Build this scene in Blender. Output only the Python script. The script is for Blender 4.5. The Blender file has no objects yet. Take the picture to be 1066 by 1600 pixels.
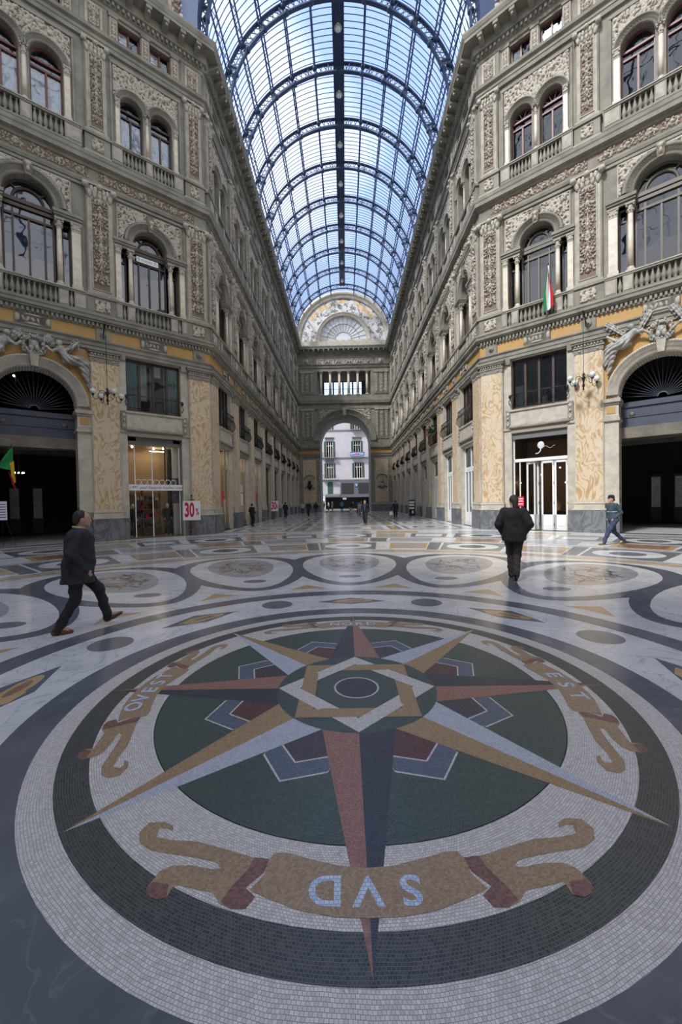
import bpy, bmesh, math, random
import numpy as np
from mathutils import Vector, Matrix
from mathutils.geometry import tessellate_polygon

scene = bpy.context.scene
COL = scene.collection
R = math.radians
# ------------------------------------------------------------------ camera
W, YC, YF, CX, EYE = 7.579, 22.282, 64.738, -0.0735, 1.68      # half width of the arm, near corner, far wall
A = math.pi/4 - 0.0719                                          # diagonal fronts of the crossing
FPX, PITCH, ROLL, YAW = 623.06, -0.0202, 0.0186, -0.0122

def cam_dir(U, V):
    x = U*math.cos(ROLL)+V*math.sin(ROLL); z = -U*math.sin(ROLL)+V*math.cos(ROLL); y = 1.0
    y2 = y*math.cos(PITCH)-z*math.sin(PITCH); z2 = y*math.sin(PITCH)+z*math.cos(PITCH)
    return Vector((x*math.cos(YAW)+y2*math.sin(YAW), -x*math.sin(YAW)+y2*math.cos(YAW), z2))
cd = bpy.data.cameras.new('camera'); cam = bpy.data.objects.new('camera', cd); COL.objects.link(cam)
f0 = cam_dir(0, 0); rx = (cam_dir(1, 0)-f0).normalized(); uy = (cam_dir(0, 1)-f0).normalized(); bz = -f0.normalized()
M = Matrix((rx, uy, bz)).transposed().to_4x4(); M.translation = (CX, 0, EYE)
cam.matrix_world = M
cd.sensor_fit = 'HORIZONTAL'; cd.sensor_width = 36; cd.lens = FPX/1066*36
cd.shift_y = -3.9/1066; cd.clip_start = 0.05; cd.clip_end = 500
scene.camera = cam

# ------------------------------------------------------------------ world, sun, exposure
scene.view_settings.view_transform = 'Standard'; scene.view_settings.look = 'None'
scene.view_settings.gamma = 1; scene.view_settings.use_curve_mapping = False
scene.view_settings.exposure = 0.32
SKY_STRENGTH = 1.35
SUN_STRENGTH = 4.6
SUN_DIR = (0.55, 0.46, -0.76)
world = bpy.data.worlds.new('sky'); scene.world = world; world.use_nodes = True
nt = world.node_tree; nt.nodes.clear()
wo = nt.nodes.new('ShaderNodeOutputWorld'); bg = nt.nodes.new('ShaderNodeBackground')
tc = nt.nodes.new('ShaderNodeTexCoord'); sx = nt.nodes.new('ShaderNodeSeparateXYZ'); cr = nt.nodes.new('ShaderNodeValToRGB')
cr.color_ramp.elements[0].position = 0.0; cr.color_ramp.elements[0].color = (0.70, 0.80, 1.0, 1)
cr.color_ramp.elements[1].position = 1.0; cr.color_ramp.elements[1].color = (0.32, 0.46, 0.95, 1)
e = cr.color_ramp.elements.new(0.45); e.color = (0.47, 0.62, 1.0, 1)
nz = nt.nodes.new('ShaderNodeTexNoise'); nz.inputs['Scale'].default_value = 2.2; nz.inputs['Detail'].default_value = 5
cr2 = nt.nodes.new('ShaderNodeValToRGB'); cr2.color_ramp.elements[0].position = 0.52; cr2.color_ramp.elements[1].position = 0.75
mx = nt.nodes.new('ShaderNodeMix'); mx.data_type = 'RGBA'; mx.inputs[7].default_value = (1.25, 1.23, 1.20, 1)
nt.links.new(tc.outputs['Generated'], sx.inputs[0]); nt.links.new(sx.outputs['Z'], cr.inputs[0])
nt.links.new(tc.outputs['Generated'], nz.inputs['Vector']); nt.links.new(nz.outputs[0], cr2.inputs[0])
# thicker unseen white cloud added behind to warm the crossing's light, broken cloud ahead
mry = nt.nodes.new('ShaderNodeMapRange'); mry.inputs[1].default_value = .25; mry.inputs[2].default_value = -.35; nt.links.new(sx.outputs['Y'], mry.inputs[0])
mxc = nt.nodes.new('ShaderNodeMath'); mxc.operation = 'MAXIMUM'; nt.links.new(cr2.outputs[0], mxc.inputs[0]); nt.links.new(mry.outputs[0], mxc.inputs[1])
nt.links.new(mxc.outputs[0], mx.inputs[0]); nt.links.new(cr.outputs[0], mx.inputs[6]); nt.links.new(mx.outputs[2], bg.inputs[0])
bg.inputs[1].default_value = SKY_STRENGTH; nt.links.new(bg.outputs[0], wo.inputs[0])
sd = bpy.data.lights.new('sun', 'SUN'); sd.energy = SUN_STRENGTH; sd.angle = R(8); sd.color = (1.0, 0.95, 0.87)
sun = bpy.data.objects.new('sun', sd); COL.objects.link(sun); sun.location = (0, 0, 60)
sun.rotation_euler = Vector(SUN_DIR).to_track_quat('-Z', 'Y').to_euler()

# ------------------------------------------------------------------ materials
MATS = {}
def nodes_of(name):
    m = bpy.data.materials.new(name); m.use_nodes = True
    MATS[name] = m
    t = m.node_tree; b = t.nodes['Principled BSDF']
    return m, t, b
def mat(name, col, rough=0.6, metal=0.0, var=0.0, scale=4.0, bump=0.0, spec=0.5, emit=None, estr=0.0, col2=None, detail=6.0, coord='Object', lo=.35, hi=.65):
    m, t, b = nodes_of(name)
    c = (*col, 1)
    b.inputs['Base Color'].default_value = c; b.inputs['Roughness'].default_value = rough
    b.inputs['Metallic'].default_value = metal; b.inputs['Specular IOR Level'].default_value = spec
    if emit:
        b.inputs['Emission Color'].default_value = (*emit, 1); b.inputs['Emission Strength'].default_value = estr
    if var or bump or col2:
        tc = t.nodes.new('ShaderNodeTexCoord'); n = t.nodes.new('ShaderNodeTexNoise')
        n.inputs['Scale'].default_value = scale; n.inputs['Detail'].default_value = detail; n.inputs['Roughness'].default_value = .6
        t.links.new(tc.outputs[coord], n.inputs['Vector'])
        if var or col2:
            r = t.nodes.new('ShaderNodeValToRGB'); r.color_ramp.elements[0].position = lo; r.color_ramp.elements[1].position = hi
            c2 = col2 if col2 else tuple(min(1, x*(1+var)) for x in col)
            c1 = col if col2 else tuple(x*(1-var) for x in col)
            r.color_ramp.elements[0].color = (*c1, 1); r.color_ramp.elements[1].color = (*c2, 1)
            t.links.new(n.outputs[0], r.inputs[0]); t.links.new(r.outputs[0], b.inputs['Base Color'])
        if bump:
            bm_ = t.nodes.new('ShaderNodeBump'); bm_.inputs['Strength'].default_value = bump; bm_.inputs['Distance'].default_value = .02
            t.links.new(n.outputs[0], bm_.inputs['Height']); t.links.new(bm_.outputs[0], b.inputs['Normal'])
    return m
mat('stone', (.24, .226, .19), .8, var=.22, scale=1.3, bump=.25)
mat('stone_light', (.375, .345, .285), .7, var=.2, scale=3, bump=.2)
mat('pale_marble', (.47, .43, .36), .45, var=.16, scale=2.5)
mat('column_marble', (.62, .55, .45), .35, var=.16, scale=3)
mat('dark_metal', (.035, .032, .03), .45, .6)
mat('iron_web', (.16, .20, .26), .5, .2)
mat('iron_blue', (.045, .075, .15), .5, .2)
mat('iron_grey', (.12, .14, .18), .5, .3)
mat('frame_brown', (.055, .032, .022), .5)
mat('frame_red', (.13, .035, .03), .45)
mat('frame_grey', (.12, .105, .08), .5)
mat('frame_white', (.75, .75, .74), .35)
mat('curtain', (.80, .84, .88), .9, var=.12, scale=8)
mat('curtain_green', (.38, .52, .50), .9, var=.15, scale=6)
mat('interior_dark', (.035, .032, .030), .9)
mat('interior_cream', (.50, .36, .20), .8)
mat('interior_wood', (.25, .14, .07), .7)
mat('shutter', (.30, .27, .22), .6)
mat('shutter_dark', (.14, .145, .14), .6)
mat('curtain_reflection', (.22, .25, .26), .8, var=.15, scale=3)  # grey curtain, its bluish tone imitates the reflection in the mezzanine panes
mat('black', (.012, .012, .013), .6)
mat('white_paint', (.80, .80, .80), .5)
mat('sign_white', (.82, .82, .84), .5)
mat('sign_red', (.55, .02, .05), .5)
mat('sign_blue', (.06, .12, .32), .5)
mat('sign_text', (.12, .14, .2), .5)
mat('wood', (.22, .12, .07), .55, var=.3, scale=12)
mat('lamp_glass', (.62, .66, .66), .25)
mat('lamp_on', (1, 1, 1), .3, emit=(1, .86, .62), estr=14)
mat('spot_on', (1, 1, 1), .3, emit=(.75, .85, 1), estr=20)
mat('ceiling_lamp', (1, 1, 1), .3, emit=(1, .93, .8), estr=10)
mat('statue', (.22, .215, .20), .65, col2=(.44, .43, .40), scale=5, bump=.15)
mat('ceiling_stone', (.16, .145, .12), .85, var=.2, scale=2)
mat('beam_blue', (.055, .065, .095), .6, var=.15, scale=3)
mat('plaster_white', (.33, .33, .39), .85, var=.05, scale=1)
mat('street', (.12, .12, .12), .8)
mat('green_shutter', (.015, .05, .04), .6)
mat('awning', (.07, .08, .11), .7)
mat('poster', (.05, .07, .16), .4, col2=(.35, .32, .4), scale=5)
mat('leaf', (.05, .14, .03), .5, var=.4, scale=20)
mat('flower_red', (.6, .04, .03), .5)
mat('skin', (.50, .30, .21), .55)
mat('hair_dark', (.025, .02, .018), .7)
mat('coat_black', (.012, .013, .017), .85, var=.2, scale=20, bump=.3)
mat('coat_dark', (.022, .023, .028), .8, var=.3, scale=9, bump=.4)
mat('trousers_dark', (.018, .018, .022), .85, var=.2, scale=15, bump=.3)
mat('trousers_grey', (.035, .032, .03), .85, var=.25, scale=12, bump=.3)
mat('trousers_blue', (.035, .045, .10), .85, var=.25, scale=12, bump=.3)
mat('jeans', (.09, .14, .24), .85, var=.2, scale=12)
mat('cloth_white', (.62, .60, .55), .85)
mat('cloth_sky', (.10, .32, .60), .8)
mat('cloth_blue', (.04, .10, .30), .8)
mat('cloth_cream', (.48, .42, .33), .85)
mat('vest', (.035, .06, .08), .8, var=.3, scale=10)
mat('vest_grey', (.35, .37, .38), .6)
mat('leather_brown', (.11, .045, .02), .45)
mat('leather_black', (.012, .012, .012), .4)
mat('shoe_olive', (.15, .12, .04), .6)
mat('flag_green', (.01, .22, .06), .8)
mat('flag_white', (.75, .75, .75), .8)
mat('flag_red', (.50, .02, .03), .8)
mat('flag_yellow', (.72, .42, .03), .8)
mat('plastic_white', (.8, .8, .8), .4)
mat('mural', (.20, .19, .19), .8, col2=(.66, .66, .67), scale=1.8, detail=12, lo=.42, hi=.50)
mat('mural_ochre', (.62, .38, .12), .8, col2=(.75, .68, .58), scale=1.5)
mat('glass_frost', (.62, .66, .70), .5, var=.2, scale=6)

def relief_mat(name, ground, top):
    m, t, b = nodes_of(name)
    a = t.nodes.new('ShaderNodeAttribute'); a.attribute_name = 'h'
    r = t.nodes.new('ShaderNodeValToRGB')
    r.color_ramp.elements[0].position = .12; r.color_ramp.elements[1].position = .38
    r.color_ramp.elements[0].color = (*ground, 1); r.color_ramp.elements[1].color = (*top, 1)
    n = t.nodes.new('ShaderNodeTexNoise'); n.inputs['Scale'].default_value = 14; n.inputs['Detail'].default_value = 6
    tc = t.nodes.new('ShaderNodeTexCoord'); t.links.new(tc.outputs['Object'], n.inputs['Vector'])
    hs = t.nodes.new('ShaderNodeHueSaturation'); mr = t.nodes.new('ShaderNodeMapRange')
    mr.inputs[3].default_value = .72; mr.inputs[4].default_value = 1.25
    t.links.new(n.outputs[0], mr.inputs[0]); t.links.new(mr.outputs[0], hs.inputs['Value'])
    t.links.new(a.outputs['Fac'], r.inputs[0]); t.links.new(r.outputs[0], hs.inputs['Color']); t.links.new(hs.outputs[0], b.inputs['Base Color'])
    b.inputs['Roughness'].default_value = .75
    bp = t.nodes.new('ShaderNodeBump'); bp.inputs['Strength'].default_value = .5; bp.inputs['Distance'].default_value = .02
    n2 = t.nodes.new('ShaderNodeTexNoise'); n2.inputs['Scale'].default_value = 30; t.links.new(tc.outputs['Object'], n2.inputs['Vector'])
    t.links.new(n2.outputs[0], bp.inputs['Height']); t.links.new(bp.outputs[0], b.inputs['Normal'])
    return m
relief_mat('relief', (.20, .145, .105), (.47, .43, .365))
mat('carved', (.43, .40, .34), .75, var=.2, scale=14, bump=.3)
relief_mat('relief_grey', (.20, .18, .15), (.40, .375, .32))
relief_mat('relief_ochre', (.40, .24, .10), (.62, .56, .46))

def swirl_marble(name, cols, scale, rings):
    m, t, b = nodes_of(name)
    tc = t.nodes.new('ShaderNodeTexCoord'); mp = t.nodes.new('ShaderNodeMapping'); mp.inputs['Scale'].default_value = (1.3, 1.3, .7)
    oi = t.nodes.new('ShaderNodeObjectInfo'); vm = t.nodes.new('ShaderNodeVectorMath'); vm.operation = 'ADD'
    sc = t.nodes.new('ShaderNodeVectorMath'); sc.operation = 'SCALE'; sc.inputs['Scale'].default_value = .7
    t.links.new(oi.outputs['Location'], sc.inputs[0]); t.links.new(sc.outputs[0], vm.inputs[1])
    n = t.nodes.new('ShaderNodeTexNoise'); n.inputs['Scale'].default_value = scale; n.inputs['Detail'].default_value = 2.5; n.inputs['Distortion'].default_value = .6
    t.links.new(tc.outputs['Object'], vm.inputs[0]); t.links.new(vm.outputs[0], mp.inputs[0]); t.links.new(mp.outputs[0], n.inputs['Vector'])
    mu = t.nodes.new('ShaderNodeMath'); mu.operation = 'MULTIPLY'; mu.inputs[1].default_value = rings
    si = t.nodes.new('ShaderNodeMath'); si.operation = 'SINE'; ad = t.nodes.new('ShaderNodeMath'); ad.operation = 'MULTIPLY_ADD'; ad.inputs[1].default_value = .5; ad.inputs[2].default_value = .5
    t.links.new(n.outputs[0], mu.inputs[0]); t.links.new(mu.outputs[0], si.inputs[0]); t.links.new(si.outputs[0], ad.inputs[0])
    r = t.nodes.new('ShaderNodeValToRGB'); r.color_ramp.elements[0].color = (*cols[0], 1); r.color_ramp.elements[1].color = (*cols[2], 1)
    e = r.color_ramp.elements.new(.5); e.color = (*cols[1], 1)
    pw = t.nodes.new('ShaderNodeMath'); pw.operation = 'POWER'; pw.inputs[1].default_value = .8; t.links.new(ad.outputs[0], pw.inputs[0]); t.links.new(pw.outputs[0], r.inputs[0])
    n2 = t.nodes.new('ShaderNodeTexNoise'); n2.inputs['Scale'].default_value = scale*.6; n2.inputs['Detail'].default_value = 5
    t.links.new(mp.outputs[0], n2.inputs['Vector'])
    r2 = t.nodes.new('ShaderNodeValToRGB'); r2.color_ramp.elements[0].position = .54; r2.color_ramp.elements[1].position = .68; r2.color_ramp.elements[1].color = (.7, .7, .7, 1)
    mx = t.nodes.new('ShaderNodeMix'); mx.data_type = 'RGBA'; mx.inputs[7].default_value = (*cols[3], 1)
    t.links.new(n2.outputs[0], r2.inputs[0]); t.links.new(r2.outputs[0], mx.inputs[0]); t.links.new(r.outputs[0], mx.inputs[6])
    t.links.new(mx.outputs[2], b.inputs['Base Color']); b.inputs['Roughness'].default_value = .38
    return m
swirl_marble('yellow_marble', ((.43, .285, .15), (.57, .45, .30), (.60, .50, .36), (.62, .53, .42)), 1.25, 55)
swirl_marble('grey_marble', ((.10, .11, .12), (.13, .14, .155), (.18, .19, .20), (.115, .125, .14)), 1.6, 30)
mat('frieze_ochre', (.50, .285, .075), .55, col2=(.40, .25, .09), scale=2.5)

# glass of the vault and of the windows
def pane(name, tint, gloss, rough, f0):
    m = bpy.data.materials.new(name); m.use_nodes = True; MATS[name] = m
    t = m.node_tree; t.nodes.clear()
    o = t.nodes.new('ShaderNodeOutputMaterial'); tr = t.nodes.new('ShaderNodeBsdfTransparent'); gl = t.nodes.new('ShaderNodeBsdfGlossy')
    tr.inputs[0].default_value = (*tint, 1); gl.inputs[0].default_value = (*gloss, 1); gl.inputs['Roughness'].default_value = rough
    fr = t.nodes.new('ShaderNodeFresnel'); fr.inputs[0].default_value = f0
    if name == 'roof_glass': fr = t.nodes.new('ShaderNodeValue'); fr.outputs[0].default_value = .04
    tcn = t.nodes.new('ShaderNodeTexCoord'); nn = t.nodes.new('ShaderNodeTexNoise'); nn.inputs['Scale'].default_value = 1.6; nn.inputs['Detail'].default_value = 1
    bp = t.nodes.new('ShaderNodeBump'); bp.inputs['Strength'].default_value = .12; bp.inputs['Distance'].default_value = .05
    t.links.new(tcn.outputs['Object'], nn.inputs['Vector']); t.links.new(nn.outputs[0], bp.inputs['Height']); t.links.new(bp.outputs[0], gl.inputs['Normal'])
    ms = t.nodes.new('ShaderNodeMixShader'); t.links.new(fr.outputs[0], ms.inputs[0]); t.links.new(tr.outputs[0], ms.inputs[1]); t.links.new(gl.outputs[0], ms.inputs[2])
    t.links.new(ms.outputs[0], o.inputs[0]); return m
pane('window_glass', (.88, .91, .94), (.85, .9, 1), .02, 1.9)
pane('shop_glass', (.9, .9, .9), (.9, .9, .9), .01, 1.45)
pane('roof_glass', (.86, .90, .98), (.5, .5, .5), .2, 1.25)

# floor stones
def marble(name, c1, c2, vein, scale=1.2, rough=.16, vs=.5):
    m, t, b = nodes_of(name)
    tc = t.nodes.new('ShaderNodeTexCoord'); n = t.nodes.new('ShaderNodeTexNoise'); n.inputs['Scale'].default_value = scale; n.inputs['Detail'].default_value = 8; n.inputs['Distortion'].default_value = 1.2
    t.links.new(tc.outputs['Object'], n.inputs['Vector'])
    r = t.nodes.new('ShaderNodeValToRGB'); r.color_ramp.elements[0].position = .3; r.color_ramp.elements[1].position = .7
    r.color_ramp.elements[0].color = (*c1, 1); r.color_ramp.elements[1].color = (*c2, 1); t.links.new(n.outputs[0], r.inputs[0])
    n2 = t.nodes.new('ShaderNodeTexNoise'); n2.inputs['Scale'].default_value = scale*.9; n2.inputs['Detail'].default_value = 6; n2.inputs['Distortion'].default_value = 2.5
    t.links.new(tc.outputs['Object'], n2.inputs['Vector'])
    r2 = t.nodes.new('ShaderNodeValToRGB'); r2.color_ramp.elements[0].position = .485; r2.color_ramp.elements[1].position = .515
    e = r2.color_ramp.elements.new(.5); e.color = (1, 1, 1, 1); r2.color_ramp.elements[0].color = (0, 0, 0, 1); r2.color_ramp.elements[2].color = (0, 0, 0, 1)
    t.links.new(n2.outputs[0], r2.inputs[0])
    mu = t.nodes.new('ShaderNodeMath'); mu.operation = 'MULTIPLY'; mu.inputs[1].default_value = vs; t.links.new(r2.outputs[0], mu.inputs[0])
    mx = t.nodes.new('ShaderNodeMix'); mx.data_type = 'RGBA'; mx.inputs[7].default_value = (*vein, 1)
    t.links.new(mu.outputs[0], mx.inputs[0]); t.links.new(r.outputs[0], mx.inputs[6]); t.links.new(mx.outputs[2], b.inputs['Base Color'])
    n3 = t.nodes.new('ShaderNodeTexNoise'); n3.inputs['Scale'].default_value = 3; n3.inputs['Detail'].default_value = 5; t.links.new(tc.outputs['Object'], n3.inputs['Vector'])
    mr = t.nodes.new('ShaderNodeMapRange'); mr.inputs[3].default_value = rough*.6; mr.inputs[4].default_value = rough*1.6
    t.links.new(n3.outputs[0], mr.inputs[0]); t.links.new(mr.outputs[0], b.inputs['Roughness'])
    return m
marble('floor_white', (.53, .54, .54), (.73, .72, .69), (.20, .22, .25))
marble('floor_grey', (.085, .095, .115), (.15, .16, .185), (.25, .26, .28), vs=.3)
marble('floor_lightgrey', (.29, .30, .31), (.40, .40, .40), (.16, .17, .19))
marble('floor_midgrey', (.13, .14, .155), (.19, .195, .205), (.25, .25, .26), vs=.3)
marble('floor_ochre', (.42, .27, .12), (.52, .38, .20), (.25, .13, .05))
marble('floor_green', (.03, .055, .045), (.06, .085, .07), (.15, .18, .16), vs=.3)
marble('floor_brown', (.20, .11, .07), (.34, .22, .15), (.1, .06, .05))
marble('floor_black', (.03, .03, .032), (.055, .055, .055), (.12, .12, .12), vs=.3)

def tess(name, c1, c2, mortar, size=.0185, worn=None):
    m, t, b = nodes_of(name)
    uv = t.nodes.new('ShaderNodeUVMap'); uv.uv_map = 'UVMap'
    # slight wobble of the rows
    nw = t.nodes.new('ShaderNodeTexNoise'); nw.inputs['Scale'].default_value = 3; t.links.new(uv.outputs[0], nw.inputs['Vector'])
    vs = t.nodes.new('ShaderNodeVectorMath'); vs.operation = 'SCALE'; vs.inputs['Scale'].default_value = .03; t.links.new(nw.outputs['Color'], vs.inputs[0])
    va = t.nodes.new('ShaderNodeVectorMath'); va.operation = 'ADD'; t.links.new(uv.outputs[0], va.inputs[0]); t.links.new(vs.outputs[0], va.inputs[1])
    br = t.nodes.new('ShaderNodeTexBrick'); br.inputs['Scale'].default_value = 1.0
    br.inputs['Brick Width'].default_value = size*1.15; br.inputs['Row Height'].default_value = size
    br.inputs['Mortar Size'].default_value = size*.07; br.inputs['Mortar Smooth'].default_value = .3
    br.inputs['Color1'].default_value = (*c1, 1); br.inputs['Color2'].default_value = (*c2, 1); br.inputs['Mortar'].default_value = (*mortar, 1)
    t.links.new(va.outputs[0], br.inputs['Vector'])
    col = br.outputs['Color']
    tc = t.nodes.new('ShaderNodeTexCoord')
    if worn:
        n = t.nodes.new('ShaderNodeTexNoise'); n.inputs['Scale'].default_value = 5; n.inputs['Detail'].default_value = 8; n.inputs['Roughness'].default_value = .75
        t.links.new(tc.outputs['Object'], n.inputs['Vector'])
        r = t.nodes.new('ShaderNodeValToRGB'); r.color_ramp.elements[0].position = .62; r.color_ramp.elements[1].position = .66
        t.links.new(n.outputs[0], r.inputs[0])
        mx = t.nodes.new('ShaderNodeMix'); mx.data_type = 'RGBA'; mx.inputs[7].default_value = (*worn, 1)
        t.links.new(r.outputs[0], mx.inputs[0]); t.links.new(col, mx.inputs[6]); col = mx.outputs[2]
    t.links.new(col, b.inputs['Base Color'])
    b.inputs['Roughness'].default_value = .34
    bp = t.nodes.new('ShaderNodeBump'); bp.inputs['Strength'].default_value = .25; bp.inputs['Distance'].default_value = .002; bp.invert = True
    t.links.new(br.outputs['Fac'], bp.inputs['Height']); t.links.new(bp.outputs[0], b.inputs['Normal'])
    return m
tess('tess_white', (.53, .50, .45), (.72, .685, .63), (.20, .185, .165), size=.0135, worn=(.36, .33, .30))
tess('tess_dark', (.026, .034, .030), (.070, .076, .066), (.16, .155, .14), size=.0135)
tess('tess_green', (.024, .050, .040), (.062, .088, .072), (.13, .14, .13), size=.011)
tess('tess_tan', (.30, .19, .09), (.43, .30, .16), (.20, .14, .09), size=.0105)
tess('tess_pink', (.24, .105, .075), (.38, .19, .14), (.20, .14, .12), size=.0105)
tess('tess_navy', (.018, .022, .035), (.045, .05, .065), (.10, .10, .11), size=.011)
tess('tess_red', (.07, .025, .026), (.14, .055, .05), (.12, .09, .09), size=.0105)
tess('tess_purple', (.03, .026, .034), (.075, .065, .075), (.11, .10, .11), size=.0105)
tess('tess_blue', (.07, .095, .14), (.13, .155, .20), (.12, .13, .15), size=.0105)
tess('tess_pale', (.42, .44, .46), (.56, .57, .58), (.19, .24, .36), size=.0135)
tess('tess_banner', (.28, .185, .10), (.42, .30, .18), (.22, .16, .11), size=.0105)
tess('tess_fold', (.14, .06, .05), (.26, .13, .10), (.17, .11, .09), size=.0105)

# ------------------------------------------------------------------ mesh helpers
class MB:
    def __init__(s, T=None):
        s.v = []; s.f = []; s.m = []; s.sm = []; s.h = {}; s.mats = []; s.T = T
    def mi(s, name):
        if name not in s.mats: s.mats.append(name)
        return s.mats.index(name)
    def add(s, vs, fs, m, smooth=False, hs=None):
        k = len(s.v)
        s.v.extend(vs)
        if hs is not None:
            for i, q in enumerate(hs): s.h[k+i] = q
        mi = s.mi(m)
        for f in fs:
            s.f.append([k+i for i in f]); s.m.append(mi); s.sm.append(smooth)
    def box(s, x0, x1, y0, y1, z0, z1, m):
        v = [(x, y, z) for x in (x0, x1) for y in (y0, y1) for z in (z0, z1)]
        s.add(v, [(0, 1, 3, 2), (4, 6, 7, 5), (0, 4, 5, 1), (2, 3, 7, 6), (0, 2, 6, 4), (1, 5, 7, 3)], m)
    def frustum(s, x, y, z0, z1, a0, b0, a1, b1, m):
        v = [(x+sx*a0, y+sy*b0, z0) for sx, sy in ((-1, -1), (1, -1), (1, 1), (-1, 1))] + [(x+sx*a1, y+sy*b1, z1) for sx, sy in ((-1, -1), (1, -1), (1, 1), (-1, 1))]
        s.add(v, [(0, 3, 2, 1), (4, 5, 6, 7), (0, 1, 5, 4), (1, 2, 6, 5), (2, 3, 7, 6), (3, 0, 4, 7)], m)
    def prism(s, poly, y0, y1, m, holes=(), back=False, mside=None):
        """poly, holes: lists of (x,z); front face at y0 and sides to y1"""
        loops = [poly]+list(holes)
        cc = [Vector((x, z, 0)) for l in loops for x, z in l]
        tr = tessellate_polygon([[Vector((x, z, 0)) for x, z in l] for l in loops])
        tris = []
        for a, b, c in tr:
            ar = (cc[b]-cc[a]).cross(cc[c]-cc[a]).z
            tris.append((a, b, c) if ar > 0 else (a, c, b))
        s.add([(p.x, y0, p.y) for p in cc], tris, m)
        if back: s.add([(p.x, y1, p.y) for p in cc], [t[::-1] for t in tris], m)
        for l in loops:
            n = len(l); s.add([(x, y0, z) for x, z in l]+[(x, y1, z) for x, z in l], [(i, (i+1) % n, n+(i+1) % n, n+i) for i in range(n)], mside or m)
    def lathe(s, prof, c, m, n=12, smooth=True, sy=1.0):
        vs = [(c[0]+r*math.cos(2*math.pi*i/n), c[1]+sy*r*math.sin(2*math.pi*i/n), c[2]+z) for r, z in prof for i in range(n)]
        fs = [(j*n+i, j*n+(i+1) % n, (j+1)*n+(i+1) % n, (j+1)*n+i) for j in range(len(prof)-1) for i in range(n)]
        fs.append(tuple(range(n))[::-1]); fs.append(tuple(range((len(prof)-1)*n, len(prof)*n)))
        s.add(vs, fs, m, smooth)
    def tube(s, pts, r, m, n=6, closed=False, smooth=True):
        pts = [Vector(p) for p in pts]; N = len(pts); rs = r if isinstance(r, (list, tuple)) else [r]*N
        vs = []
        for i, p in enumerate(pts):
            if closed: d = pts[(i+1) % N]-pts[i-1]
            else: d = pts[min(i+1, N-1)]-pts[max(i-1, 0)]
            d = d.normalized() if d.length > 1e-9 else Vector((0, 0, 1))
            a = d.orthogonal().normalized() if abs(d.z) > .95 else Vector((0, 0, 1)).cross(d).normalized()
            b = d.cross(a)
            for k in range(n):
                t = 2*math.pi*k/n; q = p+(a*math.cos(t)+b*math.sin(t))*rs[i]; vs.append(tuple(q))
        fs = [(i*n+k, i*n+(k+1) % n, ((i+1) % N)*n+(k+1) % n, ((i+1) % N)*n+k) for i in range(N if closed else N-1) for k in range(n)]
        if not closed: fs += [tuple(range(n))[::-1], tuple(range((N-1)*n, N*n))]
        s.add(vs, fs, m, smooth)
    def bar(s, a, b, w, d, m):
        """rectangular bar from a to b; w across, d in depth"""
        a, b = Vector(a), Vector(b); t = (b-a).normalized()
        up = Vector((0, 1, 0)) if abs(t.y) < .9 else Vector((0, 0, 1))
        p = t.cross(up).normalized(); q = t.cross(p)
        v = [tuple(e+p*sx*w/2+q*sy*d/2) for e in (a, b) for sx, sy in ((-1, -1), (1, -1), (1, 1), (-1, 1))]
        s.add(v, [(0, 3, 2, 1), (4, 5, 6, 7), (0, 1, 5, 4), (1, 2, 6, 5), (2, 3, 7, 6), (3, 0, 4, 7)], m)
    def ring(s, cx, cz, prof, a0, a1, m, n=20, y=0):
        """archivolt: prof = list of (radius, y) swept over the angle"""
        vs = []
        for i in range(n+1):
            t = a0+(a1-a0)*i/n
            vs += [(cx+r*math.cos(t), y+yy, cz+r*math.sin(t)) for r, yy in prof]
        k = len(prof)
        s.add(vs, [(i*k+j, (i+1)*k+j, (i+1)*k+j+1, i*k+j+1) for i in range(n) for j in range(k-1)], m, True)
    def ball(s, c, r, m, n=10, k=6, sc=(1, 1, 1)):
        s.lathe([(r*sc[0]*math.sin(math.pi*j/k)+1e-4, -r*sc[2]*math.cos(math.pi*j/k)) for j in range(k+1)], c, m, n, sy=sc[1]/sc[0])
    def mesh(s, name):
        me = bpy.data.meshes.new(name)
        v = s.v if s.T is None else [s.T(*p) for p in s.v]
        me.from_pydata([tuple(p) for p in v], [], s.f)
        for n in s.mats: me.materials.append(MATS[n])
        me.polygons.foreach_set('material_index', s.m); me.polygons.foreach_set('use_smooth', s.sm)
        if s.h:
            at = me.attributes.new('h', 'FLOAT', 'POINT'); d = np.zeros(len(v), np.float32)
            for i, q in s.h.items(): d[i] = q
            at.data.foreach_set('value', d)
        me.update(); return me
    def build(s, name, parent=None, **k):
        o = bpy.data.objects.new(name, s.mesh(name)); COL.objects.link(o)
        if parent: o.parent = parent
        if k: tag(o, **k)
        return o
def tag(o, label=None, cat=None, group=None, kind=None):
    if label: o['label'] = label
    if cat: o['category'] = cat
    if group: o['group'] = group
    if kind: o['kind'] = kind
    return o
def empty(name, loc=(0, 0, 0), rz=0, **k):
    o = bpy.data.objects.new(name, None); COL.objects.link(o); o.location = loc; o.rotation_euler = (0, 0, rz)
    o.empty_display_size = .1
    return tag(o, **k)
def copy_tree(o, parent=None):
    c = o.copy(); COL.objects.link(c)
    if parent: c.parent = parent
    for ch in list(o.children): copy_tree(ch, c)
    return c
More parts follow.
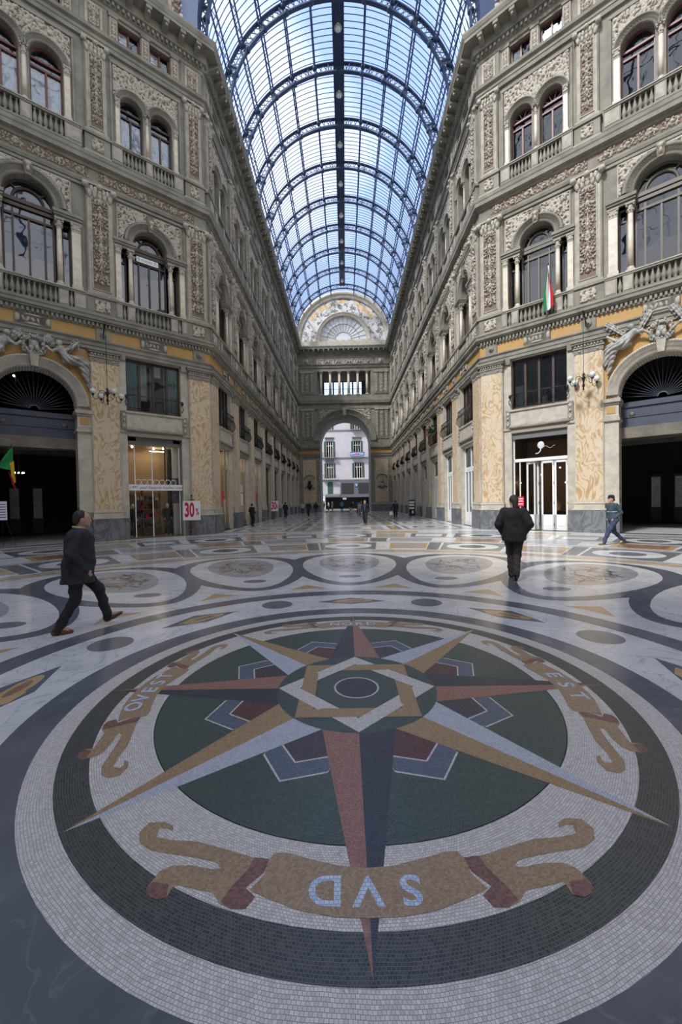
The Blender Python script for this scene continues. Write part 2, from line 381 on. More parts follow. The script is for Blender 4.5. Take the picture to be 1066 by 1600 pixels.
def text_obj(s, size, depth, m, name, parent=None, bold=0.0, shear=0.0, sx=1.0, both=False):
    cu = bpy.data.curves.new('t', 'FONT'); cu.body = s; cu.size = size; cu.extrude = depth; cu.align_x = 'CENTER'; cu.align_y = 'CENTER'
    cu.offset = bold; cu.shear = shear; cu.resolution_u = 4
    to = bpy.data.objects.new('t', cu); me = bpy.data.meshes.new_from_object(to)
    bpy.data.objects.remove(to); bpy.data.curves.remove(cu)
    me.name = name; me.materials.clear(); me.materials.append(MATS[m])
    for v in me.vertices: v.co = (v.co.x*sx, -v.co.z, v.co.y)      # stands upright, facing -y
    o = bpy.data.objects.new(name, me); COL.objects.link(o)
    if parent: o.parent = parent
    return o

# frames of the fronts: x along the wall, y into the wall, z up
FR = {'LD': ((-W, YC), A), 'LA': ((-W, YC), math.pi/2), 'RD': ((W, YC), -A), 'RA': ((W, YC), -math.pi/2), 'FAR': ((0, YF), 0.0)}
SG = {'LD': -1, 'LA': 1, 'RD': 1, 'RA': -1, 'FAR': 1}              # distance from the near corner -> local x
def wp(fr, x, y, z):
    (ox, oy), a = FR[fr]; c, s = math.cos(a), math.sin(a)
    return (ox+x*c-y*s, oy+x*s+y*c, z)
def place(o, fr, x, y, z): o.location = wp(fr, x, y, z); o.rotation_euler = (0, 0, FR[fr][1]); return o
def rectl(x0, x1, z0, z1): return [(x0, z0), (x1, z0), (x1, z1), (x0, z1)]
def archl(cx, r, z0, zs, n=16):
    return [(cx-r, z0), (cx+r, z0)]+[(cx+r*math.cos(math.pi*i/n), zs+r*math.sin(math.pi*i/n)) for i in range(n+1)]

# ------------------------------------------------------------------ carved relief
def stamps_candelabra(w, h, seed):
    rnd = random.Random(seed); st = []
    def S(x, z, a, b, ang, amp): st.append((x, z, a, b, ang, amp))
    S(w/2, h/2, w*.035, h*.5, 0, .5)
    z = h*.06; step = w*1.05
    while z < h-step*.5:
        for sg in (-1, 1):
            cx = w/2+sg*w*.24; r0 = w*.21
            for k in range(11):
                t = k/10; an = -1.9+t*5.6; r = r0*(1-.72*t)
                px = cx+sg*math.cos(an)*r*-1; pz = z+step*.45+math.sin(an)*r
                S(px, pz, w*.038, w*.075, an*sg, .75)
                if k % 2 == 0: S(px+rnd.uniform(-.05, .05)*w, pz+rnd.uniform(-.06, .06)*w, w*.055, w*.03, rnd.uniform(0, 3), .6)
            S(cx, z+step*.45, w*.06, w*.06, 0, .9)
            S(w/2+sg*w*.1, z+step*.95, w*.045, w*.12, sg*.6, .7)
        for q in range(26):
            qx = rnd.uniform(.04, .5)*w; qz = z+rnd.uniform(0, 1)*step; qa = rnd.uniform(0, 3.14); qs = rnd.uniform(.025, .05)*w; ql = qs*rnd.uniform(1.2, 2.6); am = rnd.uniform(.35, .75)
            S(w/2-qx, qz, qs, ql, qa, am); S(w/2+qx, qz, qs, ql, -qa, am)
        S(w/2, z+step*.1, w*.10, w*.13, 0, .9)
        if rnd.random() < .6:
            S(w/2, z+step*.55, w*.12, w*.24, 0, 1.0); S(w/2, z+step*.82, w*.07, w*.08, 0, 1.0)
        z += step
    return st
def stamps_frieze(w, h, seed):
    rnd = random.Random(seed); st = []; n = max(1, round(w/(h*1.6))); p = w/n
    for i in range(n):
        cx = (i+.5)*p; f = 1 if i % 2 else -1
        for k in range(13):
            t = k/12; an = math.pi*(.9-t*2.6); r = h*.42*(1-.75*t)
            S = (cx+math.cos(an)*r*1.25, h/2+f*math.sin(an)*r, h*.07, h*.12, an*f, .85); st.append(S)
        st.append((cx, h/2, h*.13, h*.13, 0, 1))
        for k in range(22): st.append((cx+rnd.uniform(-.5, .5)*p, h*rnd.uniform(.06, .94), h*rnd.uniform(.04, .08), h*rnd.uniform(.08, .15), rnd.uniform(0, 3), rnd.uniform(.5, .9)))
    return st
def stamps_random(w, h, seed, dens=1.0, s=.13):
    rnd = random.Random(seed); st = []
    n = int(w*h/(s*s)*4.2*dens)
    for i in range(n):
        st.append((rnd.uniform(0, w), rnd.uniform(0, h), s*rnd.uniform(.18, .3), s*rnd.uniform(.35, .7), rnd.uniform(0, 3.14), rnd.uniform(.6, 1)))
    return st
def relief_grid(mb, x0, z0, w, h, y, depth, st, m, res=.022, mask=None):
    """a carved panel: displaced grid, height stored per point"""
    nx = max(3, int(w/res)); nz_ = max(3, int(h/res))
    X, Z = np.meshgrid(np.linspace(0, w, nx+1), np.linspace(0, h, nz_+1), indexing='ij')
    Hh = np.zeros_like(X)
    for (sx_, sz_, a, b, ang, amp) in st:
        rr = max(a, b)*1.1
        i0 = max(0, int((sx_-rr)/w*nx)); i1 = min(nx+1, int((sx_+rr)/w*nx)+2); j0 = max(0, int((sz_-rr)/h*nz_)); j1 = min(nz_+1, int((sz_+rr)/h*nz_)+2)
        if i1 <= i0 or j1 <= j0: continue
        dx = X[i0:i1, j0:j1]-sx_; dz = Z[i0:i1, j0:j1]-sz_
        u = dx*math.cos(ang)+dz*math.sin(ang); v = -dx*math.sin(ang)+dz*math.cos(ang)
        q = 1-(u/a)**2-(v/b)**2
        Hh[i0:i1, j0:j1] = np.maximum(Hh[i0:i1, j0:j1], amp*np.sqrt(np.clip(q, 0, 1)))
    Hh[0, :] = Hh[-1, :] = 0; Hh[:, 0] = Hh[:, -1] = 0
    vs = [(x0+X[i, j], y-depth*Hh[i, j], z0+Z[i, j]) for i in range(nx+1) for j in range(nz_+1)]
    k = nz_+1; fs = []
    for i in range(nx):
        for j in range(nz_):
            if mask is not None and not mask(x0+(i+.5)*w/nx, z0+(j+.5)*h/nz_): continue
            fs.append((i*k+j, (i+1)*k+j, (i+1)*k+j+1, i*k+j+1))
    mb.add(vs, fs, m, True, hs=list(Hh.ravel()))

# ------------------------------------------------------------------ smooth solids from distance fields
def surfnet(f, lo, hi, h):
    lo = np.array(lo, float); n = np.ceil((np.array(hi)-lo)/h).astype(int)+1
    ax = [lo[i]+h*np.arange(n[i]) for i in range(3)]
    X, Y, Z = np.meshgrid(*ax, indexing='ij')
    D = f(X, Y, Z).astype(np.float32); S = D < 0
    c = np.zeros((n[0]-1, n[1]-1, n[2]-1, 3), np.float32); cnt = np.zeros(c.shape[:3], np.float32)
    def sl(a, o): return a[o[0]:n[0]-1+o[0], o[1]:n[1]-1+o[1], o[2]:n[2]-1+o[2]]
    cor = [(i, j, k) for i in (0, 1) for j in (0, 1) for k in (0, 1)]
    for a in cor:
        for ax_ in range(3):
            if a[ax_]: continue
            b = list(a); b[ax_] = 1
            da, db = sl(D, a), sl(D, b); m = sl(S, a) != sl(S, b)
            t = np.where(m, da/np.where(m, da-db, 1), 0)
            for q in range(3):
                c[..., q] += np.where(m, a[q]+(t if q == ax_ else 0), 0)
            cnt += m
    idx = -np.ones(cnt.shape, int); act = cnt > 0; idx[act] = np.arange(act.sum())
    P = c[act]/cnt[act][:, None]; I = np.argwhere(act); V = lo+(I+P)*h
    F = []
    for ax_ in range(3):
        o1, o2 = [(1, 2), (2, 0), (0, 1)][ax_]
        sA = [slice(1, None)]*3
        a = [slice(None)]*3; b = [slice(None)]*3
        a[ax_] = slice(0, n[ax_]-1); b[ax_] = slice(1, n[ax_])
        m = S[tuple(a)] != S[tuple(b)]
        E_ = np.argwhere(m)
        ok = (E_[:, o1] > 0) & (E_[:, o2] > 0) & (E_[:, o1] < n[o1]-1) & (E_[:, o2] < n[o2]-1)
        E_ = E_[ok]
        inside = S[tuple(a)][tuple(E_.T)]
        q = []
        for d1, d2 in ((-1, -1), (0, -1), (0, 0), (-1, 0)):
            e_ = E_.copy(); e_[:, o1] += d1; e_[:, o2] += d2; q.append(idx[tuple(e_.T)])
        q = np.stack(q, 1)
        q[~inside] = q[~inside][:, ::-1]
        F.append(q)
    return V, np.concatenate(F)
def cap(a, b, ra, rb, sc=(1, 1, 1)):
    a = np.array(a, float)/sc; b = np.array(b, float)/sc; d = b-a; L = max((d*d).sum(), 1e-9); s0 = min(sc)
    def f(X, Y, Z):
        x, y, z = X/sc[0]-a[0], Y/sc[1]-a[1], Z/sc[2]-a[2]
        t = np.clip((x*d[0]+y*d[1]+z*d[2])/L, 0, 1)
        return (np.sqrt((x-t*d[0])**2+(y-t*d[1])**2+(z-t*d[2])**2)-(ra+(rb-ra)*t))*s0
    return f
def ell(c, r):
    def f(X, Y, Z):
        return (np.sqrt(((X-c[0])/r[0])**2+((Y-c[1])/r[1])**2+((Z-c[2])/r[2])**2)-1)*min(r)
    return f
def smin(fs, k):
    def f(X, Y, Z):
        d = fs[0](X, Y, Z)
        for g in fs[1:]:
            e = g(X, Y, Z); hh = np.clip(.5+.5*(e-d)/k, 0, 1); d = e*(1-hh)+d*hh-k*hh*(1-hh)
        return d
    return f
def clipz(f, z0, z1=99):
    return lambda X, Y, Z: np.maximum(np.maximum(f(X, Y, Z), z0-Z), Z-z1)
def sdf_obj(f, lo, hi, h, m, name, parent=None, **k):
    V, F = surfnet(f, lo, hi, h)
    me = bpy.data.meshes.new(name); me.from_pydata(V.tolist(), [], F.tolist()); me.materials.append(MATS[m])
    me.polygons.foreach_set('use_smooth', [True]*len(me.polygons)); me.update()
    o = bpy.data.objects.new(name, me); COL.objects.link(o)
    if parent: o.parent = parent
    if k: tag(o, **k)
    return o
ORD = ['first', 'second', 'third', 'fourth', 'fifth', 'sixth', 'seventh', 'eighth', 'ninth', 'tenth', 'eleventh']
# ================================================================== FLOOR
CC = (-0.007, 3.56)
FL_LAYER = 0.0005
class Floor:
    def __init__(s): s.v = []; s.f = []; s.m = []; s.uv = []; s.mats = []
    def poly(s, pts, lay, m, uv=None):
        if m not in s.mats: s.mats.append(m)
        mi = s.mats.index(m); z = lay*FL_LAYER
        P = [Vector((x, y, 0)) for x, y in pts]
        for t in tessellate_polygon([P]):
            a, b, c = t
            if (P[b]-P[a]).cross(P[c]-P[a]).z < 0: b, c = c, b
            k = len(s.v); s.v += [(P[i].x, P[i].y, z) for i in (a, b, c)]; s.f.append((k, k+1, k+2)); s.m.append(mi)
            s.uv += [(uv(P[i].x, P[i].y) if uv else (P[i].x, P[i].y)) for i in (a, b, c)]
    def ringseg(s, r0, r1, t0, t1, lay, m, n=None):
        if m not in s.mats: s.mats.append(m)
        mi = s.mats.index(m); z = lay*FL_LAYER; n = n or max(2, int(abs(t1-t0)/R(3)))
        rm = (r0+r1)/2
        for i in range(n):
            a = t0+(t1-t0)*i/n; b = t0+(t1-t0)*(i+1)/n; k = len(s.v)
            for t, r in ((a, r0), (b, r0), (b, r1), (a, r1)):
                s.v.append((CC[0]+r*math.sin(t), CC[1]+r*math.cos(t), z)); s.uv.append((t*rm, r))
            s.f.append((k, k+3, k+2, k+1)); s.m.append(mi)
            u = s.uv[-4:]; s.uv[-4:] = [u[0], u[3], u[2], u[1]]
fl = Floor(); TAU = 2*math.pi
def P(r, th, c=CC):
    return (c[0]+r*math.sin(th), c[1]+r*math.cos(th))
def polar_uv(x, y):
    dx, dy = x-CC[0], y-CC[1]; r = math.hypot(dx, dy); return (math.atan2(dx, dy)*1.2, r)
def uv_dir(th):
    return lambda x, y: ((x-CC[0])*math.cos(th)-(y-CC[1])*math.sin(th), (x-CC[0])*math.sin(th)+(y-CC[1])*math.cos(th))
# ground
fl.poly([(-45, -32), (45, -32), (45, 71.2), (-45, 71.2)], 0, 'floor_white')
# compass rose
fl.ringseg(2.385, 2.665, 0, TAU, 3, 'floor_grey', 120)
fl.ringseg(2.22, 2.385, 0, TAU, 3, 'tess_white', 120)
fl.ringseg(2.04, 2.22, 0, TAU, 3, 'tess_dark', 120)
fl.ringseg(1.65, 2.04, 0, TAU, 3, 'tess_white', 120)
fl.ringseg(0.60, 1.655, 0, TAU, 3, 'tess_green', 120)
fl.ringseg(0.0, 0.708, 0, TAU, 6, 'tess_green', 90)
for k in range(8):
    th = k*TAU/8
    for sg in (-1, 1):
        v = th+TAU/16
        if sg < 0: continue
        fillm = 'tess_red' if k % 2 else 'tess_purple'
        if k % 2 == 0: fillm = 'tess_purple' if k % 4 == 0 else 'tess_purple'
        lay = 4
        def chev(rv, rs, w=R(12)): return [P(.6, v-R(22)), P(rs, v-w), P(rv, v), P(rs, v+w), P(.6, v+R(22))]
        ud = uv_dir(v)
        fl.poly(chev(1.30, 1.145), 3.4, 'tess_white', ud); fl.poly(chev(1.285, 1.13), 3.7, 'tess_blue', ud)
        fl.poly(chev(1.115, .985), 4.0, 'tess_white', ud); fl.poly(chev(1.10, .97), 4.3, fillm, ud)
for k in list(range(1, 8, 2))+list(range(0, 8, 2)):
    th = k*TAU/8; ud = uv_dir(th)
    a, b = ('tess_tan', 'tess_pale') if k % 2 else ('tess_pink', 'tess_navy')
    tip = P(2.205, th); q = .70
    mid = P(q, th)
    for sg, m in ((1, a), (-1, b)):
        base = P(.71, th+sg*R(22.3))
        fl.poly([P(.5, th), base, tip], 5, m, ud)
# interlaced squares of the hub
def frame_side(k, rot, out=.495, inn=.362):
    """band k of a square whose corners sit at rot+45deg"""
    n = rot+k*math.pi/2
    def q(d, s): return (CC[0]+d*math.sin(n)+s*math.cos(n), CC[1]+d*math.cos(n)-s*math.sin(n))
    return [q(out, -out), q(out, out), q(inn, inn), q(inn, -inn)], q
for k in range(4):
    n = k*math.pi/2; pg, q = frame_side(k, 0); fl.poly(pg, 8, 'tess_tan', uv_dir(n))
for k in range(4):
    n = math.pi/4+k*math.pi/2; pg, q = frame_side(k, math.pi/4); fl.poly(pg, 9, 'tess_white', uv_dir(n))
for k in range(4):       # every second crossing the tan band runs on top
    n = k*math.pi/2; pg, q = frame_side(k, 0)
    fl.poly([q(.495, .02), q(.495, .40), q(.362, .30), q(.362, -.04+.12)], 10, 'tess_tan', uv_dir(n))
fl.ringseg(.185, .203, 0, TAU, 10, 'tess_white', 48); fl.ringseg(0, .186, 0, TAU, 10, 'tess_navy', 48)
# ribbon banners
def banner(th0):
    def px(r, w):      # w = sideways, r = outward, seen from outside
        n = th0; return (CC[0]+r*math.sin(n)+w*math.cos(n), CC[1]+r*math.cos(n)-w*math.sin(n))
    ud = uv_dir(th0)
    # half outline measured on the southern ribbon: (sideways, outward)
    for sg in (-1, 1):
        tail = BT; fl.poly([px(r, sg*w) for w, r in tail], 6, 'tess_banner', ud)
        fl.poly([px(r, sg*w) for w, r in BF], 6.5, 'tess_fold', ud)
        fl.poly([px(r, sg*w) for w, r in BC], 7, 'tess_fold', ud)
    body = [px(r, w) for w, r in BB]+[px(r, -w) for w, r in BB[::-1]]
    fl.poly(body, 7, 'tess_banner', ud)
BB = [(0, 1.77), (-.12, 1.76), (-.27, 1.72), (-.37, 1.69), (-.435, 1.685), (-.46, 1.73), (-.465, 1.80), (-.515, 1.87), (-.42, 1.91), (-.28, 1.96), (-.14, 1.985), (0, 1.99)]
BT = [(.463, 1.73), (.573, 1.70), (.693, 1.66), (.833, 1.62), (.963, 1.61), (1.053, 1.59), (1.063, 1.54), (1.03, 1.535), (.985, 1.555), (1.0, 1.52), (1.053, 1.495), (1.133, 1.50), (1.158, 1.56), (1.123, 1.625), (1.043, 1.67), (.923, 1.69), (.803, 1.71), (.703, 1.735), (.673, 1.765), (.713, 1.77), (.813, 1.75), (.903, 1.75), (.950, 1.78), (.968, 1.85), (.953, 1.89), (.903, 1.91), (.863, 1.90), (.853, 1.84), (.773, 1.86), (.673, 1.88), (.623, 1.93), (.573, 1.95), (.513, 1.95), (.483, 1.90), (.533, 1.86)]
BF = [(.45, 1.72), (.53, 1.71), (.545, 1.77), (.60, 1.86), (.625, 1.92), (.573, 1.95), (.513, 1.95), (.483, 1.90), (.535, 1.86), (.47, 1.79)]
BC = [(.88, 1.84), (.955, 1.83), (.968, 1.86), (.953, 1.89), (.903, 1.91), (.863, 1.90)]
for th in (0, math.pi/2, math.pi, -math.pi/2): banner(th)

# field round the rose
for k in range(16):
    th = k*TAU/16
    if k % 2:
        c = P(3.2, th); fl.poly([(c[0]+.25*math.cos(t*TAU/28), c[1]+.25*math.sin(t*TAU/28)) for t in range(28)], 2, 'floor_midgrey')
    else:
        def dp(w, r): return (CC[0]+r*math.sin(th)+w*math.cos(th), CC[1]+r*math.cos(th)-w*math.sin(th))
        fl.poly([dp(-.58, 3.10), dp(0, 2.93), dp(.58, 3.10), dp(0, 3.36)], 2, 'floor_grey')
        fl.poly([dp(-.34, 3.12), dp(-.2, 3.0), dp(0, 3.0), dp(.1, 3.2), dp(-.1, 3.25)], 3, 'floor_ochre')
        fl.poly([dp(.30*math.cos(t*TAU/20)+.06, 3.13+.10*math.sin(t*TAU/20)) for t in range(20)], 4, 'floor_ochre')
        fl.poly([dp(.17*math.cos(t*TAU/20)+.06, 3.13+.05*math.sin(t*TAU/20)) for t in range(20)], 5, 'floor_brown')
fl.ringseg(3.59, 3.91, 0, TAU, 2, 'floor_grey', 140)
# sixteen egg-shaped medallions
def egg(rc, a, ph, th, n=44):
    out = []
    for i in range(n):
        t = i*TAU/n; r = rc+a*math.cos(t); out.append(P(r, th+ph*math.sin(t)))
    return out
rnd = random.Random(5)
for k in range(16):
    th = k*TAU/16
    fl.poly(egg(6.88, 2.51, R(13.3), th), 2+(k % 2)*.5, 'floor_grey')
for k in range(16):
    th = k*TAU/16
    fl.poly(egg(6.88, 2.24, R(10.1), th), 3, 'floor_white')
    fl.poly(egg(7.35, 1.5, R(6.4), th), 4, 'floor_lightgrey')
    c = P(5.35, th); fl.poly([(c[0]+.25*math.cos(t*TAU/24), c[1]+.17*math.sin(t*TAU/24)) for t in range(24)], 4, 'floor_midgrey')
    # zodiac picture: broken strokes of brown, black and ochre inlay inside the egg
    for j in range(70):
        an = rnd.uniform(0, TAU); rr = rnd.uniform(.35, 1)
        r0 = 7.4+1.05*rr*math.cos(an); t0 = th+R(4.6)*rr*math.sin(an)
        L = rnd.uniform(.08, .28); wd = rnd.uniform(.02, .055); d = rnd.uniform(0, math.pi)
        c = P(r0, t0); m = rnd.choice(['floor_brown', 'floor_black', 'floor_brown', 'floor_black', 'floor_brown', 'floor_midgrey'])
        q = [(c[0]+L*math.cos(d)*a_+wd*math.sin(d)*b_*(1-.5*abs(a_)), c[1]+L*math.sin(d)*a_-wd*math.cos(d)*b_*(1-.5*abs(a_))) for a_, b_ in ((-1, 0), (-.5, 1), (.3, .8), (1, .2), (.6, -.7), (-.4, -1))]
        fl.poly(q, 5+j*.02, m)
    th2 = th+TAU/32
    fl.poly([P(4.18, th2-R(5)), P(4.58, th2), P(4.18, th2+R(5)), P(4.23, th2)], 3, 'floor_ochre')
fl.ringseg(9.52, 9.60, 0, TAU, 1, 'floor_lightgrey', 140)
fl.ringseg(9.66, 9.95, 0, TAU, 1, 'floor_ochre', 140)
fl.ringseg(10.05, 10.15, 0, TAU, 1, 'floor_grey', 140)
def disc(c, a, lay, m, b=None, n=36):
    b = b or a; fl.poly([(c[0]+a*math.cos(t*TAU/n), c[1]+b*math.sin(t*TAU/n)) for t in range(n)], lay, m)
# outer bands: discs in grey squares, white and ochre slabs between them
def sect(r0, r1, t0, t1, lay, m): fl.ringseg(r0, r1, R(t0), R(t1), lay, m, 4)
for k in range(16):
    d = k*22.5
    sect(10.3, 12.6, d-5.2, d+5.2, 2, 'floor_midgrey')
    disc(P(11.45, R(d)), .88, 3, 'floor_white'); disc(P(11.45, R(d)), .45, 4, 'floor_green' if k % 2 else 'floor_midgrey')
    sect(10.3, 12.6, d+5.6, d+7.6, 2, 'floor_white'); sect(10.6, 12.3, d+7.8, d+14.6, 2, 'floor_ochre'); sect(10.9, 12.0, d+8.6, d+13.8, 3, 'floor_lightgrey')
    sect(10.3, 12.6, d+14.8, d+16.9, 2, 'floor_midgrey')
    sect(12.75, 12.85, d, d+22.5, 2, 'floor_grey')
    sect(13.0, 14.5, d-3.6, d+3.6, 2, 'floor_ochre'); sect(13.25, 14.25, d-2.8, d+2.8, 3, 'floor_brown'); sect(13.0, 14.5, d+4, d+7, 2, 'floor_midgrey')
    sect(13.0, 14.5, d-7, d-4, 2, 'floor_white'); sect(13.1, 14.4, d+7.6, d+14.9, 2, 'floor_lightgrey')
    sect(14.65, 14.8, d, d+22.5, 2, 'floor_grey')
    sect(14.9, 17.0, d-4.2, d+4.2, 2, 'floor_grey'); disc(P(15.95, R(d)), .92, 3, 'floor_white'); disc(P(15.95, R(d)), .5, 4, 'floor_green' if k % 2 else 'floor_midgrey')
    sect(15.0, 16.9, d+5, d+10, 2, 'floor_ochre'); sect(15.3, 16.6, d+5.6, d+9.4, 3, 'floor_lightgrey'); sect(15.0, 16.9, d+11, d+17, 2, 'floor_midgrey')
    sect(15.3, 16.6, d+11.8, d+16.2, 3, 'floor_white')
    sect(17.1, 17.25, d, d+22.5, 2, 'floor_grey'); sect(17.5, 18.6, d-4, d+4, 2, 'floor_lightgrey'); sect(17.5, 18.6, d+5, d+12, 2, 'floor_ochre')
def frect(x0, x1, y0, y1, lay, m): fl.poly([(x0, y0), (x1, y0), (x1, y1), (x0, y1)], lay, m)
y = 22.6
while y < 70:
    frect(-7.3, 7.3, y, y+.14, 2, 'floor_grey'); frect(-7.3, 7.3, y+.3, y+.55, 2, 'floor_lightgrey')
    for sx_ in (-1, 1):
        x = sx_*5.2
        frect(x-1.7, x+1.7, y+.8, y+3.9, 2, 'floor_midgrey'); frect(x-1.45, x+1.45, y+1.0, y+3.7, 3, 'floor_white'); disc((x, y+2.35), 1.15, 4, 'floor_grey'); disc((x, y+2.35), .85, 5, 'floor_white'); disc((x, y+2.35), .4, 6, 'floor_green')
        frect(sx_*2.9-.35, sx_*2.9+.35, y+.8, y+3.9, 2, 'floor_grey'); frect(sx_*2.9-.2, sx_*2.9+.2, y+1.2, y+3.5, 3, 'floor_ochre')
    frect(-2.2, 2.2, y+.8, y+3.9, 2, 'floor_lightgrey'); frect(-1.7, 1.7, y+1.15, y+3.55, 3, 'floor_ochre'); frect(-1.45, 1.45, y+1.3, y+3.4, 4, 'floor_white'); disc((0, y+2.35), .95, 5, 'floor_grey', 1.0); disc((0, y+2.35), .55, 6, 'floor_midgrey')
    y += 4.5
# inlaid letters of the four winds
def wind(word, th, rc, size, spread):
    n = len(word)
    for i, ch in enumerate(word):
        cu = bpy.data.curves.new('t', 'FONT'); cu.body = ch; cu.size = size; cu.align_x = 'CENTER'; cu.align_y = 'CENTER'; cu.offset = .004; cu.resolution_u = 4
        to = bpy.data.objects.new('t', cu); me = bpy.data.meshes.new_from_object(to); bpy.data.objects.remove(to); bpy.data.curves.remove(cu)
        w0 = (i-(n-1)/2)*spread
        for p in me.polygons:
            pts = []
            for vi in p.vertices:
                c = me.vertices[vi].co; w = c.x*1.1+w0; r = rc+c.y-.03*abs(w)
                pts.append((CC[0]+r*math.sin(th)+w*math.cos(th), CC[1]+r*math.cos(th)-w*math.sin(th)))
            fl.poly(pts, 9, 'tess_letter', uv_dir(th))
        bpy.data.meshes.remove(me)
tess('tess_letter', (.42, .50, .62), (.62, .68, .74), (.16, .24, .45), size=.018)
wind('NORD', 0, 1.865, .17, .165); wind('EST', math.pi/2, 1.87, .185, .20); wind('SVD', math.pi, 1.872, .19, .185); wind('OVEST', -math.pi/2, 1.87, .18, .145)
me = bpy.data.meshes.new('floor'); me.from_pydata(fl.v, [], fl.f)
for n in fl.mats: me.materials.append(MATS[n])
me.polygons.foreach_set('material_index', fl.m)
uvl = me.uv_layers.new(name='UVMap'); uvl.data.foreach_set('uv', [c for u in fl.uv for c in u])
me.update(); floor = bpy.data.objects.new('floor', me); COL.objects.link(floor)
tag(floor, 'polished inlaid marble floor with the round mosaic compass rose', 'floor', kind='structure')

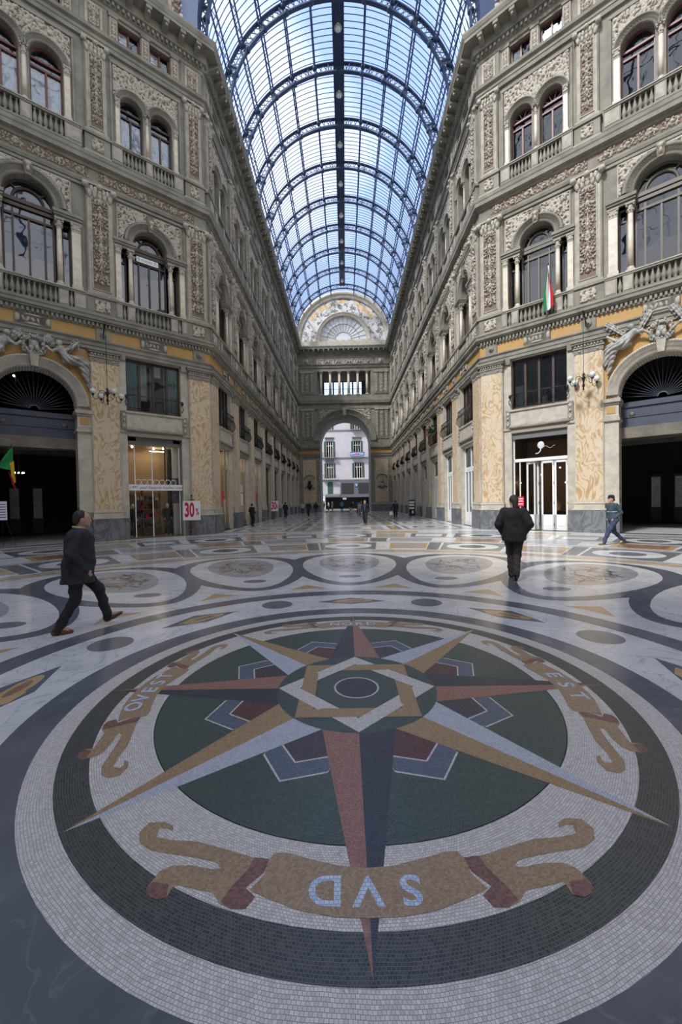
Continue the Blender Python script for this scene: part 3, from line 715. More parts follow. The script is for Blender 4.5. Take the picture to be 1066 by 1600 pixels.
# ================================================================== WALLS
PITCH_B, B0, P0 = 4.5, 2.83, 0.58
ARM_B = [B0+PITCH_B*k for k in range(9)]; ARM_P = [P0+PITCH_B*k for k in range(10)]
DIAG_C = 7.75
SIDE = dict(R=.80, col=.95, slot=1.38, pil=1.64, zs=14.62, zi=14.2, oR=1.22, R2=.52, c2=.70, zs2=21.15)
CENT = dict(R=.90, col=1.05, slot=1.50, pil=1.86, zs=14.95, zi=14.5, oR=1.36, R2=.60, c2=.78, zs2=21.3)
def serliana(c, g):
    r, s = g['R'], g['slot']
    return [(c-s, 11.5), (c+s, 11.5), (c+s, g['zi']), (c+r, g['zi'])]+[(c+r*math.cos(math.pi*i/18), g['zs']+r*math.sin(math.pi*i/18)) for i in range(19)]+[(c-r, g['zi']), (c-s, g['zi'])]
def upper_wall(mb, x0, x1, bays):
    """wall above the main entablature; bays = [(centre, geometry)]"""
    mb.prism(rectl(x0, x1, 9.0, 18.0), 0, .5, 'stone', [serliana(c, g) for c, g in bays])
    h = []
    for c, g in bays:
        for sg in (-1, 1): h.append(archl(c+sg*g['c2'], g['R2'], 18.95, g['zs2']))
    mb.prism(rectl(x0, x1, 18.0, 23.3), 0, .5, 'stone', h)
    h = []
    for c, g in bays:
        k = 1 if g is SIDE else 1.12
        for sg in (-1, 1): h.append(rectl(c+sg*.72*k-.5*k, c+sg*.72*k+.5*k, 23.9, 25.0))
    mb.prism(rectl(x0, x1, 23.3, 26.4), 0, .5, 'stone', h)
    for c, g in bays:
        r, o = g['R'], g['oR']
        # panel moulding, imposts, archivolt, keystone
        for (a, b, zz0, zz1) in ((c-1.72, c-1.64, 11.55, 16.42), (c+1.64, c+1.72, 11.55, 16.42), (c-1.72, c+1.72, 16.38, 16.5)):
            if g is SIDE: mb.box(a, b, -.07, 0, zz0, zz1, 'stone')
        if g is CENT: mb.box(c-2.0, c+2.0, -.07, 0, 16.42, 16.54, 'stone')
        for sg in (-1, 1):
            a, b = sorted((c+sg*(r-.02), c+sg*(g['pil']+.03)))
            mb.box(a, b, -.10, .3, g['zi'], g['zi']+.12, 'stone'); mb.box(a-.03, b+.03, -.16, .3, g['zi']+.12, g['zi']+.22, 'stone'); mb.box(a-.06, b+.06, -.21, .3, g['zi']+.22, g['zi']+.36, 'stone')
        mb.ring(c, g['zs'], [(r, .4), (r, -.03), (r+.06, -.08), (r+.16, -.08), (r+.17, -.12), (r+.30, -.12), (r+.31, -.17), (o-.03, -.17), (o, -.12), (o, 0)], 0, math.pi, 'stone', 24)
        for i in range(25):
            t = math.pi*(i+.5)/25; mb.ball((c+(r+.235)*math.cos(t), -.13, g['zs']+(r+.235)*math.sin(t)), .028, 'stone', 5, 3)
        # carved spandrels
        cz, rr, px_ = g['zs'], o+.03, 1.5
        top = 16.25 if g is SIDE else 16.35
        for sg in (-1, 1):
            xa, xb = sorted((c+sg*.16, c+sg*px_))
            rs = random.Random(int(c*10)+sg+7)
            st = []
            for q in range(4):
                ux = rs.uniform(.5, 1.35); uz = cz+math.sqrt(max(.01, rr*rr-min(ux, rr)**2))+.25
                for kk in range(9):
                    an = kk*.75; r2 = .26*(1-kk/11); st.append((ux+sgn_x(1, 0)+r2*math.cos(an)-xa*0, uz-cz+r2*math.sin(an), .05, .09, an, .9))
            st2 = []
            for (a_, b_, c_, d_, e_, f_) in st:
                xx = (c+sg*a_)-xa; st2.append((xx, b_, c_, d_, e_*sg, f_))
            st2 += stamps_random(xb-xa, top-cz, int(c*7)+sg*3+50, .9, .16)
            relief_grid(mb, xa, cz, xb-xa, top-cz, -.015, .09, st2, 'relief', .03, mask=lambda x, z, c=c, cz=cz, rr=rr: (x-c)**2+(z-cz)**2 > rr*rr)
            mb.bar((xa, -.03, top), (xb, -.03, top), .05, .06, 'stone_light')
            mb.bar((c+sg*px_, -.03, cz), (c+sg*px_, -.03, top), .05, .06, 'stone_light')
        mb.prism([(c-.10, g['zs']+r-.05), (c+.10, g['zs']+r-.05), (c+.17, g['zs']+r+.58), (c-.17, g['zs']+r+.58)], -.24, 0, 'stone')
        relief_grid(mb, c-.13, g['zs']+r+.02, .26, .5, -.25, .10, [(.13, .36, .10, .12, 0, 1), (.13, .16, .06, .12, 0, .9), (.05, .4, .05, .07, .4, .8), (.21, .4, .05, .07, -.4, .8)], 'relief', .03)
        # twin arches
        for sg in (-1, 1):
            cc = c+sg*g['c2']; r2 = g['R2']
            mb.ring(cc, g['zs2'], [(r2, .4), (r2, -.02), (r2+.06, -.07), (r2+.12, -.07), (r2+.13, -.12), (r2+.20, -.12), (r2+.21, -.17), (r2+.27, -.17), (r2+.27, 0)], 0, math.pi, 'stone', 18)
            for i in range(20):
                t = math.pi*(i+.5)/20; mb.ball((cc+(r2+.09)*math.cos(t), -.08, g['zs2']+(r2+.09)*math.sin(t)), .024, 'stone_light', 5, 3)
            mb.box(cc-sg*0-r2-.12 if sg < 0 else cc+r2+.0, cc-r2 if sg < 0 else cc+r2+.12, -.06, 0, 19.0, g['zs2'], 'stone_light')
        lim = g['c2']+g['R2']+.30; z0r = g['zs2']+.05; topr = 22.85
        def mk(x, z, c=c, g=g):
            return all((x-(c+s_*g['c2']))**2+(z-g['zs2'])**2 > (g['R2']+.28)**2 for s_ in (-1, 1)) and not (abs(x-c) < g['c2'] and z < g['zs2']+.4)
        relief_grid(mb, c-lim, z0r, 2*lim, topr-z0r, -.015, .08, stamps_random(2*lim, topr-z0r, int(c*13), 1.0, .15)+stamps_frieze(2*lim, topr-z0r-.2, 5)[:0], 'relief', .03, mask=mk)
        mb.box(c-lim-.12, c+lim+.12, -.09, 0, topr, topr+.12, 'stone')
        for sg in (-1, 1): mb.box(*sorted((c+sg*(lim+.04), c+sg*(lim+.12))), -.07, 0, 19.0, topr, 'stone')
        # attic: carved strips beside the windows
        k = 1 if g is SIDE else 1.12
        for xs in (c-1.42*k, c, c+1.42*k):
            mb.box(xs-.17, xs+.17, -.07, 0, 23.9, 25.0, 'stone_light'); mb.box(xs-.21, xs+.21, -.11, 0, 25.0, 25.12, 'stone')
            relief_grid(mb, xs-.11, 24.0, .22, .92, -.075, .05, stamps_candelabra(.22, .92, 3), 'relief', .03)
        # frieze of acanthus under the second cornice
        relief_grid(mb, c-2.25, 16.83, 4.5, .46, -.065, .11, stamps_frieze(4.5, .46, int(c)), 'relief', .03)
def sgn_x(a, b): return 0
def back(mb, x0, x1, d=2.4):
    mb.box(x0, x1, d, d+.1, 0, 26.5, 'interior_dark')
    mb.box(x0, x1, .01, d, 26.4, 26.55, 'stone')
    for z in (5.15, 9.2, 17.9, 23.35): mb.box(x0, x1, .5, d, z, z+.1, 'interior_dark')
    mb.box(x0, x0+.05, .01, d, 0, 26.5, 'interior_dark'); mb.box(x1-.05, x1, .01, d, 0, 26.5, 'interior_dark')
def lower_bay(mb, c):
    """pale lintel block between shop opening and mezzanine window, with its moulding"""
    mb.box(c-1.36, c+1.36, -.10, .1, 5.42, 5.52, 'stone_light'); mb.box(c-1.42, c+1.42, -.14, .1, 5.36, 5.43, 'stone')
    mb.box(c-1.34, c+1.34, -.05, .1, 5.52, 6.22, 'pale_marble'); mb.box(c-1.40, c+1.40, -.12, .1, 6.22, 6.32, 'stone_light'); mb.box(c-1.34, c+1.34, -.02, .3, 5.1, 5.36, 'shutter')
    for sg in (-1, 1):
        x = c+sg*1.46; mb.box(x-.12, x+.12, -.09, 0, 5.4, 6.3, 'stone')
        for q, (dz, r) in enumerate(((.0, .07), (-.2, .045), (.2, .045))): mb.ball((x, -.10, 5.86+dz), r, 'carved', 6, 4)
        mb.prism([(x-.03, 5.5), (x+.03, 5.5), (x+.08, 5.62), (x, 5.72), (x-.08, 5.62)], -.12, 0, 'carved'); mb.prism([(x, 6.0), (x+.08, 6.1), (x+.03, 6.2), (x-.03, 6.2), (x-.08, 6.1)], -.12, 0, 'carved')
        x = c+sg*1.52; mb.box(x-.19, x+.19, -.06, 0, 5.25, 5.40, 'stone_light')     # small impost on the jamb
        mb.box(x-.19, x+.19, -.10, 0, 8.72, 8.98, 'stone')
def cartouche(mb, c):
    mb.box(c-.62, c+.62, -.165, -.08, 9.50, 9.92, 'stone')
    relief_grid(mb, c-.62, 9.47, 1.24, .48, -.165, .06, [(.08, .24, .09, .16, 0, 1), (1.16, .24, .09, .16, 0, 1), (.62, .24, .05, .1, .4, .6), (.45, .24, .05, .12, -.4, .5), (.8, .24, .04, .12, .2, .5), (.62, .43, .3, .04, 0, .6), (.62, .06, .3, .04, 0, .6), (.3, .24, .04, .12, .5, .5)], 'relief_grey', .03)
def roundel(mb, x):
    mb.box(x-.30, x+.30, -.15, -.08, 9.46, 9.97, 'stone'); mb.ball((x, -.16, 9.71), .15, 'stone', 10, 5, (1, .5, 1)); mb.ball((x, -.24, 9.71), .06, 'stone', 6, 4)

def shop_hole(c): return rectl(c-1.31, c+1.31, -0.0, 5.12)
def mezz_hole(c): return rectl(c-1.31, c+1.31, 6.34, 8.95)
walls = {}
for fr, nm, lb in (('LA', 'wall_left', 'left wall of the arcade arm running to the far arch'), ('RA', 'wall_right', 'sunlit right wall of the arcade arm running to the far arch')):
    sg = SG[fr]; mb = MB(lambda x, y, z, fr=fr: wp(fr, x, y, z))
    L = YF-YC; xa, xb = sorted((0, sg*L)); cs = [sg*c for c in ARM_B]
    mb.prism(rectl(xa, xb, 0, 9.0), 0, .45, 'pale_marble', [shop_hole(c) for c in cs]+[mezz_hole(c) for c in cs])
    upper_wall(mb, xa, xb, [(c, SIDE) for c in cs])
    for c in cs: lower_bay(mb, c); cartouche(mb, c)
    for p in ARM_P[1:]: roundel(mb, sg*p)
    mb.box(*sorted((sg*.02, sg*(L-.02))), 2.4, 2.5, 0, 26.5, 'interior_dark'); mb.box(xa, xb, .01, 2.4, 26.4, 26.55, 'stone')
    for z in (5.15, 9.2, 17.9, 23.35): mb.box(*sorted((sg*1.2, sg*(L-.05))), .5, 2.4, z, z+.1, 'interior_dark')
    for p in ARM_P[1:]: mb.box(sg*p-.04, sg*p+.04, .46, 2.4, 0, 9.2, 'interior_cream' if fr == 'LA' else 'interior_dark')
    walls[fr] = mb.build(nm, label=lb, cat='wall', kind='structure')
for fr, nm, lb in (('LD', 'wall_front_left', 'shaded diagonal front of the crossing with the dark arch on the left'), ('RD', 'wall_front_right', 'bright diagonal front of the crossing with the dark arch on the right')):
    sg = SG[fr]; mb = MB(lambda x, y, z, fr=fr: wp(fr, x, y, z))
    xa, xb = sorted((0, sg*15.5)); c = sg*2.87; C = sg*DIAG_C; c3 = sg*(15.5-2.87)
    arch = archl(C, 1.5, 0, 6.25, 24)
    mb.prism(rectl(xa, xb, 0, 9.0), 0, .45, 'pale_marble', [shop_hole(c), mezz_hole(c), arch, shop_hole(c3), mezz_hole(c3)])
    upper_wall(mb, xa, xb, [(c, SIDE), (C, CENT), (c3, SIDE)])
    lower_bay(mb, c); lower_bay(mb, c3); roundel(mb, sg*10.39); roundel(mb, sg*14.92); mb.box(*sorted((sg*10.5, sg*15.4)), 2.4, 2.5, 0, 9.2, 'interior_dark'); cartouche(mb, c); cartouche(mb, C); roundel(mb, sg*5.11); roundel(mb, sg*.58)
    # ochre field of the spandrels, archivolt with carved soffit, imposts, jambs
    sp = [(C-2.06, 6.05), (C-2.06, 8.95), (C+2.06, 8.95), (C+2.06, 6.05)]+[(C+1.9*math.cos(math.pi*i/24), 6.25+1.9*math.sin(math.pi*i/24)) for i in range(25)]
    mb.prism(sp, -.03, 0, 'frieze_ochre')
    mb.ring(C, 6.25, [(1.5, .75), (1.5, -.02), (1.56, -.10), (1.70, -.10), (1.72, -.15), (1.86, -.15), (1.88, -.20), (1.95, -.20), (1.98, -.14), (1.98, 0)], 0, math.pi, 'pale_marble', 36)
    for i in range(60):
        t = math.pi*(i+.5)/60; mb.ball((C+1.915*math.cos(t), -.195, 6.25+1.915*math.sin(t)), .028, 'stone_light', 5, 3)
    for i in range(44):        # carved soffit
        t = math.pi*(i+.5)/44
        for yy in (.1, .24, .38, .52, .64): mb.ball((C+1.495*math.cos(t), yy, 6.25+1.495*math.sin(t)), .04, 'carved', 6, 4, (1, 1.3, 1))
    for s2 in (-1, 1):
        a, b = sorted((C+s2*1.5, C+s2*2.08))
        mb.box(a, b, -.05, .75, 1.05, 5.1, 'pale_marble'); mb.box(a-.05, b+.05, -.14, .8, 5.1, 5.22, 'stone_light'); mb.box(a-.02, b+.02, -.08, .76, 5.22, 5.34, 'stone_light')
        mb.box(a, b, -.04, .76, 5.34, 5.84, 'pale_marble'); mb.box(a+.12, b-.12, -.06, .3, 5.44, 5.74, 'frieze_ochre'); mb.box(a-.03, b+.03, -.09, .78, 5.84, 5.94, 'stone_light'); mb.box(a-.08, b+.08, -.17, .82, 5.94, 6.1, 'stone_light')
        mb.box(a-.02, b+.02, -.10, .8, 0, 1.05, 'grey_marble')
        # carved strip on the inner face of the jamb
        tmp = MB(); relief_grid(tmp, 0.08, 1.4, .5, 3.6, 0, .04, stamps_candelabra(.5, 3.6, 4), 'relief', .035)
        hs = [tmp.h.get(i, 0) for i in range(len(tmp.v))]
        xi = C+s2*1.5
        mb.add([(xi-s2*(.012-q[1]), q[0], q[2]) for q in tmp.v], [f if s2 < 0 else f[::-1] for f in tmp.f], 'relief', True, hs)
        mb.box(*sorted((xi, xi-s2*.01)), .02, .72, 1.2, 5.1, 'pale_marble')
    mb.prism([(C-.11, 7.72), (C+.11, 7.72), (C+.17, 8.24), (C-.17, 8.24)], -.3, 0, 'stone_light')
    # vestibule behind the arch, and backing of the upper floors
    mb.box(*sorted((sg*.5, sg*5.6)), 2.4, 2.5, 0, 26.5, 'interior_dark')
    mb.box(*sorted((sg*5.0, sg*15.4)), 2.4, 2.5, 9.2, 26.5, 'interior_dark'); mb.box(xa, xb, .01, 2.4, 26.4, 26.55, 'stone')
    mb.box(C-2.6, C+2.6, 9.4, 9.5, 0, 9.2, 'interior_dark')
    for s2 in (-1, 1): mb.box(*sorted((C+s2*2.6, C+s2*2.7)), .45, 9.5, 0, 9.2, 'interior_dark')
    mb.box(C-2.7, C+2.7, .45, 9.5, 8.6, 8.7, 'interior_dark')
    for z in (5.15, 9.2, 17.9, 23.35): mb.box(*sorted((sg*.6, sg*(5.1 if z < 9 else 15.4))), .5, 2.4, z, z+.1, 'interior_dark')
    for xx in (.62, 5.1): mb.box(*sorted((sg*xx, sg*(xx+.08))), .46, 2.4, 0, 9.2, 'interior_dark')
    walls[fr] = mb.build(nm, label=lb, cat='wall', kind='structure')

# ---- far wall with the exit arch, loggia and lunette
mb = MB(lambda x, y, z: wp('FAR', x, y, z))
RF, ZF = 4.1, 11.5
mb.prism(rectl(-W, W, 0, 18.0), 0, 6.5, 'stone', [archl(0, RF, 0, ZF, 32)])
mb.prism(rectl(-W, W, 18.0, 26.4), 0, .6, 'stone', [rectl(-4.3, 4.3, 18.9, 22.7)])
mb.ring(0, ZF, [(RF, 0), (RF, -.06), (RF+.15, -.14), (RF+.45, -.14), (RF+.48, -.2), (RF+.85, -.2), (RF+.88, -.28), (RF+1.0, -.24), (RF+1.0, 0)], 0, math.pi, 'stone', 40)
mb.prism([(-.2, 15.5), (.2, 15.5), (.34, 16.75), (-.34, 16.75)], -.45, 0, 'stone_light')
for sg in (-1, 1):
    a, b = sorted((sg*4.1, sg*W))
    mb.box(a, b, -.06, 0, 1.4, 8.7, 'stone'); mb.box(*sorted((sg*4.75, sg*6.9)), -.10, 0, 1.5, 8.5, 'yellow_marble')
    mb.box(*sorted((sg*4.05, sg*W)), -.22, 0, 0, 1.1, 'grey_marble'); mb.box(*sorted((sg*4.08, sg*W)), -.16, 0, 1.1, 1.4, 'stone_light')
    for q, (u0, u1) in enumerate(((4.95, 5.45), (5.7, 6.25), (6.5, 7.0))):
        x0, x1 = sorted((sg*u0, sg*u1))
        mb.box(x0-.06, x1+.06, -.10, 0, 11.75, 16.4, 'stone'); relief_grid(mb, x0, 11.9, x1-x0, 4.3, -.11, .08, stamps_candelabra(x1-x0, 4.3, 11+q), 'relief_grey', .06)
        mb.box(x0-.1, x1+.1, -.2, 0, 16.4, 16.7, 'stone_light')
        mb.box(x0-.06, x1+.06, -.10, 0, 19.0, 22.4, 'stone'); relief_grid(mb, x0, 19.1, x1-x0, 3.2, -.11, .08, stamps_candelabra(x1-x0, 3.2, 21+q), 'relief_grey', .06)
        mb.box(x0-.1, x1+.1, -.2, 0, 22.4, 22.75, 'stone_light')
    relief_grid(mb, min(sg*.4, sg*4.2), ZF+.5, 3.8, 4.6, -.02, .1, stamps_random(3.8, 4.6, 31, .8, .3), 'relief_grey', .07, mask=lambda x, z: x*x+(z-ZF)**2 > (RF+1.05)**2 and z > 12.6)
    mb.lathe([(.45, 0), (.42, .06), (.3, .08), (.0, .08)], (0, 0, 0), 'stone', 4)
    cx = sg*5.9
    mb.box(cx-.75, cx+.75, -.06, 0, 23.45, 24.75, 'stone_light'); mb.ball((cx, -.2, 24.15), .32, 'carved', 10, 8, (1, .8, 1.2)); mb.ball((cx, -.12, 23.75), .25, 'carved', 8, 6, (1.2, .6, .8))
    for q in (-.5, .5): relief_grid(mb, cx+q-.15, 23.55, .3, 1.1, -.065, .05, stamps_candelabra(.3, 1.1, 5), 'relief_grey', .05)
mb.box(-4.3, 4.3, -.05, 0, 23.3, 24.65, 'stone_light')
g = []
for i in range(5):
    gx = .86+1.69*i
    for k in range(9):
        t = -1+k/4; g.append((gx+.55*t, .45+.42*t*t, .1, .13, 0, .9))
    g.append((gx, .75, .16, .2, 0, 1)); g.append((gx+.85, .8, .1, .25, 0, .8))
relief_grid(mb, -4.15, 23.4, 8.3, 1.15, -.06, .16, g, 'relief_grey', .06)
# loggia room and the lunette above
mb.box(-4.4, 4.4, .6, 6.5, 22.9, 23.1, 'ceiling_stone'); mb.box(-4.5, -4.3, .6, 6.5, 18, 23, 'ceiling_stone'); mb.box(4.3, 4.5, .6, 6.5, 18, 23, 'ceiling_stone')
mb.prism(rectl(-W, W, 18.0, 27.3), 6.4, 6.5, 'ceiling_stone', [rectl(-3.5+1.72*i, -3.5+1.72*i+1.45, 18.9, 22.8) for i in range(4)])
mb.box(-W, W, -.3, .5, 26.4, 27.45, 'pale_marble')
ZL = 27.4
mb.prism([(-8, ZL), (8, ZL)]+[(8.05*math.cos(math.pi*i/40), ZL+8.05*math.sin(math.pi*i/40)) for i in range(41)], .02, .5, 'mural', [archl(0, 3.75, ZL+.25, ZL+.3, 30)])
for a0_, a1_, r0_, r1_ in ((108, 146, 5.9, 6.6), (38, 66, 5.7, 6.5), (84, 96, 6.1, 6.6), (66, 74, 6.2, 6.7)): mb.ring(0, ZL, [(r0_, -.015), (r1_, -.015)], R(a0_), R(a1_), 'mural_ochre', 14, y=.02)
mb.ring(0, ZL, [(6.85, 0), (6.85, -.12), (7.0, -.2), (7.4, -.2), (7.45, -.3), (7.9, -.3), (7.95, 0)], 0, math.pi, 'pale_marble', 48, y=.02)
mb.ring(0, ZL+.3, [(3.75, .3), (3.75, -.1), (3.9, -.16), (4.2, -.16), (4.25, -.22), (4.4, -.2), (4.4, 0)], 0, math.pi, 'pale_marble', 40)
for sg in (-1, 1): mb.box(*sorted((sg*3.75, sg*4.5)), -.2, .1, 27.4, 27.75, 'pale_marble')
far = mb.build('wall_far', label='far end wall with the tall open arch, columned loggia and painted lunette', cat='wall', kind='structure')

# ---- rest of the crossing behind the photographer, closed simply
def plain_wall(name, a, b, z1, lb, m='stone', t=.5):
    a = Vector((*a, 0)); b = Vector((*b, 0)); d = (b-a); L = d.length; ang = math.atan2(d.y, d.x)
    mb = MB(); mb.box(0, L, 0, t, 0, z1, m); mb.box(0, L, -.3, 0, 10.0, 10.5, m); mb.box(0, L, -.3, 0, 17.4, 17.9, m); mb.box(0, L, -.8, 0, 26, 26.4, m)
    n = int(L//4.5)
    for i in range(n):
        x = (i+.5)*L/n; mb.box(x-1.3, x+1.3, -.02, 0, 0, 5, 'interior_dark'); mb.box(x-1, x+1, -.02, 0, 11.5, 15.5, 'interior_dark'); mb.box(x-1, x+1, -.02, 0, 19, 22, 'interior_dark'); mb.box(x-2.3, x-1.5, -.1, 0, 0, 9, 'yellow_marble')
    o = mb.build(name, label=lb, cat='wall', kind='structure'); o.location = a; o.rotation_euler = (0, 0, ang); return o
ex, ey = W+15.5*math.cos(A), YC-15.5*math.sin(A)
by = 2*4.6
plain_wall('wall_side_left', (-ex-.0, by-ey), (-ex, ey), 26.5, 'plain side wall of the crossing beyond the left front')
plain_wall('wall_side_right', (ex, ey), (ex, by-ey), 26.5, 'plain side wall of the crossing beyond the right front')
plain_wall('wall_back_left', (-W, by-YC), (-ex, by-ey), 26.5, 'back left front of the crossing behind the viewpoint')
plain_wall('wall_back_right', (ex, by-ey), (W, by-YC), 26.5, 'back right front of the crossing behind the viewpoint')
plain_wall('wall_back', (W, by-YC-4), (-W, by-YC-4), 26.5, 'back wall behind the viewpoint')

# ================================================================== CORNICES
def sweep(name, path, prof, m, label, extra=None):
    """prof = [(out, z)], path in plan with the hall on its right"""
    P_ = [Vector((x, y)) for x, y in path]; n = len(P_); mb = MB()
    nr = []
    for i in range(n-1):
        d = (P_[i+1]-P_[i]).normalized(); nr.append(Vector((d.y, -d.x)))
    offs = []
    for i in range(n):
        if i == 0: o = nr[0]
        elif i == n-1: o = nr[-1]
        else:
            o = (nr[i-1]+nr[i]); o = o/ (1+nr[i-1].dot(nr[i]))
        offs.append(o)
    k = len(prof)
    vs = []
    for i in range(n):
        for o_, z in prof: vs.append((P_[i].x+offs[i].x*o_, P_[i].y+offs[i].y*o_, z))
    fs = [(i*k+j, (i+1)*k+j, (i+1)*k+j+1, i*k+j+1) for i in range(n-1) for j in range(k-1)]
    fs += [tuple(range(k)), tuple(range((n-1)*k, n*k))[::-1]]
    mb.add(vs, fs, m)
    if extra:
        for i in range(n-1):
            d = (P_[i+1]-P_[i]); L = d.length; d = d.normalized(); nn = nr[i]
            for (sp, w, o0, o1, z0, z1, mm, bulb) in extra:
                c = int(L/sp)
                for q in range(c):
                    s0 = (q+.5)*L/c
                    b = P_[i]+d*s0
                    v = []
                    for (ss, oo, zz) in [(a_, o_, z_) for a_ in (-w/2, w/2) for o_ in (o0, o1) for z_ in (z0, z1)]:
                        p = b+d*ss+nn*oo; v.append((p.x, p.y, zz))
                    if bulb:   # scroll bracket: taper the lower outer edge
                        for ii in (2, 6): v[ii] = (v[ii][0], v[ii][1], z0+(z1-z0)*.55)
                        p = b+nn*(o1-.06); mb.ball((p.x, p.y, z0+.06), .075, 'stone_light', 6, 4)
                    mb.add(v, [(0, 1, 3, 2), (4, 6, 7, 5), (0, 4, 5, 1), (2, 3, 7, 6), (0, 2, 6, 4), (1, 5, 7, 3)], mm)
    return mb.build(name, label=label, cat='cornice', kind='structure')
LDe = wp('LD', -15.5, 0, 0)[:2]; RDe = wp('RD', 15.5, 0, 0)[:2]
ENT = [(0, 8.98), (.10, 8.98), (.10, 9.14), (.13, 9.15), (.13, 9.30), (.20, 9.38), (.20, 9.44), (.08, 9.46)]
CORN = [(.08, 9.96), (.13, 9.98), (.14, 10.02), (.14, 10.2), (.28, 10.22), (.29, 10.28), (.36, 10.3), (.37, 10.42), (.41, 10.47), (.41, 10.53), (0, 10.56)]
FRZ = [(.0, 9.45), (.085, 9.45), (.085, 9.97), (.0, 9.97)]
dent = [(.17, .09, .1, .24, 10.03, 10.19, 'stone', False)]
for nm, path, lb in ((1, [LDe, (-W, YC), (-W, YF), (-RF, YF)], 'left'), (2, [(RF, YF), (W, YF), (W, YC), RDe], 'right')):
    sweep('trim_%d' % nm, path, ENT, 'stone', 'moulded architrave above the marble pilasters, %s side' % lb)
    sweep('trim_%d' % (nm+2), path, FRZ, 'frieze_ochre', 'ochre frieze band above the ground storey, %s side' % lb)
    sweep('trim_%d' % (nm+4), path, CORN, 'stone', 'first projecting cornice with dentils, %s side' % lb, dent)
full = [LDe, (-W, YC), (-W, YF), (W, YF), (W, YC), RDe]
sweep('trim_7', full, [(0, 16.55), (.09, 16.58), (.12, 16.70), (.12, 16.8), (.06, 16.82), (.06, 17.3), (.13, 17.33), (.17, 17.45), (.33, 17.5), (.33, 17.68), (.36, 17.74), (.37, 17.9), (.0, 17.98)], 'stone', 'second cornice above the carved leaf frieze')
sweep('trim_8', full, [(0, 17.99), (.10, 18.0), (.10, 18.1), (0, 18.12)], 'stone', 'low plinth course of the third storey')
sweep('trim_9', full, [(0, 23.2), (.11, 23.22), (.13, 23.4), (.16, 23.42), (.16, 23.58), (.28, 23.66), (.30, 23.80), (.0, 23.9)], 'stone', 'third cornice under the attic windows')
sweep('trim_10', full, [(0, 25.12), (.08, 25.15), (.10, 25.30), (.16, 25.33), (.16, 25.55), (.30, 25.6), (.34, 25.7), (.36, 26.0), (.86, 26.02), (.87, 26.16), (.90, 26.2), (.96, 26.36), (.96, 26.46), (0, 26.5)], 'stone', 'deep bracketed top cornice under the glass vault',
      [(.22, .11, .12, .29, 25.37, 25.53, 'stone', False), (.78, .26, .3, .84, 25.66, 26.01, 'stone', True)])
# ================================================================== KITS (thing + parts, copied)
class Kit:
    """a thing built from named parts; near copies keep the parts, tiny far copies are one mesh"""
    def __init__(s, name): s.name = name; s.parts = []; s.det = None; s.simple = None
    def part(s, nm, sub=None):
        mb = MB(); s.parts.append((nm, mb, sub)); return mb
    def make(s, fr, x, y, z, detailed=True, name=None, **k):
        if detailed:
            if s.det is None:
                r = empty(s.name); made = {}
                meshes = {}
                for i, (nm, mb, sub) in enumerate(s.parts):
                    par = made[sub] if sub is not None else r
                    key = id(mb)
                    o = mb.build(nm, parent=par); made[i] = o
                s.det = r; o = r
            else: o = copy_tree(s.det)
        else:
            if s.simple is None:
                a = MB()
                for nm, mb, sub in s.parts:
                    b0 = len(a.v); a.v += mb.v; mp = [a.mi(q) for q in mb.mats]
                    a.f += [[b0+i for i in f] for f in mb.f]; a.m += [mp[i] for i in mb.m]; a.sm += mb.sm
                    for i, q in mb.h.items(): a.h[b0+i] = q
                s.simple = a.build(s.name); o = s.simple
            else: o = s.simple.copy(); COL.objects.link(o)
        if name: o.name = name
        place(o, fr, x, y, z); tag(o, **k); return o

# -- ground pilaster; jambs is where the flanking strips stand (none past a corner)
def pil0(a, b):
    k_ = Kit('marble_pilaster')
    m = k_.part('plinth'); m.box(a, b, -.06, 0, 0, 1.05, 'grey_marble'); m.box(-.66, .66, -.26, 0, 0, 1.06, 'grey_marble')
    m = k_.part('base_moulding'); m.box(a, b, -.05, 0, 1.05, 1.40, 'stone_light'); m.box(-.68, .68, -.28, 0, 1.06, 1.14, 'pale_marble'); m.box(-.62, .62, -.22, 0, 1.14, 1.36, 'pale_marble'); m.box(-.65, .65, -.25, 0, 1.36, 1.42, 'pale_marble'); m.box(-.60, .60, -.20, 0, 1.42, 1.50, 'pale_marble')
    m = k_.part('shaft'); m.box(-.545, .545, -.16, 0, 1.5, 8.42, 'yellow_marble'); m.box(-.585, .585, -.12, 0, 1.5, 8.42, 'pale_marble')
    m = k_.part('capital'); m.box(-.60, .60, -.18, 0, 8.40, 8.62, 'stone'); m.box(-.63, .63, -.22, 0, 8.62, 8.66, 'stone_light')
    for i in range(9): m.ball((-.52+.13*i, -.24, 8.74), .052, 'stone_light', 6, 4, (1, .7, 1.2))
    m.box(-.60, .60, -.22, 0, 8.66, 8.82, 'stone'); m.box(-.68, .68, -.30, 0, 8.82, 8.90, 'stone'); m.box(-.72, .72, -.34, 0, 8.90, 9.0, 'stone')
    for x in (-.36, .36): m.ball((x, -.19, 8.50), .055, 'stone_light', 6, 4)
    return k_
kp0 = pil0(-.92, .92); kp0a = pil0(-.56, .92); kp0b = pil0(-.92, .56)
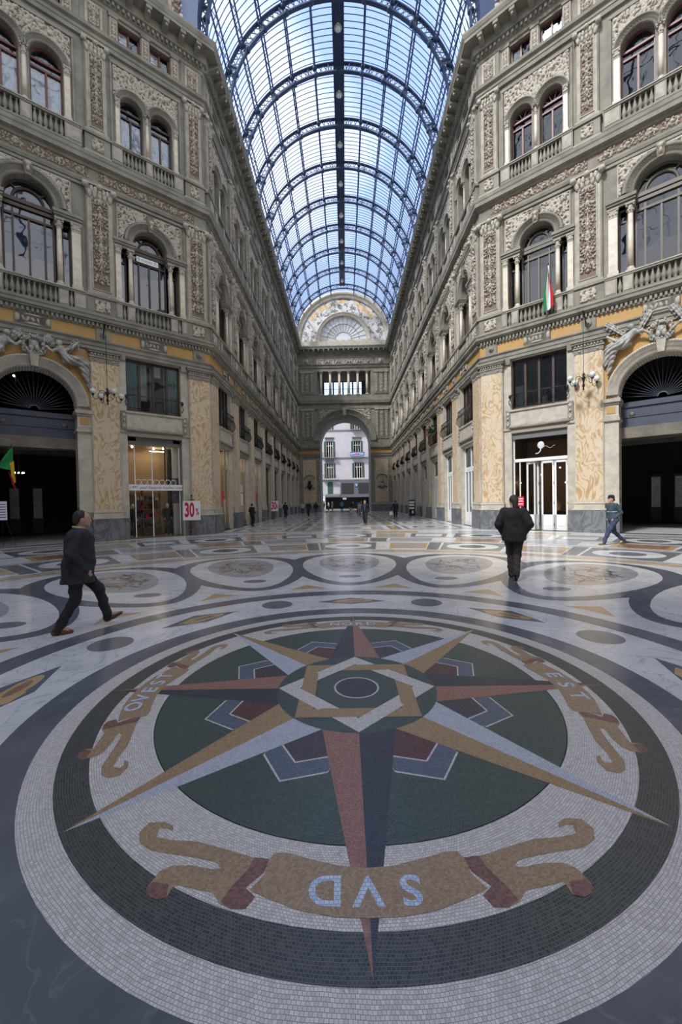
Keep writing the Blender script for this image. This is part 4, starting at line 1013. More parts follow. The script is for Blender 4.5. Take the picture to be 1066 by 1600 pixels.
# -- pilasters of the two upper storeys
def carved_cap(m, w, z, h, d):
    m.frustum(0, -d/2, z, z+h*.7, w*.42, d*.5, w*.52, d*.75, 'carved'); m.box(-w*.60, w*.60, -d*1.5, 0, z+h*.86, z+h, 'stone_light')
    for sg in (-1, 1): m.ball((sg*w*.5, -d*1.3, z+h*.72), w*.13, 'carved', 8, 6)
    n = 5
    for i in range(n):
        x = -w*.36+w*.72*i/(n-1)
        m.ball((x, -d*1.05, z+h*.22), w*.095, 'carved', 6, 5, (1, .7, 1.9)); m.ball((x*.8, -d*1.22, z+h*.52), w*.085, 'carved', 6, 5, (1, .7, 1.8))
    m.ball((0, -d*1.5, z+h*.8), w*.12, 'carved', 8, 6)
def upper_pil(name, w, z0, z1, zc, pw, seed, ped):
    k = Kit(name)
    m = k.part('pedestal'); m.box(-w/2-.06, w/2+.06, -.20, 0, ped[0], ped[1], 'stone'); m.box(-w/2-.12, w/2+.12, -.26, 0, ped[1], ped[1]+.12, 'stone'); m.box(-w/2-.1, w/2+.1, -.24, 0, ped[0], ped[0]+.06, 'stone_light')
    relief_grid(m, -pw/2, ped[0]+.16, pw, ped[1]-ped[0]-.26, -.205, .07, stamps_random(pw, ped[1]-ped[0]-.26, seed+5, .9, .16)+[(pw/2, .28, .1, .16, 0, 1)], 'relief', .025)
    m = k.part('shaft'); m.box(-w/2, w/2, -.12, 0, z0, z1, 'stone'); m.box(-w/2-.02, w/2+.02, -.17, 0, z0, z0+.14, 'stone_light'); m.box(-w/2+.06, w/2-.06, -.16, 0, z0+.14, z1, 'stone_light')
    m = k.part('carved_panel'); relief_grid(m, -pw/2, z0+.28, pw, z1-z0-.34, -.165, .13, stamps_candelabra(pw, z1-z0-.34, seed), 'relief', .021)
    for x in (-1, 1): m.box(*sorted((x*pw/2, x*(pw/2+.045))), -.19, -.15, z0+.24, z1-.02, 'stone_light')
    m.box(-pw/2, pw/2, -.19, -.15, z0+.24, z0+.28, 'stone_light'); m.box(-pw/2, pw/2, -.19, -.15, z1-.06, z1-.02, 'stone_light')
    m = k.part('capital'); carved_cap(m, w, z1, zc-z1, .18)
    return k
kp1 = upper_pil('carved_pilaster', 1.14, 11.52, 16.02, 16.6, .66, 3, (10.56, 11.4))
kp2 = upper_pil('carved_pilaster', .92, 18.98, 22.62, 23.2, .50, 9, (18.0, 18.85))
kp3 = Kit('attic_pilaster')
m = kp3.part('shaft'); m.box(-.55, .55, -.06, 0, 23.86, 25.14, 'stone'); m.box(-.36, .36, -.10, 0, 23.86, 25.05, 'stone_light')
m = kp3.part('carved_panel'); relief_grid(m, -.25, 23.95, .5, 1.0, -.105, .08, stamps_candelabra(.5, 1.0, 15), 'relief', .022)
# -- columns
def column_kit(zb, zt, r):
    k = Kit('marble_column'); H = zt-zb
    m = k.part('base'); m.box(-r*1.5, r*1.5, -r*1.5, r*1.5, 0, .1, 'pale_marble'); m.lathe([(r*1.4, .1), (r*1.45, .14), (r*1.3, .18), (r*1.12, .2), (r*1.2, .24), (r, .26)], (0, 0, 0), 'pale_marble', 14)
    m = k.part('shaft'); m.lathe([(r, .26), (r*.98, H*.45), (r*.85, H-.42)], (0, 0, 0), 'column_marble', 16)
    m = k.part('capital'); m.lathe([(r*.95, H-.42), (r*.98, H-.39), (r*.85, H-.37), (r*1.0, H-.2), (r*1.35, H-.06)], (0, 0, 0), 'carved', 12); m.box(-r*1.55, r*1.55, -r*1.55, r*1.55, H-.07, H, 'stone_light')
    for j in range(8):
        a = j*math.pi/4; m.ball((r*1.05*math.cos(a), r*1.05*math.sin(a), H-.29), r*.3, 'carved', 6, 4, (1, 1, 1.6)); 
        if j % 2: m.ball((r*1.6*math.cos(a), r*1.6*math.sin(a), H-.12), r*.38, 'carved', 6, 4)
    return k
kc1 = column_kit(11.5, 14.2, .105); kc1c = column_kit(11.5, 14.5, .115); kc2 = column_kit(18.95, 21.2, .085); kc2c = column_kit(18.95, 21.35, .10)
def halfpil_kit(zb, zt, w):
    k = Kit('marble_jamb_pilaster'); H = zt-zb
    m = k.part('base'); m.box(-w/2-.04, w/2+.04, -.17, 0, 0, .2, 'pale_marble')
    m = k.part('shaft'); m.box(-w/2, w/2, -.12, 0, .2, H-.4, 'column_marble')
    m = k.part('capital'); m.frustum(0, -.07, H-.4, H-.06, w*.48, .06, w*.6, .1, 'carved'); m.box(-w*.66, w*.66, -.19, 0, H-.07, H, 'stone_light')
    for i in range(3): m.ball((-w*.35+w*.35*i, -.14, H-.26), .045, 'carved', 6, 4, (1, .8, 1.6))
    for sg in (-1, 1): m.ball((sg*w*.5, -.16, H-.13), .05, 'carved', 6, 4)
    return k
kj1 = halfpil_kit(11.5, 14.2, .24); kj1c = halfpil_kit(11.5, 14.5, .34); kj2 = halfpil_kit(18.95, 21.2, .17); kj2c = halfpil_kit(18.95, 21.35, .22)
# -- balustrades
BAL = [(.06, 0), (.065, .06), (.04, .09), (.088, .15), (.093, .21), (.072, .32), (.045, .45), (.030, .53), (.05, .56), (.06, .62)]
def balus_kit(xs, piers, half, z0, H):
    k = Kit('stone_balustrade')
    m = k.part('base_course'); m.box(-half, half, -.24, -.02, z0, z0+.10, 'stone')
    m = k.part('rail'); m.box(-half, half, -.25, .0, z0+H-.13, z0+H-.05, 'stone'); m.box(-half, half, -.28, .0, z0+H-.05, z0+H, 'stone_light')
    s = (H-.23)/.62
    for x in xs: m = k.part('baluster'); m.lathe([(r, z*s) for r, z in BAL], (x, -.13, z0+.10), 'stone', 10)
    for a, b in piers: m = k.part('pier'); m.box(a, b, -.23, -.01, z0+.1, z0+H-.13, 'stone'); m.box(a+.05, b-.05, -.245, -.2, z0+.16, z0+H-.2, 'stone_light') if b-a > .2 else None
    return k
kb1 = balus_kit([-.72+.206*i for i in range(8)]+[-1.30, 1.30], [(-1.68, -1.40), (-1.20, -.83), (.83, 1.20), (1.40, 1.68)], 1.68, 10.56, .94)
kb1c = balus_kit([-.84+.187*i for i in range(10)]+[-1.42, 1.42], [(-2.0, -1.52), (-1.32, -.93), (.93, 1.32), (1.52, 2.0)], 2.0, 10.56, .94)
kb2 = balus_kit([.26+.17*i for i in range(6)]+[-.26-.17*i for i in range(6)], [(-.16, .16), (-1.68, -1.2), (1.2, 1.68)], 1.68, 18.02, .94)
kb2c = balus_kit([.30+.19*i for i in range(6)]+[-.30-.19*i for i in range(6)], [(-.2, .2), (-2.0, -1.36), (1.36, 2.0)], 2.0, 18.02, .94)

# ================================================================== WINDOWS
def curt(m, x0, x1, y, z0, z1, mt, amp=.02, f=38):
    n = max(4, int((x1-x0)/.03)); vs = []
    for i in range(n+1):
        x = x0+(x1-x0)*i/n; yy = y+amp*math.sin(x*f)+amp*.5*math.sin(x*f*2.3)
        vs += [(x, yy, z0), (x, yy, z1)]
    m.add(vs, [(2*i, 2*i+2, 2*i+3, 2*i+1) for i in range(n)], mt, True)
def rect_pane(m, x0, x1, z0, z1, y, mt='window_glass'): m.add([(x0, y, z0), (x1, y, z0), (x1, y, z1), (x0, y, z1)], [(0, 1, 2, 3)], mt)
def arch_pane(m, r, z0, zs, y, mt='window_glass'):
    pts = archl(0, r, z0, zs, 20); m.add([(x, y, z) for x, z in pts], [tuple(range(len(pts)))], mt)
def kit_mezz(curtain, fm='frame_brown'):
    k = Kit('window'); m = k.part('window_frame'); y0, y1 = .22, .32
    for x in (-1.31, -.66, 0, .66, 1.31): m.box(x-.055, x+.055, y0, y1, 6.34, 8.95, fm)
    m.box(-1.31, 1.31, y0, y1, 6.34, 6.46, fm); m.box(-1.31, 1.31, y0, y1, 8.84, 8.95, fm)
    g = k.part('pane'); rect_pane(g, -1.3, 1.3, 6.4, 8.9, .27)
    c = k.part('curtain')
    if curtain == 'green':
        curt(c, -1.28, -.70, .34, 6.4, 8.9, 'curtain_green'); curt(c, -.62, -.25, .42, 7.0, 8.9, 'curtain', .02); curt(c, -.12, .03, .34, 6.4, 8.9, 'curtain_green'); curt(c, .04, .42, .42, 8.3, 8.9, 'curtain', .02); curt(c, .55, .64, .34, 6.4, 8.9, 'curtain_green'); curt(c, .72, 1.28, .34, 6.4, 8.9, 'curtain_green')
    elif curtain == 'dim':
        curt(c, -1.25, 1.25, .42, 6.4, 8.9, 'curtain_reflection', .01); curt(c, -1.2, -.8, .38, 6.4, 7.6, 'curtain'); curt(c, .1, .35, .38, 6.4, 6.9, 'curtain')
    else: curt(c, -1.2, -.9, .45, 6.4, 8.9, 'curtain')
    return k
km_g = kit_mezz('green'); km_d = kit_mezz('dim'); km = kit_mezz('few')
def kit_ser(g, fm, studio=False, curtain=None):
    k = Kit('window'); r, s, zs, zi = g['R'], g['slot'], g['zs'], g['zi']; y0, y1 = .34, .44
    m = k.part('window_frame')
    for x in (-r+.02, -r*.62, 0, r*.62, r-.02): m.box(x-.04, x+.04, y0, y1, 11.5, zi-.28 if abs(x) < r*.5 else zi-.0, fm)
    m.box(-r, r, y0-.02, y1, zi-.30, zi-.20, fm); m.box(-r, r, y0-.03, y1, zi+.10, zi+.24, fm); m.box(-r, r, y0, y1, 11.5, 11.66, fm)
    m.ring(0, zs, [(r, y0), (r-.09, y0), (r-.09, y1)], 0, math.pi, fm, 20); m.ring(0, zs, [(r*.66, y1), (r*.66, y0-.02), (r*.55, y0-.02), (r*.55, y1)], 0, math.pi, fm, 18)
    m.box(-r, r, y0-.03, y1, zs-.14, zs+.02, fm)
    for a in (.75, 2.39): m.bar((r*.62*math.cos(a), y0+.03, zs+r*.62*math.sin(a)), (r*.97*math.cos(a), y0+.03, zs+r*.97*math.sin(a)), .05, .08, fm)
    for sg in (-1, 1):
        a, b = sorted((sg*(r+.28), sg*s)); m.box(a, b, y0, y1, 11.5, 11.62, fm); m.box(a, b, y0, y1, zi-.55, zi-.47, fm)
        for x in (a+.02, b-.03): m.box(x-.03, x+.03, y0, y1, 11.5, zi, fm)
    p = k.part('pane'); arch_pane(p, r, 11.5, zs, .40)
    for sg in (-1, 1): rect_pane(p, *sorted((sg*r, sg*s)), 11.5, zi, .40)
    if curtain: c = k.part('curtain'); curt(c, -r*.6, r*.6, .62, 11.5, zs, curtain)
    return k
ks_br = kit_ser(SIDE, 'frame_brown'); ks_gr = kit_ser(SIDE, 'frame_grey'); ks_c = kit_ser(CENT, 'frame_brown'); ks_c2 = kit_ser(CENT, 'frame_grey')
def kit_tw(g, fm, curtain='curtain', fan=False):
    k = Kit('window'); r, zs = g['R2'], g['zs2']; y0, y1 = .30, .40
    m = k.part('window_frame')
    for x in (-r+.02, 0, r-.02): m.box(x-.04, x+.04, y0, y1, 18.95, zs-.32 if x == 0 else zs, fm)
    m.box(-r, r, y0-.01, y1, zs-.36, zs-.28, fm); m.box(-r, r, y0-.03, y1, zs-.04, zs+.05, fm); m.box(-r, r, y0, y1, 18.95, 19.08, fm)
    m.ring(0, zs, [(r, y0), (r-.07, y0), (r-.07, y1)], 0, math.pi, fm, 16)
    if fan:
        for a in (.6, 1.2, 1.94, 2.54): m.tube([(.1*math.cos(a), y0+.05, zs+.1*math.sin(a)), ((r-.05)*math.cos(a), y0+.05, zs+(r-.05)*math.sin(a))], .012, 'frame_white', 5)
    p = k.part('pane'); arch_pane(p, r, 18.95, zs, .36)
    if curtain: c = k.part('curtain'); curt(c, -r+.05, -.05, .415, 18.95, zs-.35, curtain); curt(c, .06, r-.06, .415, 18.95, zs-.35, curtain)
    return k
kt_b = kit_tw(SIDE, 'frame_brown'); kt_r = kit_tw(SIDE, 'frame_red', None, True); kt_cr = kit_tw(CENT, 'frame_red'); kt_cr2 = kit_tw(CENT, 'frame_red', None); kt_far = kit_tw(SIDE, 'frame_brown', None)
def kit_att(fm, curtain):
    k = Kit('window'); m = k.part('window_frame')
    for x in (-.46, 0, .46): m.box(x-.04, x+.04, .2, .3, 23.9, 25.0, fm)
    m.box(-.5, .5, .2, .3, 23.9, 23.98, fm); m.box(-.5, .5, .2, .3, 24.92, 25.0, fm)
    p = k.part('pane'); rect_pane(p, -.5, .5, 23.9, 25.0, .26)
    c = k.part('curtain')
    if curtain == 'slats':
        for i in range(5): c.box(-.44, -.04, .34, .36, 24.0+i*.2, 24.16+i*.2, 'curtain')
    else: curt(c, -.42, -.05, .4, 23.95, 24.95, 'white_paint')
    return k
ka_s = kit_att('frame_red', 'slats'); ka_c = kit_att('frame_red', 'c')
def kit_doors():
    k = Kit('door'); m = k.part('door_frame'); f = 'frame_white'; y0, y1 = .24, .36
    for x in (-1.26, 1.26): m.box(x-.05, x+.05, y0, y1, 0, 5.1, f)
    m.box(-1.3, 1.3, y0, y1, 3.55, 3.72, f); m.box(-1.3, 1.3, y0, y1, 4.98, 5.1, f); m.box(-.04, .04, y0, y1, 3.7, 5.1, f)
    for i in range(4):
        x0 = -1.2+.605*i; x1 = x0+.585
        d = k.part('door_leaf')
        d.box(x0, x0+.09, y0, y1-.04, 0, 3.54, f); d.box(x1-.09, x1, y0, y1-.04, 0, 3.54, f); d.box(x0, x1, y0, y1-.04, 0, .85, f); d.box(x0, x1, y0, y1-.04, 3.42, 3.54, f)
        d.box(x0+.12, x1-.12, y0-.02, y0, .25, .62, f); rect_pane(d, x0+.09, x1-.09, .85, 3.42, y0+.05, 'window_glass')
    h = k.part('handle'); h.tube([(-.02, y0-.01, 1.0), (-.02, y0-.06, 1.02), (-.02, y0-.06, 1.16), (-.02, y0-.01, 1.18)], .012, 'dark_metal', 6); h.tube([(.08, y0-.01, 1.0), (.08, y0-.06, 1.02), (.08, y0-.06, 1.16), (.08, y0-.01, 1.18)], .012, 'dark_metal', 6)
    p = k.part('pane'); rect_pane(p, -1.25, 1.25, 3.7, 5.0, .3)
    return k
kd = kit_doors()
def kit_shopwin(lit):
    k = Kit('window'); m = k.part('window_frame'); y0, y1 = .25, .31; f = 'frame_brown' if not lit else 'pale_marble'
    for x in (-1.28, -.45, .45, 1.28): m.box(x-.035, x+.035, y0, y1, 0, 5.1, f)
    m.box(-1.3, 1.3, y0, y1, 3.9, 4.0, f); m.box(-1.3, 1.3, y0, y1, 0, .35, 'grey_marble')
    p = k.part('pane'); rect_pane(p, -1.28, 1.28, .3, 5.1, .28, 'shop_glass')
    b = k.part('shop_interior')
    b.box(-1.9, 1.9, 1.9, 1.95, 0, 5.1, 'interior_cream')
    b.box(-1.31, -1.25, .46, 1.9, 0, 5.1, 'interior_cream'); b.box(1.25, 1.31, .46, 1.9, 0, 5.1, 'interior_cream'); b.box(-1.3, 1.3, .35, 1.9, .0, .3, 'interior_wood')
    if lit: b.box(-.9, .9, .8, .95, 5.0, 5.04, 'ceiling_lamp')
    return k
kw_lit = kit_shopwin(True); kw_dim = kit_shopwin(False)
# -- wrought iron railing of the mezzanine windows
krl = Kit('iron_railing')
m = krl.part('top_rail'); m.tube([(-1.30, .0, 7.05), (-1.28, -.12, 7.08), (-1.0, -.16, 7.10), (1.0, -.16, 7.10), (1.28, -.12, 7.08), (1.30, 0, 7.05)], .018, 'dark_metal', 6)
m = krl.part('bottom_rail'); m.tube([(-1.28, -.08, 6.48), (1.28, -.08, 6.48)], .014, 'dark_metal', 6)
for i in range(13):
    x = -1.2+.2*i; m.tube([(x, -.10, 6.48), (x+(.05 if i % 2 else -.05), -.14, 6.78), (x, -.15, 7.09)], .008, 'dark_metal', 4)
for sg in (-1, 1):
    m = krl.part('scroll'); m.ball((sg*1.34, -.12, 7.0), .07, 'dark_metal', 8, 6, (1, 1, 1.6)); m.tube([(sg*1.32, -.1, 6.9), (sg*1.40, -.12, 6.75), (sg*1.36, -.12, 6.6), (sg*1.30, -.08, 6.55)], .02, 'dark_metal', 5)
krh = Kit('iron_railing')      # bulging balcony railing of the arm windows
m = krh.part('top_rail'); m.tube([(-1.30, .0, 7.35), (-1.28, -.20, 7.36), (1.28, -.20, 7.36), (1.30, 0, 7.35)], .022, 'dark_metal', 6)
m = krh.part('bars')
for i in range(27):
    x = -1.28+.0985*i; m.tube([(x, -.12, 6.40), (x, -.32, 6.62), (x, -.30, 6.85), (x, -.20, 7.1), (x, -.20, 7.36)], .010, 'dark_metal', 4)
m = krh.part('bottom_rail'); m.tube([(-1.30, 0, 6.40), (-1.28, -.12, 6.40), (1.28, -.12, 6.40), (1.3, 0, 6.4)], .02, 'dark_metal', 6)

NW = [0]; ND = [0]
def win(kit, fr, x, z=0, det=True, lb='', y=0.0):
    NW[0] += 1
    return kit.make(fr, x, y, z, det, 'window_%d' % NW[0], label=lb, cat='window', kind='structure')
SIDE_N = {'LA': 'left arm', 'RA': 'right arm'}
for fr in ('LA', 'RA'):
    sg = SG[fr]; nm = SIDE_N[fr]; hand = 'left' if fr == 'LA' else 'right'
    for k, p in enumerate(ARM_P):
        det = k < 3; w_ = 'corner pier facing the arm' if k == 0 else '%s pier from the near corner' % ORD[k-1]
        x = sg*p
        (kp0 if k else (kp0a if fr == 'LA' else kp0b)).make(fr, x, 0, 0, det, label='yellow marble pilaster at street level, %s, %s' % (w_, nm), cat='pilaster', group='marble pilasters along the %s arm wall' % hand)
        kp1.make(fr, x, 0, 0, det, label='carved grey pilaster of the second storey, %s, %s' % (w_, nm), cat='pilaster', group='carved second storey pilasters, %s arm' % hand)
        kp2.make(fr, x, 0, 0, det, label='carved grey pilaster of the third storey, %s, %s' % (w_, nm), cat='pilaster', group='carved third storey pilasters, %s arm' % hand)
        kp3.make(fr, x, 0, 0, k < 1, label='short carved attic pilaster, %s, %s' % (w_, nm), cat='pilaster', group='attic pilasters, %s arm' % hand)
    for k, b in enumerate(ARM_B):
        det = k < 3; x = sg*b; w_ = '%s bay from the near corner, %s' % (ORD[k], nm)
        win(km, fr, x, 0, det, 'mezzanine window, '+w_)
        krh.make(fr, x, 0, 0, k < 2, label='black bulging iron balcony railing, '+w_, cat='railing', group='balcony railings, %s arm' % hand)
        if fr == 'LA': win(kw_lit if k < 3 else kw_dim, fr, x, 0, det, 'tall shop window, '+w_)
        else:
            ND[0] += 1; kd.make(fr, x, 0, 0, det, 'door_%d' % ND[0], label='white glazed shop doors, '+w_, cat='door', kind='structure')
        win(ks_br if fr == 'LA' else ks_gr, fr, x, 0, det, 'arched three-part window, '+w_)
        kb1.make(fr, x, 0, 0, det, label='stone balustrade under the arched window, '+w_, cat='balustrade', group='second storey balustrades, %s arm' % hand)
        kb2.make(fr, x, 0, 0, k < 1, label='stone balustrade under the twin windows, '+w_, cat='balustrade', group='third storey balustrades, %s arm' % hand)
        for s2, q in ((-1, 'left'), (1, 'right')):
            kc1.make(fr, x+s2*SIDE['col'], .02, 11.5, det, label='marble column %s of the arched window, %s' % (q, w_), cat='column', group='window columns, %s arm' % hand)
            kj1.make(fr, x+s2*1.51, 0, 11.5, k < 2, label='flat jamb pilaster %s of the arched window, %s' % (q, w_), cat='pilaster', group='window jamb pilasters, %s arm' % hand)
            win(kt_far, fr, x+s2*SIDE['c2'], 0, k < 1, '%s of the twin arched windows, %s' % (q, w_)); win(ka_s, fr, x+s2*.72, 0, k < 1, '%s attic window, %s' % (q, w_))
        kc2.make(fr, x, .04, 18.95, k < 2, label='slender column between the twin windows, '+w_, cat='column', group='twin window columns, %s arm' % hand)
for fr in ('LD', 'RD'):
    sg = SG[fr]; hand = 'left' if fr == 'LD' else 'right'; nm = '%s diagonal front' % hand
    for p, w_ in ((.58, 'at the corner of the arm'), (5.11, 'between shop bay and big arch')):
        x = sg*p
        (kp0 if p > 1 else (kp0b if fr == 'LD' else kp0a)).make(fr, x, 0, 0, True, label='swirled yellow marble pilaster %s, %s' % (w_, nm), cat='pilaster')
        kp1.make(fr, x, 0, 0, True, label='carved second storey pilaster %s, %s' % (w_, nm), cat='pilaster')
        kp2.make(fr, x, 0, 0, True, label='carved third storey pilaster %s, %s' % (w_, nm), cat='pilaster')
        kp3.make(fr, x, 0, 0, True, label='short attic pilaster with carved panel %s, %s' % (w_, nm), cat='pilaster')
    x = sg*2.87; X = sg*DIAG_C
    win(km_g if fr == 'LD' else km_d, fr, x, 0, True, 'four-light mezzanine window above the shop, '+nm)
    krl.make(fr, x, 0, 0, True, label='thin black iron railing across the mezzanine window, '+nm, cat='railing')
    win(ks_br if fr == 'LD' else ks_gr, fr, x, 0, True, 'arched three-part window above the shop bay, '+nm)
    win(ks_c if fr == 'LD' else ks_c2, fr, X, 0, True, 'large arched window above the big arch, '+nm)
    for c, g, cc, jj, b1, b2, wn in ((x, SIDE, kc1, kj1, kb1, kb2, 'above the shop bay'), (X, CENT, kc1c, kj1c, kb1c, kb2c, 'above the big arch')):
        b1.make(fr, c, 0, 0, True, label='stone balustrade of the second storey %s, %s' % (wn, nm), cat='balustrade')
        b2.make(fr, c, 0, 0, True, label='stone balustrade of the third storey %s, %s' % (wn, nm), cat='balustrade')
        for s2, q in ((-1, 'left'), (1, 'right')):
            cc.make(fr, c+s2*g['col'], .02, 11.5, True, label='round marble column %s of the second storey window %s, %s' % (q, wn, nm), cat='column')
            jj.make(fr, c+s2*(g['slot']+g['pil'])/2, 0, 11.5, True, label='flat jamb pilaster %s of the second storey window %s, %s' % (q, wn, nm), cat='pilaster')
            kt = (kt_b if g is SIDE else kt_cr) if fr == 'LD' else (kt_r if g is SIDE else kt_cr2)
            win(kt, fr, c+s2*g['c2'], 0, True, '%s of the twin arched windows %s, %s' % (q, wn, nm))
            (kj2 if g is SIDE else kj2c).make(fr, c+s2*(g['c2']+g['R2']+.14), 0, 18.95, True, label='flat jamb pilaster %s of the twin windows %s, %s' % (q, wn, nm), cat='pilaster')
            win(ka_s if fr == 'LD' else ka_c, fr, c+s2*.72*(1 if g is SIDE else 1.12), 0, True, '%s attic window %s, %s' % (q, wn, nm))
        (kc2 if g is SIDE else kc2c).make(fr, c, .02, 18.95, True, label='round column between the twin windows %s, %s' % (wn, nm), cat='column')

# the third bay of each diagonal front lies outside the picture: one joined mesh each
def merged(items, fr, name, label):
    a = MB()
    for kit, x, y, z in items:
        for nm, mb, sub in kit.parts:
            b0 = len(a.v); a.v += [(q[0]+x, q[1]+y, q[2]+z) for q in mb.v]; mp = [a.mi(q) for q in mb.mats]
            a.f += [[b0+i for i in f] for f in mb.f]; a.m += [mp[i] for i in mb.m]; a.sm += mb.sm
            for i, q in mb.h.items(): a.h[b0+i] = q
    o = a.build(name, label=label, cat='facade bay', kind='structure'); place(o, fr, 0, 0, 0)
for fr, n, hand in (('LD', 14, 'left'), ('RD', 15, 'right')):
    s_ = SG[fr]; c = s_*12.63; it = []
    for p in (10.39, 14.92): it += [(kp0 if p < 11 else (kp0a if s_ < 0 else kp0b), s_*p, 0, 0), (kp1, s_*p, 0, 0), (kp2, s_*p, 0, 0), (kp3, s_*p, 0, 0)]
    it += [(km, c, 0, 0), (krl, c, 0, 0), (kw_dim, c, 0, 0), (ks_br, c, 0, 0), (kb1, c, 0, 0), (kb2, c, 0, 0), (kc2, c, .02, 18.95)]
    for s2 in (-1, 1): it += [(kc1, c+s2*SIDE['col'], .02, 11.5), (kj1, c+s2*1.51, 0, 11.5), (kt_far, c+s2*SIDE['c2'], 0, 0), (kj2, c+s2*(SIDE['c2']+SIDE['R2']+.14), 0, 18.95), (ka_s, c+s2*.72, 0, 0)]
    merged(it, fr, 'trim_%d' % n, 'outer bay of the %s diagonal front beyond the big arch' % hand)
# loggia columns, balustrade and lunette window of the far wall
kcl = column_kit(18.9, 22.7, .21)
for i in range(6):
    kcl.make('FAR', -3.73+1.49*i, .25, 18.9, True, label='tall loggia column of the far wall, %s from the left' % ORD[i], cat='column', group='columns of the far loggia')
lr = empty('loggia_railing', wp('FAR', 0, .15, 18.9), label='thin iron railing behind the columns of the far loggia', cat='railing')
m = MB(); m.tube([(-4.3, 0, .95), (4.3, 0, .95)], .03, 'dark_metal', 6); m.build('top_rail', parent=lr)
m = MB()
for i in range(44): m.tube([(-4.2+.195*i, 0, 0), (-4.2+.195*i, 0, .95)], .012, 'dark_metal', 4)
m.build('bars', parent=lr)
NW[0] += 1; lw = empty('window_%d' % NW[0], wp('FAR', 0, .25, ZL+.3), label='half-round fan window of the far lunette', cat='window', kind='structure')
m = MB()
for i in range(1, 14):
    a = math.pi*i/14; m.bar((1.3*math.cos(a), 0, 1.3*math.sin(a)), (3.75*math.cos(a), 0, 3.75*math.sin(a)), .06, .08, 'stone_light')
for r in (1.3, 2.6): m.ring(0, 0, [(r, .05), (r, -.04), (r+.07, -.04), (r+.07, .05)], 0, math.pi, 'stone_light', 30)
m.box(-3.75, 3.75, -.05, .05, 0, .1, 'stone_light'); m.build('window_frame', parent=lw)
m = MB(); arch_pane(m, 3.75, 0, 0.001, .02, 'glass_frost'); m.build('pane', parent=lw)
# ================================================================== GLASS VAULT
ZV, RV = 27.4, 8.0
vault = empty('ceiling', (0, 0, ZV), label='barrel vault of iron ribs and glass over the arcade arm', cat='glass roof', kind='structure')
def arcpts(r, y, a0=0, a1=math.pi, n=48): return [(r*math.cos(a0+(a1-a0)*i/n), y, r*math.sin(a0+(a1-a0)*i/n)) for i in range(n+1)]
def arcstrip(m, r0, r1, y0, y1, mt, n=48, a0=0, a1=math.pi):
    vs = []
    for i in range(n+1):
        a = a0+(a1-a0)*i/n
        for r, y in ((r0, y0), (r1, y0), (r1, y1), (r0, y1)): vs.append((r*math.cos(a), y, r*math.sin(a)))
    m.add(vs, [(i*4+j, i*4+(j+1) % 4, (i+1)*4+(j+1) % 4, (i+1)*4+j) for i in range(n) for j in range(4)], mt)
def rib_mesh(m, big=False):
    w = .13
    arcstrip(m, 7.22, 7.30, -w, w, 'iron_blue'); arcstrip(m, 7.86, 7.94, -w, w, 'iron_blue')
    N = 60
    for i in range(N):
        a, b = math.pi*i/N, math.pi*(i+1)/N
        m.bar((7.28*math.cos(a), 0, 7.28*math.sin(a)), (7.88*math.cos(b), 0, 7.88*math.sin(b)), .05, .03, 'iron_web')
        m.bar((7.88*math.cos(a), 0, 7.88*math.sin(a)), (7.28*math.cos(b), 0, 7.28*math.sin(b)), .05, .03, 'iron_web')
        if i % 4 == 0: m.bar((7.25*math.cos(a), 0, 7.25*math.sin(a)), (7.9*math.cos(a), 0, 7.9*math.sin(a)), .07, .2, 'iron_blue')
NODE_A = [90+13.8*k for k in range(-6, 7) if k != 0]
RIB_Y = [22.4+4.45*k for k in range(10)]
mb = MB(); rib_mesh(mb)
for a in NODE_A:
    for r in (7.3, 7.8): mb.ball((r*math.cos(R(a)), 0, r*math.sin(R(a))), .2, 'iron_blue', 8, 5)
rm = mb.mesh('main_rib')
for y in RIB_Y:
    o = bpy.data.objects.new('main_rib', rm); COL.objects.link(o); o.parent = vault; o.location = (0, y, 0)
PA = [90+13.8*k for k in range(-6, 7) if k != 0]
L = YF-22.3
mb = MB()
mb.box(-.045, .045, 0, L, .28, .36, 'iron_blue'); mb.box(-.045, .045, 0, L, -.06, 0, 'iron_blue')
nn = int(L/.55)
for i in range(nn):
    y0, y1 = i*L/nn, (i+1)*L/nn
    mb.bar((0, y0, 0 if i % 2 else .3), (0, y1, .3 if i % 2 else 0), .035, .03, 'iron_blue')
pm = mb.mesh('purlin')
for a in PA:
    o = bpy.data.objects.new('purlin', pm); COL.objects.link(o); o.parent = vault
    o.location = (7.6*math.cos(R(a)), 22.3, 7.6*math.sin(R(a))); o.rotation_euler = (0, R(90-a), 0)
for a in PA:      # node boxes where purlins meet the ribs
    pass
def glaz(n, per):
    m = MB()
    for i in range(n):
        y = per*(i+.5)/n; m.tube(arcpts(8.0, y, n=40), .032, 'iron_blue', 4)
    vs = []; N = 48
    for i in range(N+1):
        a = math.pi*i/N; vs += [(8.06*math.cos(a), 0, 8.06*math.sin(a)), (8.06*math.cos(a), per, 8.06*math.sin(a))]
    m.add(vs, [(2*i, 2*i+1, 2*i+3, 2*i+2) for i in range(N)], 'roof_glass', True)
    return m
gm = glaz(11, 4.45).mesh('glazing_bay')
for k in range(10):
    if RIB_Y[k]+4.45 > YF+2.3: continue
    o = bpy.data.objects.new('glazing_bay', gm); COL.objects.link(o); o.parent = vault; o.location = (0, RIB_Y[k], 0)
mb = MB(); mb.box(-.36, .36, 0, L-2.2, 7.72, 7.98, 'iron_blue'); mb.box(-.42, -.36, 0, L-2.2, 7.6, 7.98, 'iron_blue'); mb.box(.36, .42, 0, L-2.2, 7.6, 7.98, 'iron_blue')
o = mb.build('ridge_walkway', parent=vault); o.location = (0, 22.3, 0)
mb = MB()
